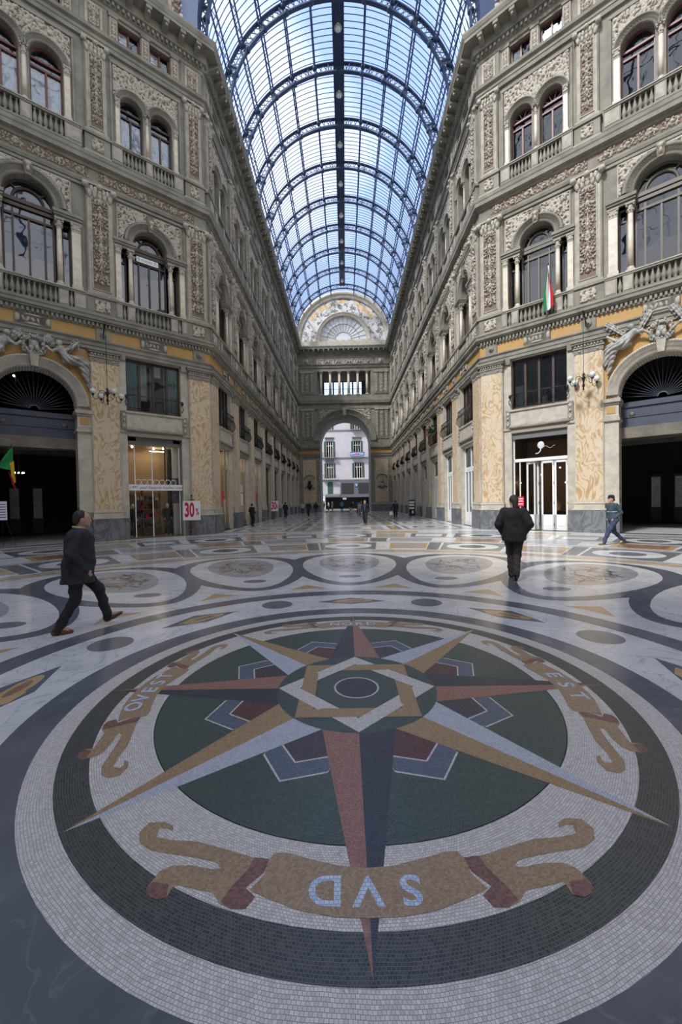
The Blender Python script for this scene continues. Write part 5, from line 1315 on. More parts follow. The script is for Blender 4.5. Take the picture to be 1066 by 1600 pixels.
for sg in (-1, 1): mb.box(*sorted((sg*7.95, sg*8.3)), 0, L, -.95, .05, 'ceiling_stone')
o = mb.build('side_curb', parent=vault); o.location = (0, 22.3, 0)
# lamps hanging under the ridge
hk = None
for k in range(8):
    y = RIB_Y[k+1]+.9
    if hk is None:
        hk = empty('hanging_lamp'); m = MB(); m.tube([(0, 0, 1.3), (0, 0, .3)], .02, 'dark_metal', 5); m.build('cord', parent=hk)
        m = MB(); m.lathe([(.03, .34), (.1, .3), (.13, .2), (.26, .05), (.27, 0)], (0, 0, 0), 'stone_light', 14); m.build('lamp_shade', parent=hk)
        m = MB(); m.ball((0, 0, -.04), .17, 'lamp_glass', 12, 8); m.build('bulb', parent=hk); o = hk
    else: o = copy_tree(hk)
    o.location = (0, y, 33.8)
    tag(o, 'bell-shaped lamp hanging from the vault ridge, %s from the crossing' % ORD[k], 'lamp', 'lamps hanging along the ridge of the vault')

# ---- drum and dome over the crossing
octa = [(-W, YC), (W, YC), (ex, ey), (ex, by-ey), (W, by-YC), (-W, by-YC), (-ex, by-ey), (-ex, ey)]
OC = Vector((0, 4.6))
for fr, nm in (('LD', 'wall_drum_left'), ('RD', 'wall_drum_right')):
    sg = SG[fr]; m = MB(lambda x, y, z, fr=fr: wp(fr, x, y, z)); xa, xb = sorted((0, sg*15.5))
    hs = [rectl(sg*c-.9, sg*c+.9, 27.6, 30.2) for c in (3.0, 6.1, 9.3, 12.5)]
    m.prism(rectl(xa, xb, 26.5, 31.0), .5, .9, 'stone', hs)
    for c in (.9, 4.55, 7.7, 10.9): 
        m.box(sg*c-.65, sg*c+.65, .3, .5, 26.5, 30.8, 'stone_light'); relief_grid(m, sg*c-.5, 27.0, 1.0, 3.6, .29, .2, stamps_candelabra(1.0, 3.6, 8), 'relief', .04)
    m.box(xa, xb, .2, .9, 30.9, 31.2, 'stone')
    for c in (3.0, 6.1, 9.3, 12.5):
        m.box(sg*c-.04, sg*c+.04, .6, .7, 27.6, 30.2, 'frame_white'); m.box(sg*c-.9, sg*c+.9, .6, .7, 28.8, 28.88, 'frame_white')
        m.add([(sg*c-.9, .66, 27.6), (sg*c+.9, .66, 27.6), (sg*c+.9, .66, 30.2), (sg*c-.9, .66, 30.2)], [(0, 1, 2, 3)], 'window_glass')
    m.build(nm, label='drum wall with windows above the %s diagonal front' % ('left' if fr == 'LD' else 'right'), cat='wall', kind='structure')
dome = empty('ceiling_dome', (0, 4.6, 31), label='glass and iron dome over the crossing', cat='glass roof', kind='structure')
R0 = (Vector(octa[0])-OC).length
def dpt(t, ph): return (R0*math.cos(t)*math.sin(ph), R0*math.cos(t)*math.cos(ph), 20*math.sin(t))
m = MB()
for k in range(16):
    ph = TAU*k/16+.1; m.tube([dpt(t*1.35/14, ph) for t in range(15)], .16, 'iron_blue', 4, smooth=False)
for q in range(1, 14):
    t = q*1.35/14; m.tube([dpt(t, TAU*i/48) for i in range(48)],   .05 if q % 3 else .14, 'iron_blue', 4, closed=True)
for k in range(64):
    ph = TAU*k/64; m.tube([dpt(t*1.35/8, ph) for t in range(9)], .04, 'iron_blue', 3)
m.build('ribs', parent=dome)
m = MB(); vs = [dpt(i*1.45/10, TAU*j/48) for i in range(11) for j in range(48)]
m.add(vs, [(i*48+j, i*48+(j+1) % 48, (i+1)*48+(j+1) % 48, (i+1)*48+j) for i in range(10) for j in range(48)], 'roof_glass', True); m.build('glazing', parent=dome)
m = MB(); m.tube([dpt(1.42, TAU*i/24) for i in range(24)], 1.1, 'iron_grey', 6, closed=True); m.build('lantern_ring', parent=dome)
# front arch closing the arm vault towards the crossing
m = MB(); arcstrip(m, 7.55, 8.5, -.4, .15, 'iron_blue')
for s_ in (-1, 1): m.box(*sorted((s_*7.55, s_*8.5)), -.4, .15, -.92, 0, 'iron_blue')
m.mats
o = m.build('trim_11', label='wide iron arch at the mouth of the arm vault', cat='arch', kind='structure'); o.location = (0, YC-.1, ZV)

# ================================================================== STREET BEYOND THE ARCH
m = MB(); m.box(-30, 30, 71.2, 95, -.15, -.03, 'street'); m.box(-30, 30, 82.5, 86, -.03, .1, 'floor_midgrey')
m.build('ground_street', label='dark paved street beyond the far arch', cat='street', kind='structure')
YB = 86.0
sb = empty('street_building', (0, YB, 0), label='white plastered house with green shutters across the street beyond the far arch', cat='building')
m = MB(); wins = [(-3.35, 11.2, 14.6, 1.5), (2.55, 11.35, 14.6, 1.6), (-3.35, 6.7, 9.9, 1.5), (2.75, 6.7, 9.9, 1.7), (2.4, 17.1, 20.0, 1.6), (-3.6, 17.1, 20.0, 1.5)]
m.prism(rectl(-14, 15, 0, 23), 0, .5, 'plaster_white', [rectl(x-w*.5, x+w*.5, a, b) for x, a, b, w in wins]+[rectl(-4.4, 6, .1, 2.6)])
for z in (16.85, 10.95, 6.2): m.box(-14, 15, -.18, 0, z, z+.22, 'shutter_dark')
m.box(-14, 15, .5, 6, 0, .05, 'black'); m.box(-14, 15, 5, 5.2, 0, 23, 'black')
m.build('wall', parent=sb)
for i, (x, a, b, w) in enumerate(wins):
    m = MB(); m.box(x-w/2-.1, x+w/2+.1, -.08, 0, b, b+.16, 'shutter_dark')
    if i < 3: m.box(x-w/2-.25, x+w/2+.25, -.22, 0, b+.75, b+.92, 'shutter_dark'); m.box(x-w/2-.15, x+w/2+.15, -.06, 0, b+.16, b+.75, 'iron_grey')
    for q in (-.5, -.17, .17, .5): m.box(x+q*w*.9-.04, x+q*w*.9+.04, .1, .18, a, b, 'frame_white')
    m.box(x-w/2, x+w/2, .1, .18, a+(b-a)*.72, a+(b-a)*.72+.08, 'frame_white')
    f = m.build('window', parent=sb); p = MB(); rect_pane(p, x-w/2, x+w/2, a, b, .15); p.build('pane', parent=f)
    for sg in (-1, 1):
        m = MB(); m.box(*sorted((x+sg*w/2, x+sg*(w/2+.42))), -.07, 0, a+.1, b, 'green_shutter'); m.build('shutter', parent=sb)
for (x0, x1, z) in ((-5.0, -2.0, 11.15), (1.2, 4.1, 11.15), (1.4, 4.3, 17.0), (-4.9, -2.1, 6.4)):
    m = MB(); m.box(x0, x1, -.9, 0, z-.15, z, 'shutter_dark'); m.tube([(x0, 0, z+.95), (x0, -.85, z+.95), (x1, -.85, z+.95), (x1, 0, z+.95)], .03, 'dark_metal', 5)
    n = int((x1-x0)/.14)
    for i in range(n+1): m.box(x0+i*(x1-x0)/n-.012, x0+i*(x1-x0)/n+.012, -.86, -.83, z, z+.95, 'dark_metal')
    m.build('balcony', parent=sb)
m = MB(); m.add([(1.0+.16*i, -.93-.03*math.sin(i*.5), 11.3+.85*j-(.12*math.sin(math.pi*i/19) if j == 0 else 0)) for i in range(20) for j in (0, 1)], [(2*i, 2*i+2, 2*i+3, 2*i+1) for i in range(19)], 'sign_blue')
m.tube([(1.15+.15*i, -.97, 11.75+.14*math.sin(math.pi*i/18)) for i in range(19)], .04, 'white_paint', 4); m.tube([(1.15+.15*i, -.97, 11.55-.12*math.sin(math.pi*i/18)) for i in range(19)], .04, 'white_paint', 4); m.ball((2.5, -.97, 11.65), .16, 'sign_red', 8, 5, (1.4, .3, 1))
ban = m.build('balcony_banner', parent=None); ban.location = (0, YB, 0); tag(ban, 'blue banner with white arcs hung on a balcony beyond the arch', 'banner')
m = MB(); m.box(-1.2, 6.2, -.25, 0, 2.7, 6.0, 'awning'); m.box(-.9, 1.7, -.3, -.24, 3.3, 5.6, 'black'); m.box(2.7, 5.8, -.3, -.24, 3.3, 5.6, 'black'); m.box(-1.2, 6.2, -1.3, -.2, 2.55, 2.75, 'awning')
sf = m.build('storefront', parent=sb); sf['label'] = 'dark grey two-storey storefront'
m = MB(); m.ball((2.25, -.34, 5.1), .33, 'sign_blue', 16, 4, (1, .2, 1)); m.tube([(2.2+.2*math.cos(a*.5), -.43, 5.1+.2*math.sin(a*.5)) for a in range(-3, 4)], .04, 'white_paint', 4)
o = m.build('shop_logo', parent=sf)
m = MB(); m.box(-5.2, -1.25, -1.2, 0, 2.6, 2.9, 'awning'); m.box(-4.4, -1.3, -.15, 0, 2.9, 3.3, 'shutter_dark'); o = m.build('canopy', parent=sb)
m = MB(); m.box(-3.9, -2.8, -.08, 0, 3.3, 5.9, 'green_shutter'); o = m.build('shutter', parent=sb)
o = text_obj('GO', .5, .02, 'white_paint', 'shop_lettering', parent=sf, bold=.01); o.location = (-.3, -1.32, 2.25)
m = MB(); m.box(-.03, .03, -.03, .03, 0, 3.0, 'dark_metal'); pl = empty('street_sign', (-4.55, 80, 0), label='white street sign on a thin post just outside the far arch', cat='sign'); m.build('post', parent=pl)
m = MB(); m.box(-.35, .35, -.05, -.03, 2.35, 2.75, 'sign_white'); m.box(-.3, .3, -.05, -.03, 1.9, 2.25, 'sign_white'); m.box(-.25, .25, -.06, -.05, 2.5, 2.6, 'sign_text'); m.build('panel', parent=pl)
# carved wall plaques with busts on both sides of the exit arch
for sg, q in ((-1, 'left'), (1, 'right')):
    t = empty('wall_plaque', wp('FAR', sg*5.85, -.12, 4.0), label='pale carved wall plaque with dark bust on the %s pier of the far arch' % q, cat='wall ornament')
    m = MB(); m.prism([(-.75, 0), (.75, 0), (.75, 1.3)]+[(.75*math.cos(math.pi*i/12), 1.3+.55*math.sin(math.pi*i/12)) for i in range(13)], -.12, 0, 'stone_light')
    m.prism([(-.28, 1.8), (.28, 1.8), (.22, 3.4), (0, 4.2), (-.22, 3.4)], -.10, 0, 'pale_marble'); m.prism([(-.3, -.1), (.3, -.1), (.2, -2.3), (0, -2.6), (-.2, -2.3)][::-1], -.10, 0, 'pale_marble'); m.build('panel', parent=t)
    m = MB(); m.tube([(.85*math.cos(math.pi*i/14), -.14, 1.35+.62*math.sin(math.pi*i/14)) for i in range(15)], .07, 'shutter_dark', 6); m.box(-.85, .85, -.2, 0, -.08, .05, 'shutter_dark'); m.build('moulding', parent=t)
    m = MB(); m.ball((0, -.3, .85), .26, 'dark_metal' if sg < 0 else 'statue', 10, 8, (1, .9, 1.2)); m.lathe([(.15, -.3), (.3, 0), (.42, .25), (.3, .5), (.12, .62)], (0, -.25, 0), 'dark_metal' if sg < 0 else 'statue', 12); m.build('bust', parent=t)
# ================================================================== THE SHOP ON THE LEFT FRONT
x0 = -2.87
NW[0] += 1; sw = empty('window_%d' % NW[0], wp('LD', x0, 0, 0), FR['LD'][1], label='glazed shop front with a script sign band, left diagonal front', cat='window', kind='structure')
m = MB(); y0, y1 = .22, .28
for x in (-1.28, -.98, -.16, 1.20): m.box(x-.02, x+.02, y0, y1, 0, 4.8, 'iron_grey' if x in (-1.28,) else 'white_paint')
m.box(1.22, 1.30, y0-.05, y1, 0, 4.85, 'shutter_dark'); m.box(-1.3, 1.3, y0-.02, y1+.05, 4.72, 4.9, 'shutter_dark'); m.box(.45, .52, y0, y1, 2.8, 4.75, 'frame_brown'); m.box(-.9, .9, y0-.04, y0, 4.9, 5.1, 'shutter_dark'); m.box(-1.3, 1.3, y0, y1, 0, .06, 'shutter_dark')
m.build('window_frame', parent=sw)
m = MB(); rect_pane(m, -1.28, 1.28, .05, 4.75, .25, 'shop_glass'); m.build('pane', parent=sw)
m = MB(); m.box(-1.31, 1.31, 2.25, 2.35, 0, 4.9, 'interior_cream'); m.box(-1.31, -1.28, .46, 2.3, 0, 4.9, 'interior_cream'); m.box(.95, 1.28, .5, .62, 0, 4.9, 'white_paint'); m.box(1.28, 1.31, .46, 2.3, 0, 4.9, 'white_paint'); m.box(-1.31, 1.31, .46, 2.3, 4.78, 4.9, 'interior_cream'); m.box(-1.31, 1.31, .46, 2.3, 0, .03, 'interior_wood')
m.build('shop_interior', parent=sw)
m = MB()
for p_ in ((.2, 1.2, 4.70), (-.9, 1.0, 4.70), (.6, .9, 4.70)): m.ball(p_, .05, 'ceiling_lamp', 8, 5)
m.box(.1, .9, 1.6, 1.64, 4.60, 4.63, 'lamp_on'); m.build('ceiling_spots', parent=sw)
pt = bpy.data.lights.new('shop_ceiling_light', 'AREA'); pt.energy = 7; pt.color = (1, .80, .55); pt.size = 1.4
po = bpy.data.objects.new('shop_ceiling_light', pt); COL.objects.link(po); po.parent = sw; po.location = (-.2, 1.3, 4.68)
sg_ = empty('shop_sign', wp('LD', x0, .16, 2.42), FR['LD'][1], label='white sign band with handwriting and a row of rings across the left shop window', cat='sign')
m = MB(); m.box(-1.29, 1.36, -.02, .02, 0, .30, 'sign_white'); m.build('band', parent=sg_)
o = text_obj('1991 paul françois heuber.com', .205, .003, 'sign_text', 'lettering', parent=sg_, shear=.35); o.location = (0, -.026, .15)
for i in range(7):
    m = MB(); m.tube([(-.86+.285*i+.135*math.cos(a*TAU/24), -.03, .42+.135*math.sin(a*TAU/24)) for a in range(24)], .014, 'sign_white', 5, closed=True); m.build('ring', parent=sg_)
sh = empty('shop_shelving', wp('LD', x0-.25, 1.95, .02), FR['LD'][1], label='wooden shelves with folded clothes at the back of the left shop', cat='shelf')
m = MB()
for z in (.4, .9, 1.4, 1.9, 2.3): m.box(-.95, .9, -.15, .2, z, z+.05, 'wood')
for x in (-.95, 0, .9): m.box(x-.02, x+.02, -.15, .2, 0, 2.5, 'wood')
m.build('shelf_frame', parent=sh)
rn = random.Random(4); m = MB()
for z in (.45, .95, 1.45, 1.95):
    for i in range(7):
        xx = -.88+.25*i; hh = rn.uniform(.12, .3); m.box(xx, xx+.2, -.1, .15, z, z+hh, rn.choice(['coat_dark', 'cloth_blue', 'sign_red', 'cloth_cream', 'leather_brown', 'coat_black']))
o = m.build('folded_clothes'); place(o, 'LD', x0-.25, 1.95, .02); tag(o, 'stacks of folded clothes on the shelves of the left shop', 'clothes', kind='stuff')
m = MB(); m.box(-.18, .20, -.01, .01, 0, 1.35, 'poster'); o = m.build('shop_poster'); place(o, 'LD', x0+1.08, .485, 1.75); tag(o, 'dark blue photographic poster inside the left shop window', 'poster')
# ================================================================== CAFE DOORS ON THE RIGHT FRONT
x0 = 2.87
ND[0] += 1; cd_ = empty('door_%d' % ND[0], wp('RD', x0, 0, 0), FR['RD'][1], label='white glazed cafe doors with one leaf open, right diagonal front', cat='door', kind='structure')
f = 'frame_white'; m = MB(); m.box(-1.30, -1.22, .2, .34, 0, 4.9, f); m.box(-1.3, 1.3, .2, .34, 3.58, 3.74, f); m.box(-1.3, 1.3, .1, .3, 4.78, 5.1, 'shutter_dark'); m.box(1.27, 1.31, .2, .3, 0, 4.9, f); m.box(-1.0, -.95, .24, .3, .0, 3.6, f); m.build('door_frame', parent=cd_)
m = MB(); rect_pane(m, -1.25, 1.28, 3.72, 4.8, .27, 'shop_glass'); rect_pane(m, -1.22, -.66, .0, 3.58, .27, 'shop_glass'); m.build('pane', parent=cd_)
def leaf(x, w, rot, ax):
    g = empty('door_leaf'); g.parent = cd_; g.location = (x, .27, 0); g.rotation_euler = (0, 0, rot)
    m = MB(); s = ax
    a, b = sorted((0, s*w)); m.box(a, a+.085, -.03, .03, .02, 3.56, f); m.box(b-.085, b, -.03, .03, .02, 3.56, f); m.box(a, b, -.03, .03, .02, .82, f); m.box(a, b, -.03, .03, 3.44, 3.56, f); m.box(a+.13, b-.13, -.045, -.03, .25, .62, f); m.box(a+.17, b-.17, -.05, -.04, .29, .58, 'white_paint'); m.build('leaf_frame', parent=g)
    m = MB(); rect_pane(m, a+.085, b-.085, .82, 3.44, 0, 'shop_glass'); m.build('leaf_pane', parent=g)
    m = MB()
    for z in (.25, 1.35, 2.35, 3.3): m.box(b-.02 if s > 0 else a, b if s > 0 else a+.02, -.045, -.03, z, z+.14, 'dark_metal')
    m.build('hinge', parent=g)
leaf(.06, .60, 0, 1); leaf(.67, .60, 0, 1); leaf(-.66, .58, R(22), 1); leaf(-.28, .5, R(70), 1)
m = MB(); m.box(-1.2, 1.2, 2.2, 2.28, 0, 4.9, 'interior_wood'); m.box(-1.31, 1.31, .46, 2.3, 4.82, 4.9, 'interior_dark'); m.box(-1.31, -1.28, .46, 2.3, 0, 4.9, 'interior_wood'); m.box(1.28, 1.31, .46, 2.3, 0, 4.9, 'interior_wood'); m.build('cafe_interior', parent=cd_)
def pend(x, y, z, i):
    g = empty('pendant_lamp', wp('RD', x0+x, y, z), FR['RD'][1], label='small glowing pendant lamp inside the cafe, %s' % i, cat='lamp')
    m = MB(); m.ball((0, 0, 0), .035, 'lamp_on', 8, 6); m.build('bulb', parent=g)
    m = MB(); m.tube([(0, 0, .03), (0, 0, 4.8-z)], .006, 'dark_metal', 4); m.build('cord', parent=g)
for a in ((.78, .9, 3.2, 'left of the two highest behind the rightmost leaf'), (1.10, .9, 3.25, 'right of the two highest behind the rightmost leaf'), (.95, 1.3, 2.45, 'lower one behind the rightmost leaf'), (-.2, 1.2, 2.9, 'in the open doorway'), (-1.12, .8, 2.5, 'behind the narrow left pane')): pend(*a)
def plant(name, loc, rz, r, n, seed, label, fl=0):
    g = empty(name, loc, rz, label=label, cat='plant'); rn = random.Random(seed)
    m = MB(); m.lathe([(r*.35, 0), (r*.45, r*.7), (r*.5, r*.72), (r*.42, r*.74)], (0, 0, 0), 'wood', 12); m.build('pot', parent=g)
    m = MB()
    for i in range(n):
        a = rn.uniform(0, TAU); e_ = rn.uniform(.2, 1.4); d = Vector((math.cos(a)*math.cos(e_), math.sin(a)*math.cos(e_), math.sin(e_))); b = Vector((0, 0, r*.7))+d*r*rn.uniform(.3, 1); L_ = r*.4
        s = d.cross(Vector((0, 0, 1))).normalized()*r*.09; u = d*L_+Vector((0, 0, -r*.12)); m.add([tuple(b), tuple(b+u*.5+s), tuple(b+u), tuple(b+u*.5-s)], [(0, 1, 2, 3)], 'leaf', True)
    m.build('foliage', parent=g)
    if fl:
        for i in range(fl):
            a = rn.uniform(0, TAU); b = (r*.6*math.cos(a), r*.6*math.sin(a), r*rn.uniform(.9, 1.5)); m = MB(); m.ball(b, r*.10, 'flower_red', 7, 5); m.build('flower', parent=g)
plant('potted_plant', wp('RD', x0-.45, 1.25, .02), 0, .75, 160, 3, 'leafy green plant standing inside the cafe doorway')
m = MB(); m.box(-.22, .22, -.01, .01, 0, .5, 'sign_red'); 
for z in (.1, .25, .37): m.box(-.17, .17, -.016, -.01, z, z+.04, 'sign_white')
o = m.build('red_notice'); place(o, 'RD', x0-1.0, .22, 1.25); tag(o, 'small red notice with white lines on the cafe glass', 'sign')
m = MB(); m.ball((0, 0, .42), .17, 'lamp_glass', 12, 8, (1, .15, 1.1)); m.tube([(0, 0, .28), (-.02, 0, .12), (-.12, 0, .02), (-.25, 0, 0)], .03, 'lamp_glass', 5); m.tube([(.12+.05*i, 0, .30+.06*math.sin(i*.75)) for i in range(12)], .008, 'lamp_glass', 4)
o = m.build('etched_cup_emblem'); place(o, 'RD', x0+.05, .25, 3.95); tag(o, 'pale round emblem with a curling line on the cafe transom glass', 'emblem')
m = MB(); m.box(-.5, .5, -.25, .25, .95, 1.0, 'wood'); m.box(-.48, .48, -.23, .23, 0, .95, 'interior_dark')
o = m.build('cafe_counter'); place(o, 'RD', x0+.75, 1.75, .0); tag(o, 'dark counter inside the cafe behind the closed leaves', 'counter')

# ================================================================== ARCHES: beam, fan grille, lamps
for fr, hand in (('LD', 'left'), ('RD', 'right')):
    C = SG[fr]*DIAG_C
    t = empty('fanlight_grille', wp(fr, C, .95, 4.85), FR[fr][1], label='dark beam and radiating fan grille inside the %s big arch' % hand, cat='grille')
    m = MB(); m.box(-1.55, 1.55, -.05, .3, 0, 1.15, 'beam_blue'); m.box(-1.55, 1.55, -.12, -.05, .92, 1.15, 'beam_blue'); m.box(-1.55, 1.55, -.10, -.05, .0, .16, 'beam_blue'); m.box(-1.55, 1.55, -.08, -.05, .45, .5, 'beam_blue'); m.ball((1.1, -.08, .6), .11, 'frame_grey', 12, 4, (1, .3, 1)); m.ball((-1.1, -.08, .6), .11, 'frame_grey', 12, 4, (1, .3, 1)); m.build('beam', parent=t)
    m = MB()
    for i in range(1, 22):
        a = math.pi*i/22; m.tube([(.18*math.cos(a), 0, 1.25+.18*math.sin(a)), (1.62*math.cos(a), 0, 1.25+1.62*math.sin(a))], .014, 'iron_grey', 5)
    m.tube([(.18*math.cos(math.pi*i/16), 0, 1.25+.18*math.sin(math.pi*i/16)) for i in range(17)], .03, 'iron_grey', 5); m.build('rays', parent=t)
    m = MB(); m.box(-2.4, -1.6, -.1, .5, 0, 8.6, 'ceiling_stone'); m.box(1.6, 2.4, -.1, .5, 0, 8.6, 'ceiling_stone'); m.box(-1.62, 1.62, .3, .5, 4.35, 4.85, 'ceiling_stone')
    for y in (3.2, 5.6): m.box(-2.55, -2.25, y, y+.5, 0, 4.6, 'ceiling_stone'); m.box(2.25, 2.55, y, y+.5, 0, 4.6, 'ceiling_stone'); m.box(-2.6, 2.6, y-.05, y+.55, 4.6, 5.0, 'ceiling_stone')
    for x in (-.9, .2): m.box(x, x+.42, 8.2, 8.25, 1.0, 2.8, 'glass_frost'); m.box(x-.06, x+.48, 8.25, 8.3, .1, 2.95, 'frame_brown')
    o = m.build('trim_%d' % (12 if hand == 'left' else 13), label='inner piers, lintels and doors of the passage behind the %s big arch' % hand, cat='passage', kind='structure'); place(o, fr, C, .45, 0)
    # lit chandelier deep in the passage
    sx_ = SG[fr]*(8.33 if fr == 'LD' else 8.25); zc = 3.3 if fr == 'LD' else 5.35
    g = empty('lit_chandelier', wp(fr, sx_, 3.0, zc), FR[fr][1], label='glowing chandelier seen deep inside the %s big arch' % hand, cat='chandelier')
    m = MB(); m.tube([(0, 0, .1), (0, 0, 8.6-zc)], .01, 'dark_metal', 4); m.tube([(.2*math.cos(a*TAU/16), .2*math.sin(a*TAU/16), 0) for a in range(16)], .012, 'dark_metal', 4, closed=True); m.build('frame', parent=g)
    m = MB()
    for a in range(8): m.ball((.2*math.cos(a*TAU/8), .2*math.sin(a*TAU/8), .05), .026, 'lamp_on', 6, 5)
    m.build('bulbs', parent=g)
m = MB(); m.ball((0, 0, 0), .05, 'spot_on', 8, 6); o = m.build('spot_lamp'); place(o, 'LD', -8.38, 3.0, 8.0); tag(o, 'small bluish spot lamp high behind the fan grille of the left arch', 'lamp')

# ---- street chandeliers with white globes hanging in front of the pilasters
def chandelier(fr, x, ztop, zc, a0, label):
    g = empty('globe_chandelier', wp(fr, x, -.8, zc), FR[fr][1], label=label, cat='chandelier')
    m = MB(); m.tube([(0, .7, ztop-zc-.35), (0, .45, ztop-zc-.25), (0, .2, ztop-zc-.02), (0, 0, ztop-zc+.02), (0, -.06, ztop-zc-.03)], .03, 'dark_metal', 6)
    m.tube([(0, .55, ztop-zc-.5), (0, .4, ztop-zc-.42), (0, .42, ztop-zc-.25)], .02, 'dark_metal', 5); m.build('wall_bracket', parent=g)
    m = MB(); m.tube([(0, 0, .35), (0, 0, ztop-zc)], .012, 'dark_metal', 5); m.build('rod', parent=g)
    m = MB(); m.lathe([(.01, -.42), (.04, -.36), (.02, -.3), (.06, -.22), (.03, -.1), (.05, .05), (.09, .12), (.04, .22), (.06, .3), (.015, .4)], (0, 0, 0), 'dark_metal', 10); m.build('stem', parent=g)
    for k in range(4):
        a = a0+k*TAU/4; c, s = math.cos(a), math.sin(a); m = MB()
        pts = [(.05, .1), (.18, .22), (.32, .18), (.38, .02), (.40, -.15), (.50, -.24), (.60, -.18), (.62, -.06)]
        m.tube([(r*c, r*s, z) for r, z in pts], .014, 'dark_metal', 5)
        m.tube([((.2+.07*math.cos(q*.6))*c, (.2+.07*math.cos(q*.6))*s, .06+.07*math.sin(q*.6)) for q in range(9)], .009, 'dark_metal', 4)
        m.lathe([(.02, -.10), (.06, -.04), (.05, .0)], (.62*c, .62*s, 0), 'dark_metal', 8)
        arm = m.build('arm', parent=g)
        m = MB(); m.ball((.62*c, .62*s, .11), .125, 'lamp_glass', 14, 10); m.build('globe', parent=arm)
chandelier('LD', -5.14, 10.0, 6.72, .25, 'wrought iron chandelier with white globes hanging before the left front')
chandelier('RD', 5.02, 10.1, 6.95, .75, 'wrought iron chandelier with white globes hanging before the right front')

# ================================================================== WINGED FIGURES AND WREATHS
def fig_sdf(s, v):
    P_ = lambda x, y, z: (s*x, y, z)
    if v == 'A':
        hd_, nk_, hp_, k1, k2, f1, f2 = (1.00, -.34, 2.87), (.93, -.24, 2.66), (1.22, -.22, 2.28), (1.62, -.34, 2.16), (1.86, -.24, 2.10), (1.84, -.18, 1.22), (1.98, -.14, 1.5)
        aR = ((.86, -.28, 2.60), (.63, -.34, 2.62), (.36, -.28, 2.44)); aL = ((1.10, -.28, 2.62), (1.52, -.36, 2.38), (1.90, -.26, 2.70))
    else:
        hd_, nk_, hp_, k1, k2, f1, f2 = (.86, -.34, 2.72), (.92, -.24, 2.52), (1.18, -.22, 2.10), (1.62, -.36, 2.12), (1.90, -.26, 2.04), (1.99, -.18, 1.08), (1.90, -.14, 1.3)
        aR = ((.84, -.28, 2.46), (.60, -.36, 2.30), (.44, -.26, 2.50)); aL = ((1.05, -.28, 2.44), (1.34, -.36, 2.60), (1.57, -.28, 2.92))
    body = smin([cap(P_(*nk_), P_((nk_[0]+hp_[0])/2, -.24, (nk_[2]+hp_[2])/2), .16, .14), cap(P_((nk_[0]+hp_[0])/2, -.24, (nk_[2]+hp_[2])/2), P_(*hp_), .14, .20), cap(P_(hd_[0], hd_[1]+.05, hd_[2]-.1), P_(*nk_), .06, .08),
                 cap(P_(*aR[0]), P_(*aR[1]), .075, .06), cap(P_(*aR[1]), P_(*aR[2]), .06, .045), cap(P_(*aL[0]), P_(*aL[1]), .075, .06), cap(P_(*aL[1]), P_(*aL[2]), .06, .045), ell(P_(*aR[2]), (.06, .05, .06)), ell(P_(*aL[2]), (.06, .05, .06))], .05)
    head = smin([ell(P_(*hd_), (.105, .115, .135)), ell(P_(hd_[0]+.03, hd_[1]+.06, hd_[2]+.04), (.13, .10, .12))], .03)
    drape = smin([cap(P_(*hp_), P_(*k1), .22, .16), cap(P_(*hp_), P_(*k2), .2, .15), cap(P_(*k1), P_(*f1), .16, .085), cap(P_(*k2), P_(*f2), .14, .10), cap(P_(*f1), P_(f1[0]+.06, f1[1]-.02, f1[2]-.16), .06, .04), ell(P_(hp_[0]+.35, -.16, hp_[2]-.02), (.36, .16, .20))], .07)
    def f(X, Y, Z):
        u = (X*s)*.62+Z*.78; w = (X*s)*.9-Z*.4
        dr = drape(X, Y, Z)+.022*np.sin(u*40+3*np.sin(w*5))
        b = body(X, Y, Z); a = head(X, Y, Z)+.010*np.sin(Z*90)*np.sin(X*80)
        return np.minimum(np.minimum(a, b), dr)
    return f
def wing_sdf(s, a, b, w0, w1):
    A_ = np.array([s*a[0], a[2]]); B_ = np.array([s*b[0], b[2]]); d = B_-A_; L = np.linalg.norm(d); d = d/L; n = np.array([-d[1], d[0]])
    base = cap((s*a[0], a[1], a[2]), (s*b[0], b[1], b[2]), w0, w1, (1, .30, 1))
    def f(X, Y, Z):
        q = (X-A_[0])*n[0]+(Z-A_[1])*n[1]; t = (X-A_[0])*d[0]+(Z-A_[1])*d[1]
        return base(X, Y, Z)+.014*np.sin(q*70)+.008*np.sin(t*36)
    return f
def figure(fr, s, v, label):
    C = SG[fr]*DIAG_C
    g = empty('winged_figure', wp(fr, C, 0, 6.15), FR[fr][1], label=label, cat='statue')
    x0_, x1_ = sorted((s*.25, s*2.3))
    sdf_obj(fig_sdf(s, v), (x0_, -.62, .85), (x1_, .12, 3.1), .026, 'statue', 'body', parent=g)
    ws = (((1.2, -.12, 2.62), (1.86, -.2, 3.22), .10, .15), ((.80, -.12, 2.68), (.42, -.2, 3.32), .10, .16)) if v == 'A' else (((.78, -.10, 2.55), (.52, -.22, 2.86), .12, .20), ((1.2, -.10, 2.55), (1.5, -.2, 2.86), .10, .16))
    for a, b, w0, w1 in ws:
        x0_, x1_ = sorted((s*(min(a[0], b[0])-.35), s*(max(a[0], b[0])+.35)))
        sdf_obj(wing_sdf(s, a, b, w0, w1), (x0_, -.4, min(a[2], b[2])-.35), (x1_, .1, max(a[2], b[2])+.35), .024, 'statue', 'wing', parent=g)
    if v == 'B':
        m = MB(); m.tube([(s*1.57, -.28, 3.0), (s*1.68, -.26, 2.1)], .02, 'statue', 6); m.ball((s*1.56, -.28, 3.03), .06, 'statue', 8, 6); m.build('staff', parent=g)
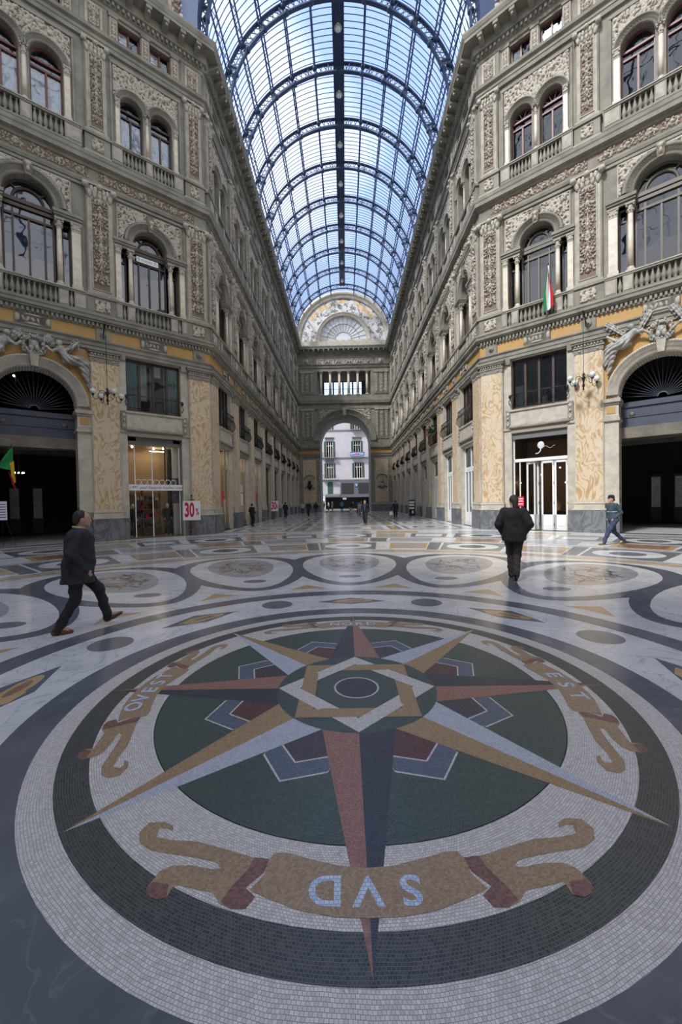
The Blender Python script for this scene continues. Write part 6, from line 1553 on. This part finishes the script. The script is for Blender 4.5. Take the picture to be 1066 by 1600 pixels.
def wreath(fr, label):
    C = SG[fr]*DIAG_C
    g = empty('stone_wreath', wp(fr, C, -.22, 8.62), FR[fr][1], label=label, cat='statue'); m = MB(); rn = random.Random(8)
    for i in range(30):
        a = TAU*i/30
        for q in range(4):
            r = .37+rn.uniform(-.07, .07); m.ball((r*math.cos(a), rn.uniform(-.07, .03), r*math.sin(a)), rn.uniform(.04, .06), 'statue', 6, 4, (1, 1, 1.3))
    m.build('leaf_ring', parent=g)
    m = MB(); m.ball((0, 0, .05), .13, 'statue', 8, 6, (1, .8, 1.3)); m.ball((-.09, -.03, -.14), .1, 'statue', 8, 6, (1, .8, 1.5)); m.ball((.1, -.02, -.12), .1, 'statue', 8, 6, (1, .8, 1.5)); m.box(-.16, .16, 0, .2, -.4, .3, 'statue'); m.build('emblem', parent=g)
for fr, hand in (('LD', 'left'), ('RD', 'right')):
    for s in (-1, 1): figure(fr, s, 'A' if fr == 'RD' else 'B', 'grey stone winged figure reclining on the %s shoulder of the %s big arch' % ('left' if s < 0 else 'right', hand))
    wreath(fr, 'round stone wreath above the crown of the %s big arch' % hand)

# ================================================================== FLAGS, EASELS, NOTICES
def cloth(name, fn, nu, nv, m, parent, th=.006):
    mb = MB(); vs = [fn(i/nu, j/nv) for i in range(nu+1) for j in range(nv+1)]; k = nv+1
    fs = [(i*k+j, (i+1)*k+j, (i+1)*k+j+1, i*k+j+1) for i in range(nu) for j in range(nv)]
    mb.add(vs, fs, m, True); mb.add([(x, y+th, z) for x, y, z in vs], [f[::-1] for f in fs], m, True); return mb.build(name, parent=parent)
g = empty('italian_flag', wp('RD', 3.5, -.3, 10.5), FR['RD'][1], label='green white and red flag hanging from a pole on the right front balustrade', cat='flag')
m = MB(); m.tube([(-.05, .15, .9), (.1, -.5, 2.25)], .02, 'frame_white', 6); m.ball((.1, -.51, 2.28), .04, 'dark_metal', 6, 5); m.build('pole', parent=g)
def ital(a, b):
    def fn(u, v):
        w = a+(b-a)*v; z = 2.15-(2.0-.2*w)*u-w*.28*(1-u); x = .08+(w*.42-.27)*min(1, u*1.6+.05)
        return (x, -.48+.45*u*.5+.06*math.sin(w*9+u*3), z)
    return fn
cloth('green_stripe', ital(0, .36), 16, 5, 'flag_green', g); cloth('white_stripe', ital(.36, .74), 16, 5, 'flag_white', g); cloth('red_stripe', ital(.74, 1.1), 16, 5, 'flag_red', g)
g = empty('tricolour_flag', wp('LD', -8.6, -.3, 2.3), FR['LD'][1], label='green yellow and red flag drooping inside the left big arch', cat='flag')
m = MB(); m.tube([(-.62, .55, .9), (.03, 0, 2.05)], .018, 'dark_metal', 6); m.build('pole', parent=g)
def f3(x0, x1, z0, z1, x2, x3, z2, z3):
    def fn(u, v):
        a = (x0+(x1-x0)*v, z0+(z1-z0)*v); b = (x2+(x3-x2)*v, z2+(z3-z2)*v); return (a[0]+(b[0]-a[0])*u, .02+.04*math.sin(u*7+v*6)+.1*u, a[1]+(b[1]-a[1])*u)
    return fn
cloth('green_stripe', f3(-.02, .03, 1.9, 1.93, -.5, .03, 1.05, .9), 12, 10, 'flag_green', g); cloth('yellow_stripe', f3(-.08, .05, 1.25, 1.3, -.02, .09, .32, .45), 12, 5, 'flag_yellow', g); cloth('red_stripe', f3(-.14, .0, .9, .6, .0, .12, .3, 0), 12, 5, 'flag_red', g)
def easel(loc, rz, label, w=.9, h=1.0, zb=.85, txt='30', s=1.0):
    g = empty('sale_sign', loc, rz, label=label, cat='sign')
    m = MB()
    for x in (-.24, .24): m.bar((x*1.25, 0, 0), (x*.3, .05, 1.95), .035, .03, 'wood')
    m.bar((0, .55, 0), (0, .06, 1.95), .035, .03, 'wood'); m.box(-.3, .3, -.05, 0, zb-.04, zb, 'wood'); m.box(-.26, .26, -.02, .02, .32, .36, 'wood'); m.build('easel', parent=g)
    m = MB(); m.box(-w/2, w/2, -.04, -.01, zb, zb+h, 'sign_white'); m.build('board', parent=g)
    o = text_obj(txt, 1.02*h, .003, 'sign_red', 'number', parent=g, bold=.035, sx=.50); o.location = (-.12*w, -.046, zb+h*.5)
    o = text_obj('%', .50*h, .003, 'sign_red', 'percent', parent=g, bold=.008, sx=.50); o.location = (.33*w, -.046, zb+h*.42)
    return g
e1 = easel((-8.13, 20.75, 0), R(3), 'white sale sign reading 30% on a wooden easel before the left corner pier')
m = MB(); m.tube([(-.2+.05*i, -.02, 1.86+.08*abs(math.sin(i*.8))) for i in range(9)], .012, 'dark_metal', 5); m.ball((0, 0, 2.12), .05, 'dark_metal', 8, 6); m.tube([(0, 0, 1.9), (0, 0, 2.1)], .012, 'dark_metal', 5); m.build('crest', parent=e1)
easel((-7.1, 39.3, 0), R(12), 'smaller looking white sale sign reading 30% further down the left side', w=.7)
def sticker(x, z, h, label):
    g = empty('window_sticker', wp('LA', x, .22, z), FR['LA'][1], label=label, cat='sign'); o = text_obj('30%', h, .003, 'sign_red', 'number', parent=g, bold=.02, sx=.72); return g
sticker(2.72, 2.15, .78, 'red 30% lettering on the first shop window of the left arm'); sticker(11.9, 2.15, .72, 'red 30% lettering on the third shop window of the left arm')
for i, (x, z) in enumerate(((2.95, 1.5), (7.35, 1.5))):
    g = empty('bulb_string', wp('LA', x, .6, z), FR['LA'][1], label='short vertical string of glowing bulbs in the %s shop window of the left arm' % ORD[i], cat='lamp')
    m = MB(); m.tube([(0, 0, -.1), (0, 0, .5)], .01, 'dark_metal', 4); m.build('cord', parent=g)
    for q in range(5): m = MB(); m.ball((0, 0, .1*q), .035, 'lamp_on', 8, 5); m.build('bulb', parent=g)
m = MB(); m.box(-.4, .4, -.005, .005, 0, .55, 'glass_frost'); m.box(-.4, .4, -.005, .005, -1.0, -.1, 'sign_white'); o = m.build('paper_notice'); place(o, 'LA', 7.2, .22, 2.5); tag(o, 'grey paper notices on the second shop window of the left arm', 'notice')
m = MB(); m.box(-.35, .35, -.03, .03, 0, .12, 'sign_white'); m.build('x') if False else None
g = empty('studio_banner', wp('LD', -2.97, .28, 13.98), FR['LD'][1], label='white STUDIO D banner in the arched window of the left front', cat='banner')
m = MB(); m.box(-.52, .52, -.01, .01, 0, .26, 'sign_white'); m.build('cloth', parent=g)
o = text_obj('S', .21, .002, 'sign_blue', 'lettering', parent=g, sx=1.2); o.location = (-.40, -.014, .13)
o = text_obj('TUDIO', .155, .002, 'sign_blue', 'lettering', parent=g, sx=1.15); o.location = (-.03, -.014, .12); o = text_obj('D', .20, .002, 'sign_blue', 'lettering', parent=g, sx=1.1); o.location = (.40, -.014, .13)
g = empty('menu_stand', (7.1, 43.3, 0), R(-35), label='tall black display stand with white panels by the right arm wall', cat='stand')
m = MB(); m.box(-.35, .35, -.05, .05, 0, 1.7, 'black'); m.build('board', parent=g); m = MB()
for z in (1.05, 1.35, .72): m.box(-.30, .30, -.06, -.05, z, z+.2, 'sign_white')
m.box(.02, .2, -.06, -.05, .25, .55, 'sign_white'); m.build('panels', parent=g)
plant('balcony_plant', wp('RA', -11.6, -.25, 6.42), 0, .85, 190, 9, 'leafy plant with red flowers on the third balcony of the right arm', fl=6)
g = empty('notice_easel', wp('LD', -8.98, .6, 0), FR['LD'][1], label='white notice board on a thin easel at the left edge inside the left arch', cat='sign')
m = MB(); m.box(-.25, .16, -.03, 0, 1.15, 1.95, 'sign_white'); m.build('board', parent=g); m = MB(); m.bar((.1, 0, 1.2), (.42, .05, 0), .02, .02, 'dark_metal'); m.bar((-.2, 0, 1.2), (-.35, .05, 0), .02, .02, 'dark_metal'); m.bar((0, .05, 1.2), (0, .4, 0), .02, .02, 'dark_metal'); m.build('legs', parent=g)
m = MB()
for i in range(6): m.box(-.2, .12, -.034, -.03, 1.25+.11*i, 1.29+.11*i, 'sign_blue')
m.build('print', parent=g)

# ================================================================== PEOPLE
def person(label, loc, heading, H, P, S, h=.02, name='person', group=None):
    """pose P and style S; local frame x right, y forward, z up, for a 1.75 m body"""
    sc = H/1.75; g = empty(name, loc, R(heading)-math.pi/2, label=label, cat='person'); g.scale = (sc, sc, sc)
    if group: g['group'] = group
    hz = P.get('hip', .90); ln = P.get('lean', .03); mir = 1
    hip = {-1: (-.095, 0, hz), 1: (.095, 0, hz)}
    ank = {-1: P['lf'][:3], 1: P['rf'][:3]}; tp = {-1: P['lf'][3], 1: P['rf'][3]}
    knee = {}
    for s in (-1, 1):
        a, b = Vector(hip[s]), Vector(ank[s]); d = b-a; L = min(d.length, .868); t = .43; hgt = math.sqrt(max(.0004, .437**2-(L*.503)**2))
        f = Vector((0, 1, 0)); f = (f-d.normalized()*f.dot(d.normalized())).normalized(); knee[s] = a+d*.503+f*hgt
    ch = (0, ln*.8, hz+.42); nk = (0, ln, hz+.56); hd = (P.get('hx', 0), ln+.035, hz+.715)
    sh = {s: Vector((s*.175, ln*.9, hz+.50)) for s in (-1, 1)}
    el = {-1: Vector(P['la'][0]), 1: Vector(P['ra'][0])}; wr = {-1: Vector(P['la'][1]), 1: Vector(P['ra'][1])}
    ht = P.get('turn', 0); cs_, sn_ = math.cos(ht), math.sin(ht)
    def hp(x, y, z): return (hd[0]+x*cs_-y*sn_, hd[1]+x*sn_+y*cs_, hd[2]+z)
    body = [ell(hd, (.078, .094, .115)), ell(hp(0, .03, -.06), (.055, .06, .06)), cap(hp(0, .088, .01), hp(0, .108, -.03), .011, .017), cap(hp(-.018, .088, -.062), hp(.018, .088, -.062), .011, .011),
            ell(hp(0, .075, -.098), (.03, .025, .02)), ell(hp(-.08, -.005, -.01), (.014, .022, .032)), ell(hp(.08, -.005, -.01), (.014, .022, .032)), cap(hp(-.035, .083, .028), hp(.035, .083, .028), .014, .014),
            cap((0, ln-.01, hz+.52), (hd[0], hd[1]-.01, hd[2]-.06), .062, .056), cap((0, 0, hz+.02), (0, ln*.7, hz+.36), .105, .125, (1.25, .8, 1)), cap((-.13, ln*.9, hz+.47), (.13, ln*.9, hz+.47), .06, .06)]
    for s in (-1, 1):
        body += [cap(hip[s], knee[s], .078, .052), cap(knee[s], ank[s], .05, .036), cap(ank[s], (ank[s][0], ank[s][1]+.12*math.cos(tp[s]), ank[s][2]-.03+.12*math.sin(tp[s])), .035, .028),
                 cap(sh[s], el[s], .05, .038), cap(el[s], wr[s], .037, .026)]
        hdv = (wr[s]-el[s]).normalized(); side = Vector((0, 1, 0)) if abs(hdv.y) < .8 else Vector((0, 0, -1)); side = (side-hdv*side.dot(hdv)).normalized(); inn = hdv.cross(side)
        pc = wr[s]+hdv*.045; body.append(cap(tuple(wr[s]), tuple(wr[s]+hdv*.08), .026, .032, (.75, 1, 1)))
        if h < .015:
            for q, (o_, L_) in enumerate(((-.027, .062), (-.009, .075), (.009, .07), (.027, .055))):
                k0 = wr[s]+hdv*.085+side*o_; k1 = k0+hdv*L_*.55; k2 = k1+(hdv*.6+inn*(-.8 if s > 0 else .8)).normalized()*L_*.45
                body += [cap(tuple(k0), tuple(k1), .0095, .009), cap(tuple(k1), tuple(k2), .009, .008)]
            t0 = wr[s]+hdv*.03+side*.028; body.append(cap(tuple(t0), tuple(t0+hdv*.045+side*.025), .011, .009))
    lo = (-.5, min(-.25, ank[-1][1]-.12, ank[1][1]-.12), -.02); hi = (.5, max(.3, ank[-1][1]+.26, ank[1][1]+.26), hz+.90)
    xs = [w.x for w in wr.values()]+[e.x for e in el.values()]; lo = (min(min(xs)-.15, -.3), lo[1], lo[2]); hi = (max(max(xs)+.15, .3), hi[1], hi[2])
    ys = [w.y for w in wr.values()]; lo = (lo[0], min(lo[1], min(ys)-.2), lo[2]); hi = (hi[0], max(hi[1], max(ys)+.22), hi[2])
    sdf_obj(smin(body, .018), lo, hi, h, S.get('skin', 'skin'), 'body', parent=g)
    # trousers
    fat = S.get('fat', 1.0); tr = []
    for s in (-1, 1):
        a2 = Vector(ank[s]); tr += [cap(hip[s], knee[s], .100*fat, .074), cap(knee[s], tuple(a2+Vector((0, 0, -.02))), .070, S.get('cuff', .062))]
    tr.append(cap((-.05, 0, hz+.06), (.05, 0, hz+.06), .12*fat, .12*fat, (1, .95, 1)))
    base = smin(tr, .03)
    wob = lambda X, Y, Z: .008*np.sin(Z*31+X*14)*np.sin(X*21+Y*17+Z*9)+.004*np.sin(Z*60-Y*33)*np.sin(X*31+Z*13)
    ft = lambda X, Y, Z: np.maximum(base(X, Y, Z)+wob(X, Y, Z), Z-(hz+.14))
    sdf_obj(ft, lo, (hi[0], hi[1], hz+.2), h*1.1, S['trousers'], 'trousers', parent=g)
    # coat or jacket with sleeves
    hem = hz+S.get('hem', -.1); cr_ = S.get('girth', 1.0); fl_ = S.get('flare', 1.0); dp_ = S.get('depth', 1.0)
    ct = [cap((0, ln*.9, hz+.42), (0, ln*.3, hz+.05), .150*cr_, .150*cr_*fl_, (1.16, .86*dp_, 1)), cap((0, ln*.3, hz+.05), (0, 0, hem-.02), .150*cr_*fl_, .158*cr_*fl_, (1.14, .88*dp_, 1)), cap((-.12, ln*.85, hz+.455), (.12, ln*.85, hz+.455), .085, .085)]
    if S.get('belly'): ct.append(ell((0, .07, hz+.14), (.17, .16, .22)))
    body_c = smin(ct, .05); fc0 = lambda X, Y, Z: np.maximum(body_c(X, Y, Z), hem-Z)
    slv = []
    for s in (-1, 1): slv += [cap(sh[s], el[s], .078*S.get('sl', 1), .064*S.get('sl', 1)), cap(el[s], tuple(Vector(el[s])+(wr[s]-el[s])*.95), .062*S.get('sl', 1), .048*S.get('sl', 1))]
    fc = smin([fc0]+slv+[cap((0, ln-.012, hz+.50), (0, ln-.008, hz+.575), .085, .074)], .022)
    fcw = lambda X, Y, Z: np.maximum(fc(X, Y, Z)+.008*np.sin(Z*16+X*8)*np.sin(X*19+Y*15+Z*6)+.004*np.sin(Z*37-X*20)*np.sin(Y*33+X*17), np.where((np.abs(X) < .12) & (Z > hz+.56), Z-(hz+.585), -1))
    co = sdf_obj(fcw, (lo[0]-.05, lo[1], hem-.04), (hi[0]+.05, hi[1], hz+.65), h, S['coat'], 'coat', parent=g)
    if S.get('front'):     # shirt and tie
        m = MB(); m.add([(-.045, ln+.165, hz+.50), (.045, ln+.165, hz+.50), (0.02, ln+.172, hz+.12), (-.02, ln+.172, hz+.12), (0, ln+.19, hz+.35)], [(0, 1, 4), (1, 2, 4), (2, 3, 4), (3, 0, 4)], S['front']); m.build('shirt_front', parent=g)
    if S.get('collar'):
        m = MB(); m.tube([(.064*math.cos(a*TAU/20), ln-.008+.07*math.sin(a*TAU/20), hz+.597+.012*math.sin(a*TAU/20)*-1) for a in range(20)], .016, S['collar'], 6, closed=True); m.build('shirt_collar', parent=g)
    # hair or hat
    if S.get('hat'):
        m = MB(); m.lathe([(.088, 0), (.1, .03), (.095, .07), (.06, .105), (.0, .11)], hp(0, -.01, .045), S['hat'], 14); m.ball(hp(0, .09, .05), .07, S['hat'], 10, 4, (1, .8, .12)); m.build('cap', parent=g)
    hr = smin([ell(hp(0, -.022, .03), (.090, .096, .104))]+([cap(hp(0, -.08, 0), hp(0, -.09, -.13), .06, .05)] if S.get('long') else [cap(hp(-.03, -.07, -.03), hp(.03, -.07, -.03), .045, .045)]), .02)
    def fh(X, Y, Z):
        dx, dy, dz = X-hd[0], Y-hd[1], Z-hd[2]; fy = -dx*sn_+dy*cs_; lg = .16 if S.get('long') else .085
        reg = np.minimum(np.minimum(np.maximum(fy+.02, -lg-dz), np.maximum(fy-.030, -.015-dz)), np.maximum(.052-dz, fy-.088-S.get('fringe', 0)))
        return np.maximum(hr(X, Y, Z)+.004*np.sin(X*120+Z*70)*np.sin(Y*90+Z*60), reg)
    if not S.get('bald'): sdf_obj(fh, (hd[0]-.15, hd[1]-.2, hd[2]-.2), (hd[0]+.15, hd[1]+.16, hd[2]+.17), min(h, .012), S.get('hair', 'hair_dark'), 'hair', parent=g)
    for s in (-1, 1):
        c, sn = math.cos(tp[s]), math.sin(tp[s]); a = ank[s]
        def q(y, z): return (a[0], a[1]+y*c-z*sn, a[2]+y*sn+z*c)
        sf_ = smin([cap(q(-.045, -.045), q(.06, -.05), .036, .040), cap(q(.06, -.05), q(.16, -.062), .040, .028), cap(q(-.02, -.04), q(0, .03), .042, .045)], .02)
        def fs2(X, Y, Z, c=c, sn=sn, a=a):
            lz = -(Y-a[1])*sn+(Z-a[2])*c; return np.maximum(sf_(X, Y, Z), -.088-lz)
        sdf_obj(fs2, (a[0]-.09, a[1]-.16, a[2]-.2), (a[0]+.09, a[1]+.27, a[2]+.24), min(h, .012), S.get('shoes', 'leather_black'), 'shoe', parent=g)
    return g
AZ = .088     # ankle height in shoes
POCK = dict(la=((-.27, -.10, 1.16), (-.17, .07, .93)), ra=((.27, -.10, 1.16), (.17, .07, .93)))
# the man in the dark padded jacket, striding to the right
gm_ = person('man in a dark jacket and brown shoes striding right across the floor on the left', (-3.72, 5.33, 0), 33, 1.63,
       dict(hip=.90, lean=.045, rf=(.09, -.25, AZ, 0), lf=(-.09, .37, AZ+.045, .45), la=((-.25, .03, 1.15), (-.18, .12, .92)), ra=((.25, -.07, 1.15), (.17, .09, .90))),
       dict(coat='coat_dark', trousers='trousers_dark', shoes='leather_brown', collar='cloth_cream', girth=1.16, depth=1.22, hem=-.20, flare=1.06, belly=True, fat=1.10, fringe=-.055, sl=1.12), h=.0105)
m = MB(); m.tube([(-.20, .12+.05*math.cos(a*.5), .64+.09*math.sin(a*.5)) for a in range(12)], .006, 'cloth_blue', 5); m.tube([(-.18, .16, .78), (-.18, .10, .60), (-.2, .05, .68), (-.18, .0, .78)], .008, 'cloth_blue', 5); m.box(-.24, -.16, -.02, .16, .70, .86, 'cloth_blue')
bg_ = m.build('small_bag'); bg_.location = gm_.location; bg_.rotation_euler = gm_.rotation_euler; tag(bg_, 'small blue bag with dangling cords carried by the man in the dark jacket', 'bag')
person('man in a black coat seen from behind walking away on the right', (3.42, 8.34, 0), 69, 1.77,
       dict(hip=.885, lean=.03, lf=(-.045, .14, AZ, 0), rf=(.03, -.26, AZ+.06, -.55), la=((-.30, -.05, 1.13), (-.19, .08, .90)), ra=((.30, -.05, 1.13), (.19, .08, .90)), turn=.35),
       dict(coat='coat_black', trousers='trousers_grey', shoes='leather_black', girth=1.22, hem=-.10, flare=1.04, fat=1.05, sl=1.15, cuff=.07, long=True), h=.0105)
gw = person('man in a cap and reflective vest striding left before the right big arch', (9.28, 14.05, 0), 183, 1.76,
       dict(hip=.86, lean=.05, lf=(-.09, .42, AZ+.0, 0), rf=(.09, -.42, AZ+.06, -.5), la=((-.25, -.08, 1.12), (-.16, .06, .93)), ra=((.25, -.08, 1.12), (.16, .06, .93))),
       dict(coat='vest', trousers='trousers_blue', shoes='shoe_olive', hat='coat_black', girth=1.1, hem=-.04, flare=1.0, fat=1.05), h=.014)
m = MB()
for z, r in ((1.14, .192), (1.26, .188)):
    m.tube([(r*1.0*math.cos(a*TAU/28), .02+r*.78*math.sin(a*TAU/28), z) for a in range(28)], .016, 'vest_grey', 6, closed=True)
m.build('reflective_band', parent=gw)
walk = dict(hip=.885, lean=.03, lf=(-.08, .26, AZ, .1), rf=(.08, -.26, AZ+.05, -.4), la=((-.24, -.12, 1.14), (-.24, -.02, .88)), ra=((.24, .05, 1.14), (.23, .22, .92)))
stand = dict(hip=.905, lean=.0, lf=(-.10, .03, AZ, 0), rf=(.10, -.03, AZ, 0), la=((-.25, -.03, 1.14), (-.20, .12, .95)), ra=((.25, -.03, 1.14), (.20, .12, .95)))
person('man in a dark suit and blue tie walking towards the camera down the middle', (1.28, 28.13, 0), 262, 1.77, walk, dict(coat='coat_black', trousers='trousers_dark', front='cloth_blue', hem=-.06, collar='cloth_white', hair='leather_brown'), h=.018)
wm = person('woman in black walking away on the right with a white bag', (4.33, 35.42, 0), 84, 1.70, dict(walk, la=((-.30, -.05, 1.14), (-.38, -.02, .90))), dict(coat='coat_black', trousers='coat_black', hem=-.14, cuff=.045, girth=1.0), h=.018)
m = MB(); m.prism([(-.16, 0), (.16, 0), (.13, .30), (-.13, .30)], -.06, .06, 'plastic_white', back=True); m.tube([(-.06, 0, .3), (0, 0, .42), (.06, 0, .3)], .008, 'plastic_white', 4)
o = m.build('plastic_bag'); o.location = (3.93, 35.35, .40); tag(o, 'white plastic bag held by the woman in black', 'bag')
person('person in black standing by the second pier of the left arm', (-7.0, 29.3, 0), 60, 1.66, stand, dict(coat='coat_black', trousers='trousers_dark', hem=-.08), h=.02)
person('person in a long black coat beside the further sale sign', (-6.5, 42.3, 0), 80, 1.72, stand, dict(coat='coat_black', trousers='coat_black', hem=-.4), h=.022)
person('person in a cream top far down on the left', (-6.2, 56.5, 0), 270, 1.68, stand, dict(coat='cloth_cream', trousers='trousers_dark', hem=-.1), h=.026)
person('person in a long dark coat walking far down on the left', (-4.42, 46.3, 0), 268, 1.79, walk, dict(coat='coat_dark', trousers='trousers_dark', hem=-.3), h=.024)
person('person in a black jacket and blue jeans far down on the left', (-3.68, 48.0, 0), 95, 1.72, walk, dict(coat='coat_black', trousers='jeans', hem=-.05), h=.024)
person('person in a bright sky blue jacket under the far arch', (-.74, 67.0, 0), 88, 1.82, stand, dict(coat='cloth_sky', trousers='trousers_dark', hem=-.12, girth=1.15), h=.026)
person('person in white trousers walking far down the middle', (.51, 50.4, 0), 80, 1.74, walk, dict(coat='coat_dark', trousers='cloth_white', hem=-.02), h=.024)
person('person in dark jacket and jeans right of the white trousers', (1.55, 51.5, 0), 100, 1.80, walk, dict(coat='cloth_blue', trousers='trousers_dark', hem=-.08), h=.026)
person('person in a light top and blue jeans behind the suited man', (1.62, 47.7, 0), 250, 1.58, walk, dict(coat='cloth_cream', trousers='jeans', hem=-.02), h=.024)
for i, (x, y, c, t_) in enumerate(((-4.3, 76.5, 'coat_dark', 'outside the far arch at its left edge'), (-3.4, 77.2, 'cloth_cream', 'second from the left outside the far arch'), (-2.6, 76.0, 'coat_black', 'third from the left outside the far arch'), (2.9, 77.0, 'coat_dark', 'outside the far arch at its right side'), (1.3, 78.0, 'coat_black', 'in the middle outside the far arch'))):
    person('small dark figure standing in the street, '+t_, (x, y, -.03), 90+i*70, 1.7, stand, dict(coat=c, trousers='trousers_dark', hem=-.1), h=.035)
def mannequin(x, y, coat, label):
    g = person(label, wp('LD', x, y, .03), 180+90+math.degrees(A)-0, 1.74, stand, dict(coat=coat, trousers='trousers_dark', skin='plastic_white', bald=True, shoes='plastic_white', hem=-.06), h=.02, name='mannequin'); g['category'] = 'mannequin'; return g
mannequin(-2.15, .85, 'coat_black', 'mannequin in a black jacket on the right side of the left shop window')
mannequin(-3.85, .85, 'coat_dark', 'mannequin in dark clothes on the left side of the left shop window')
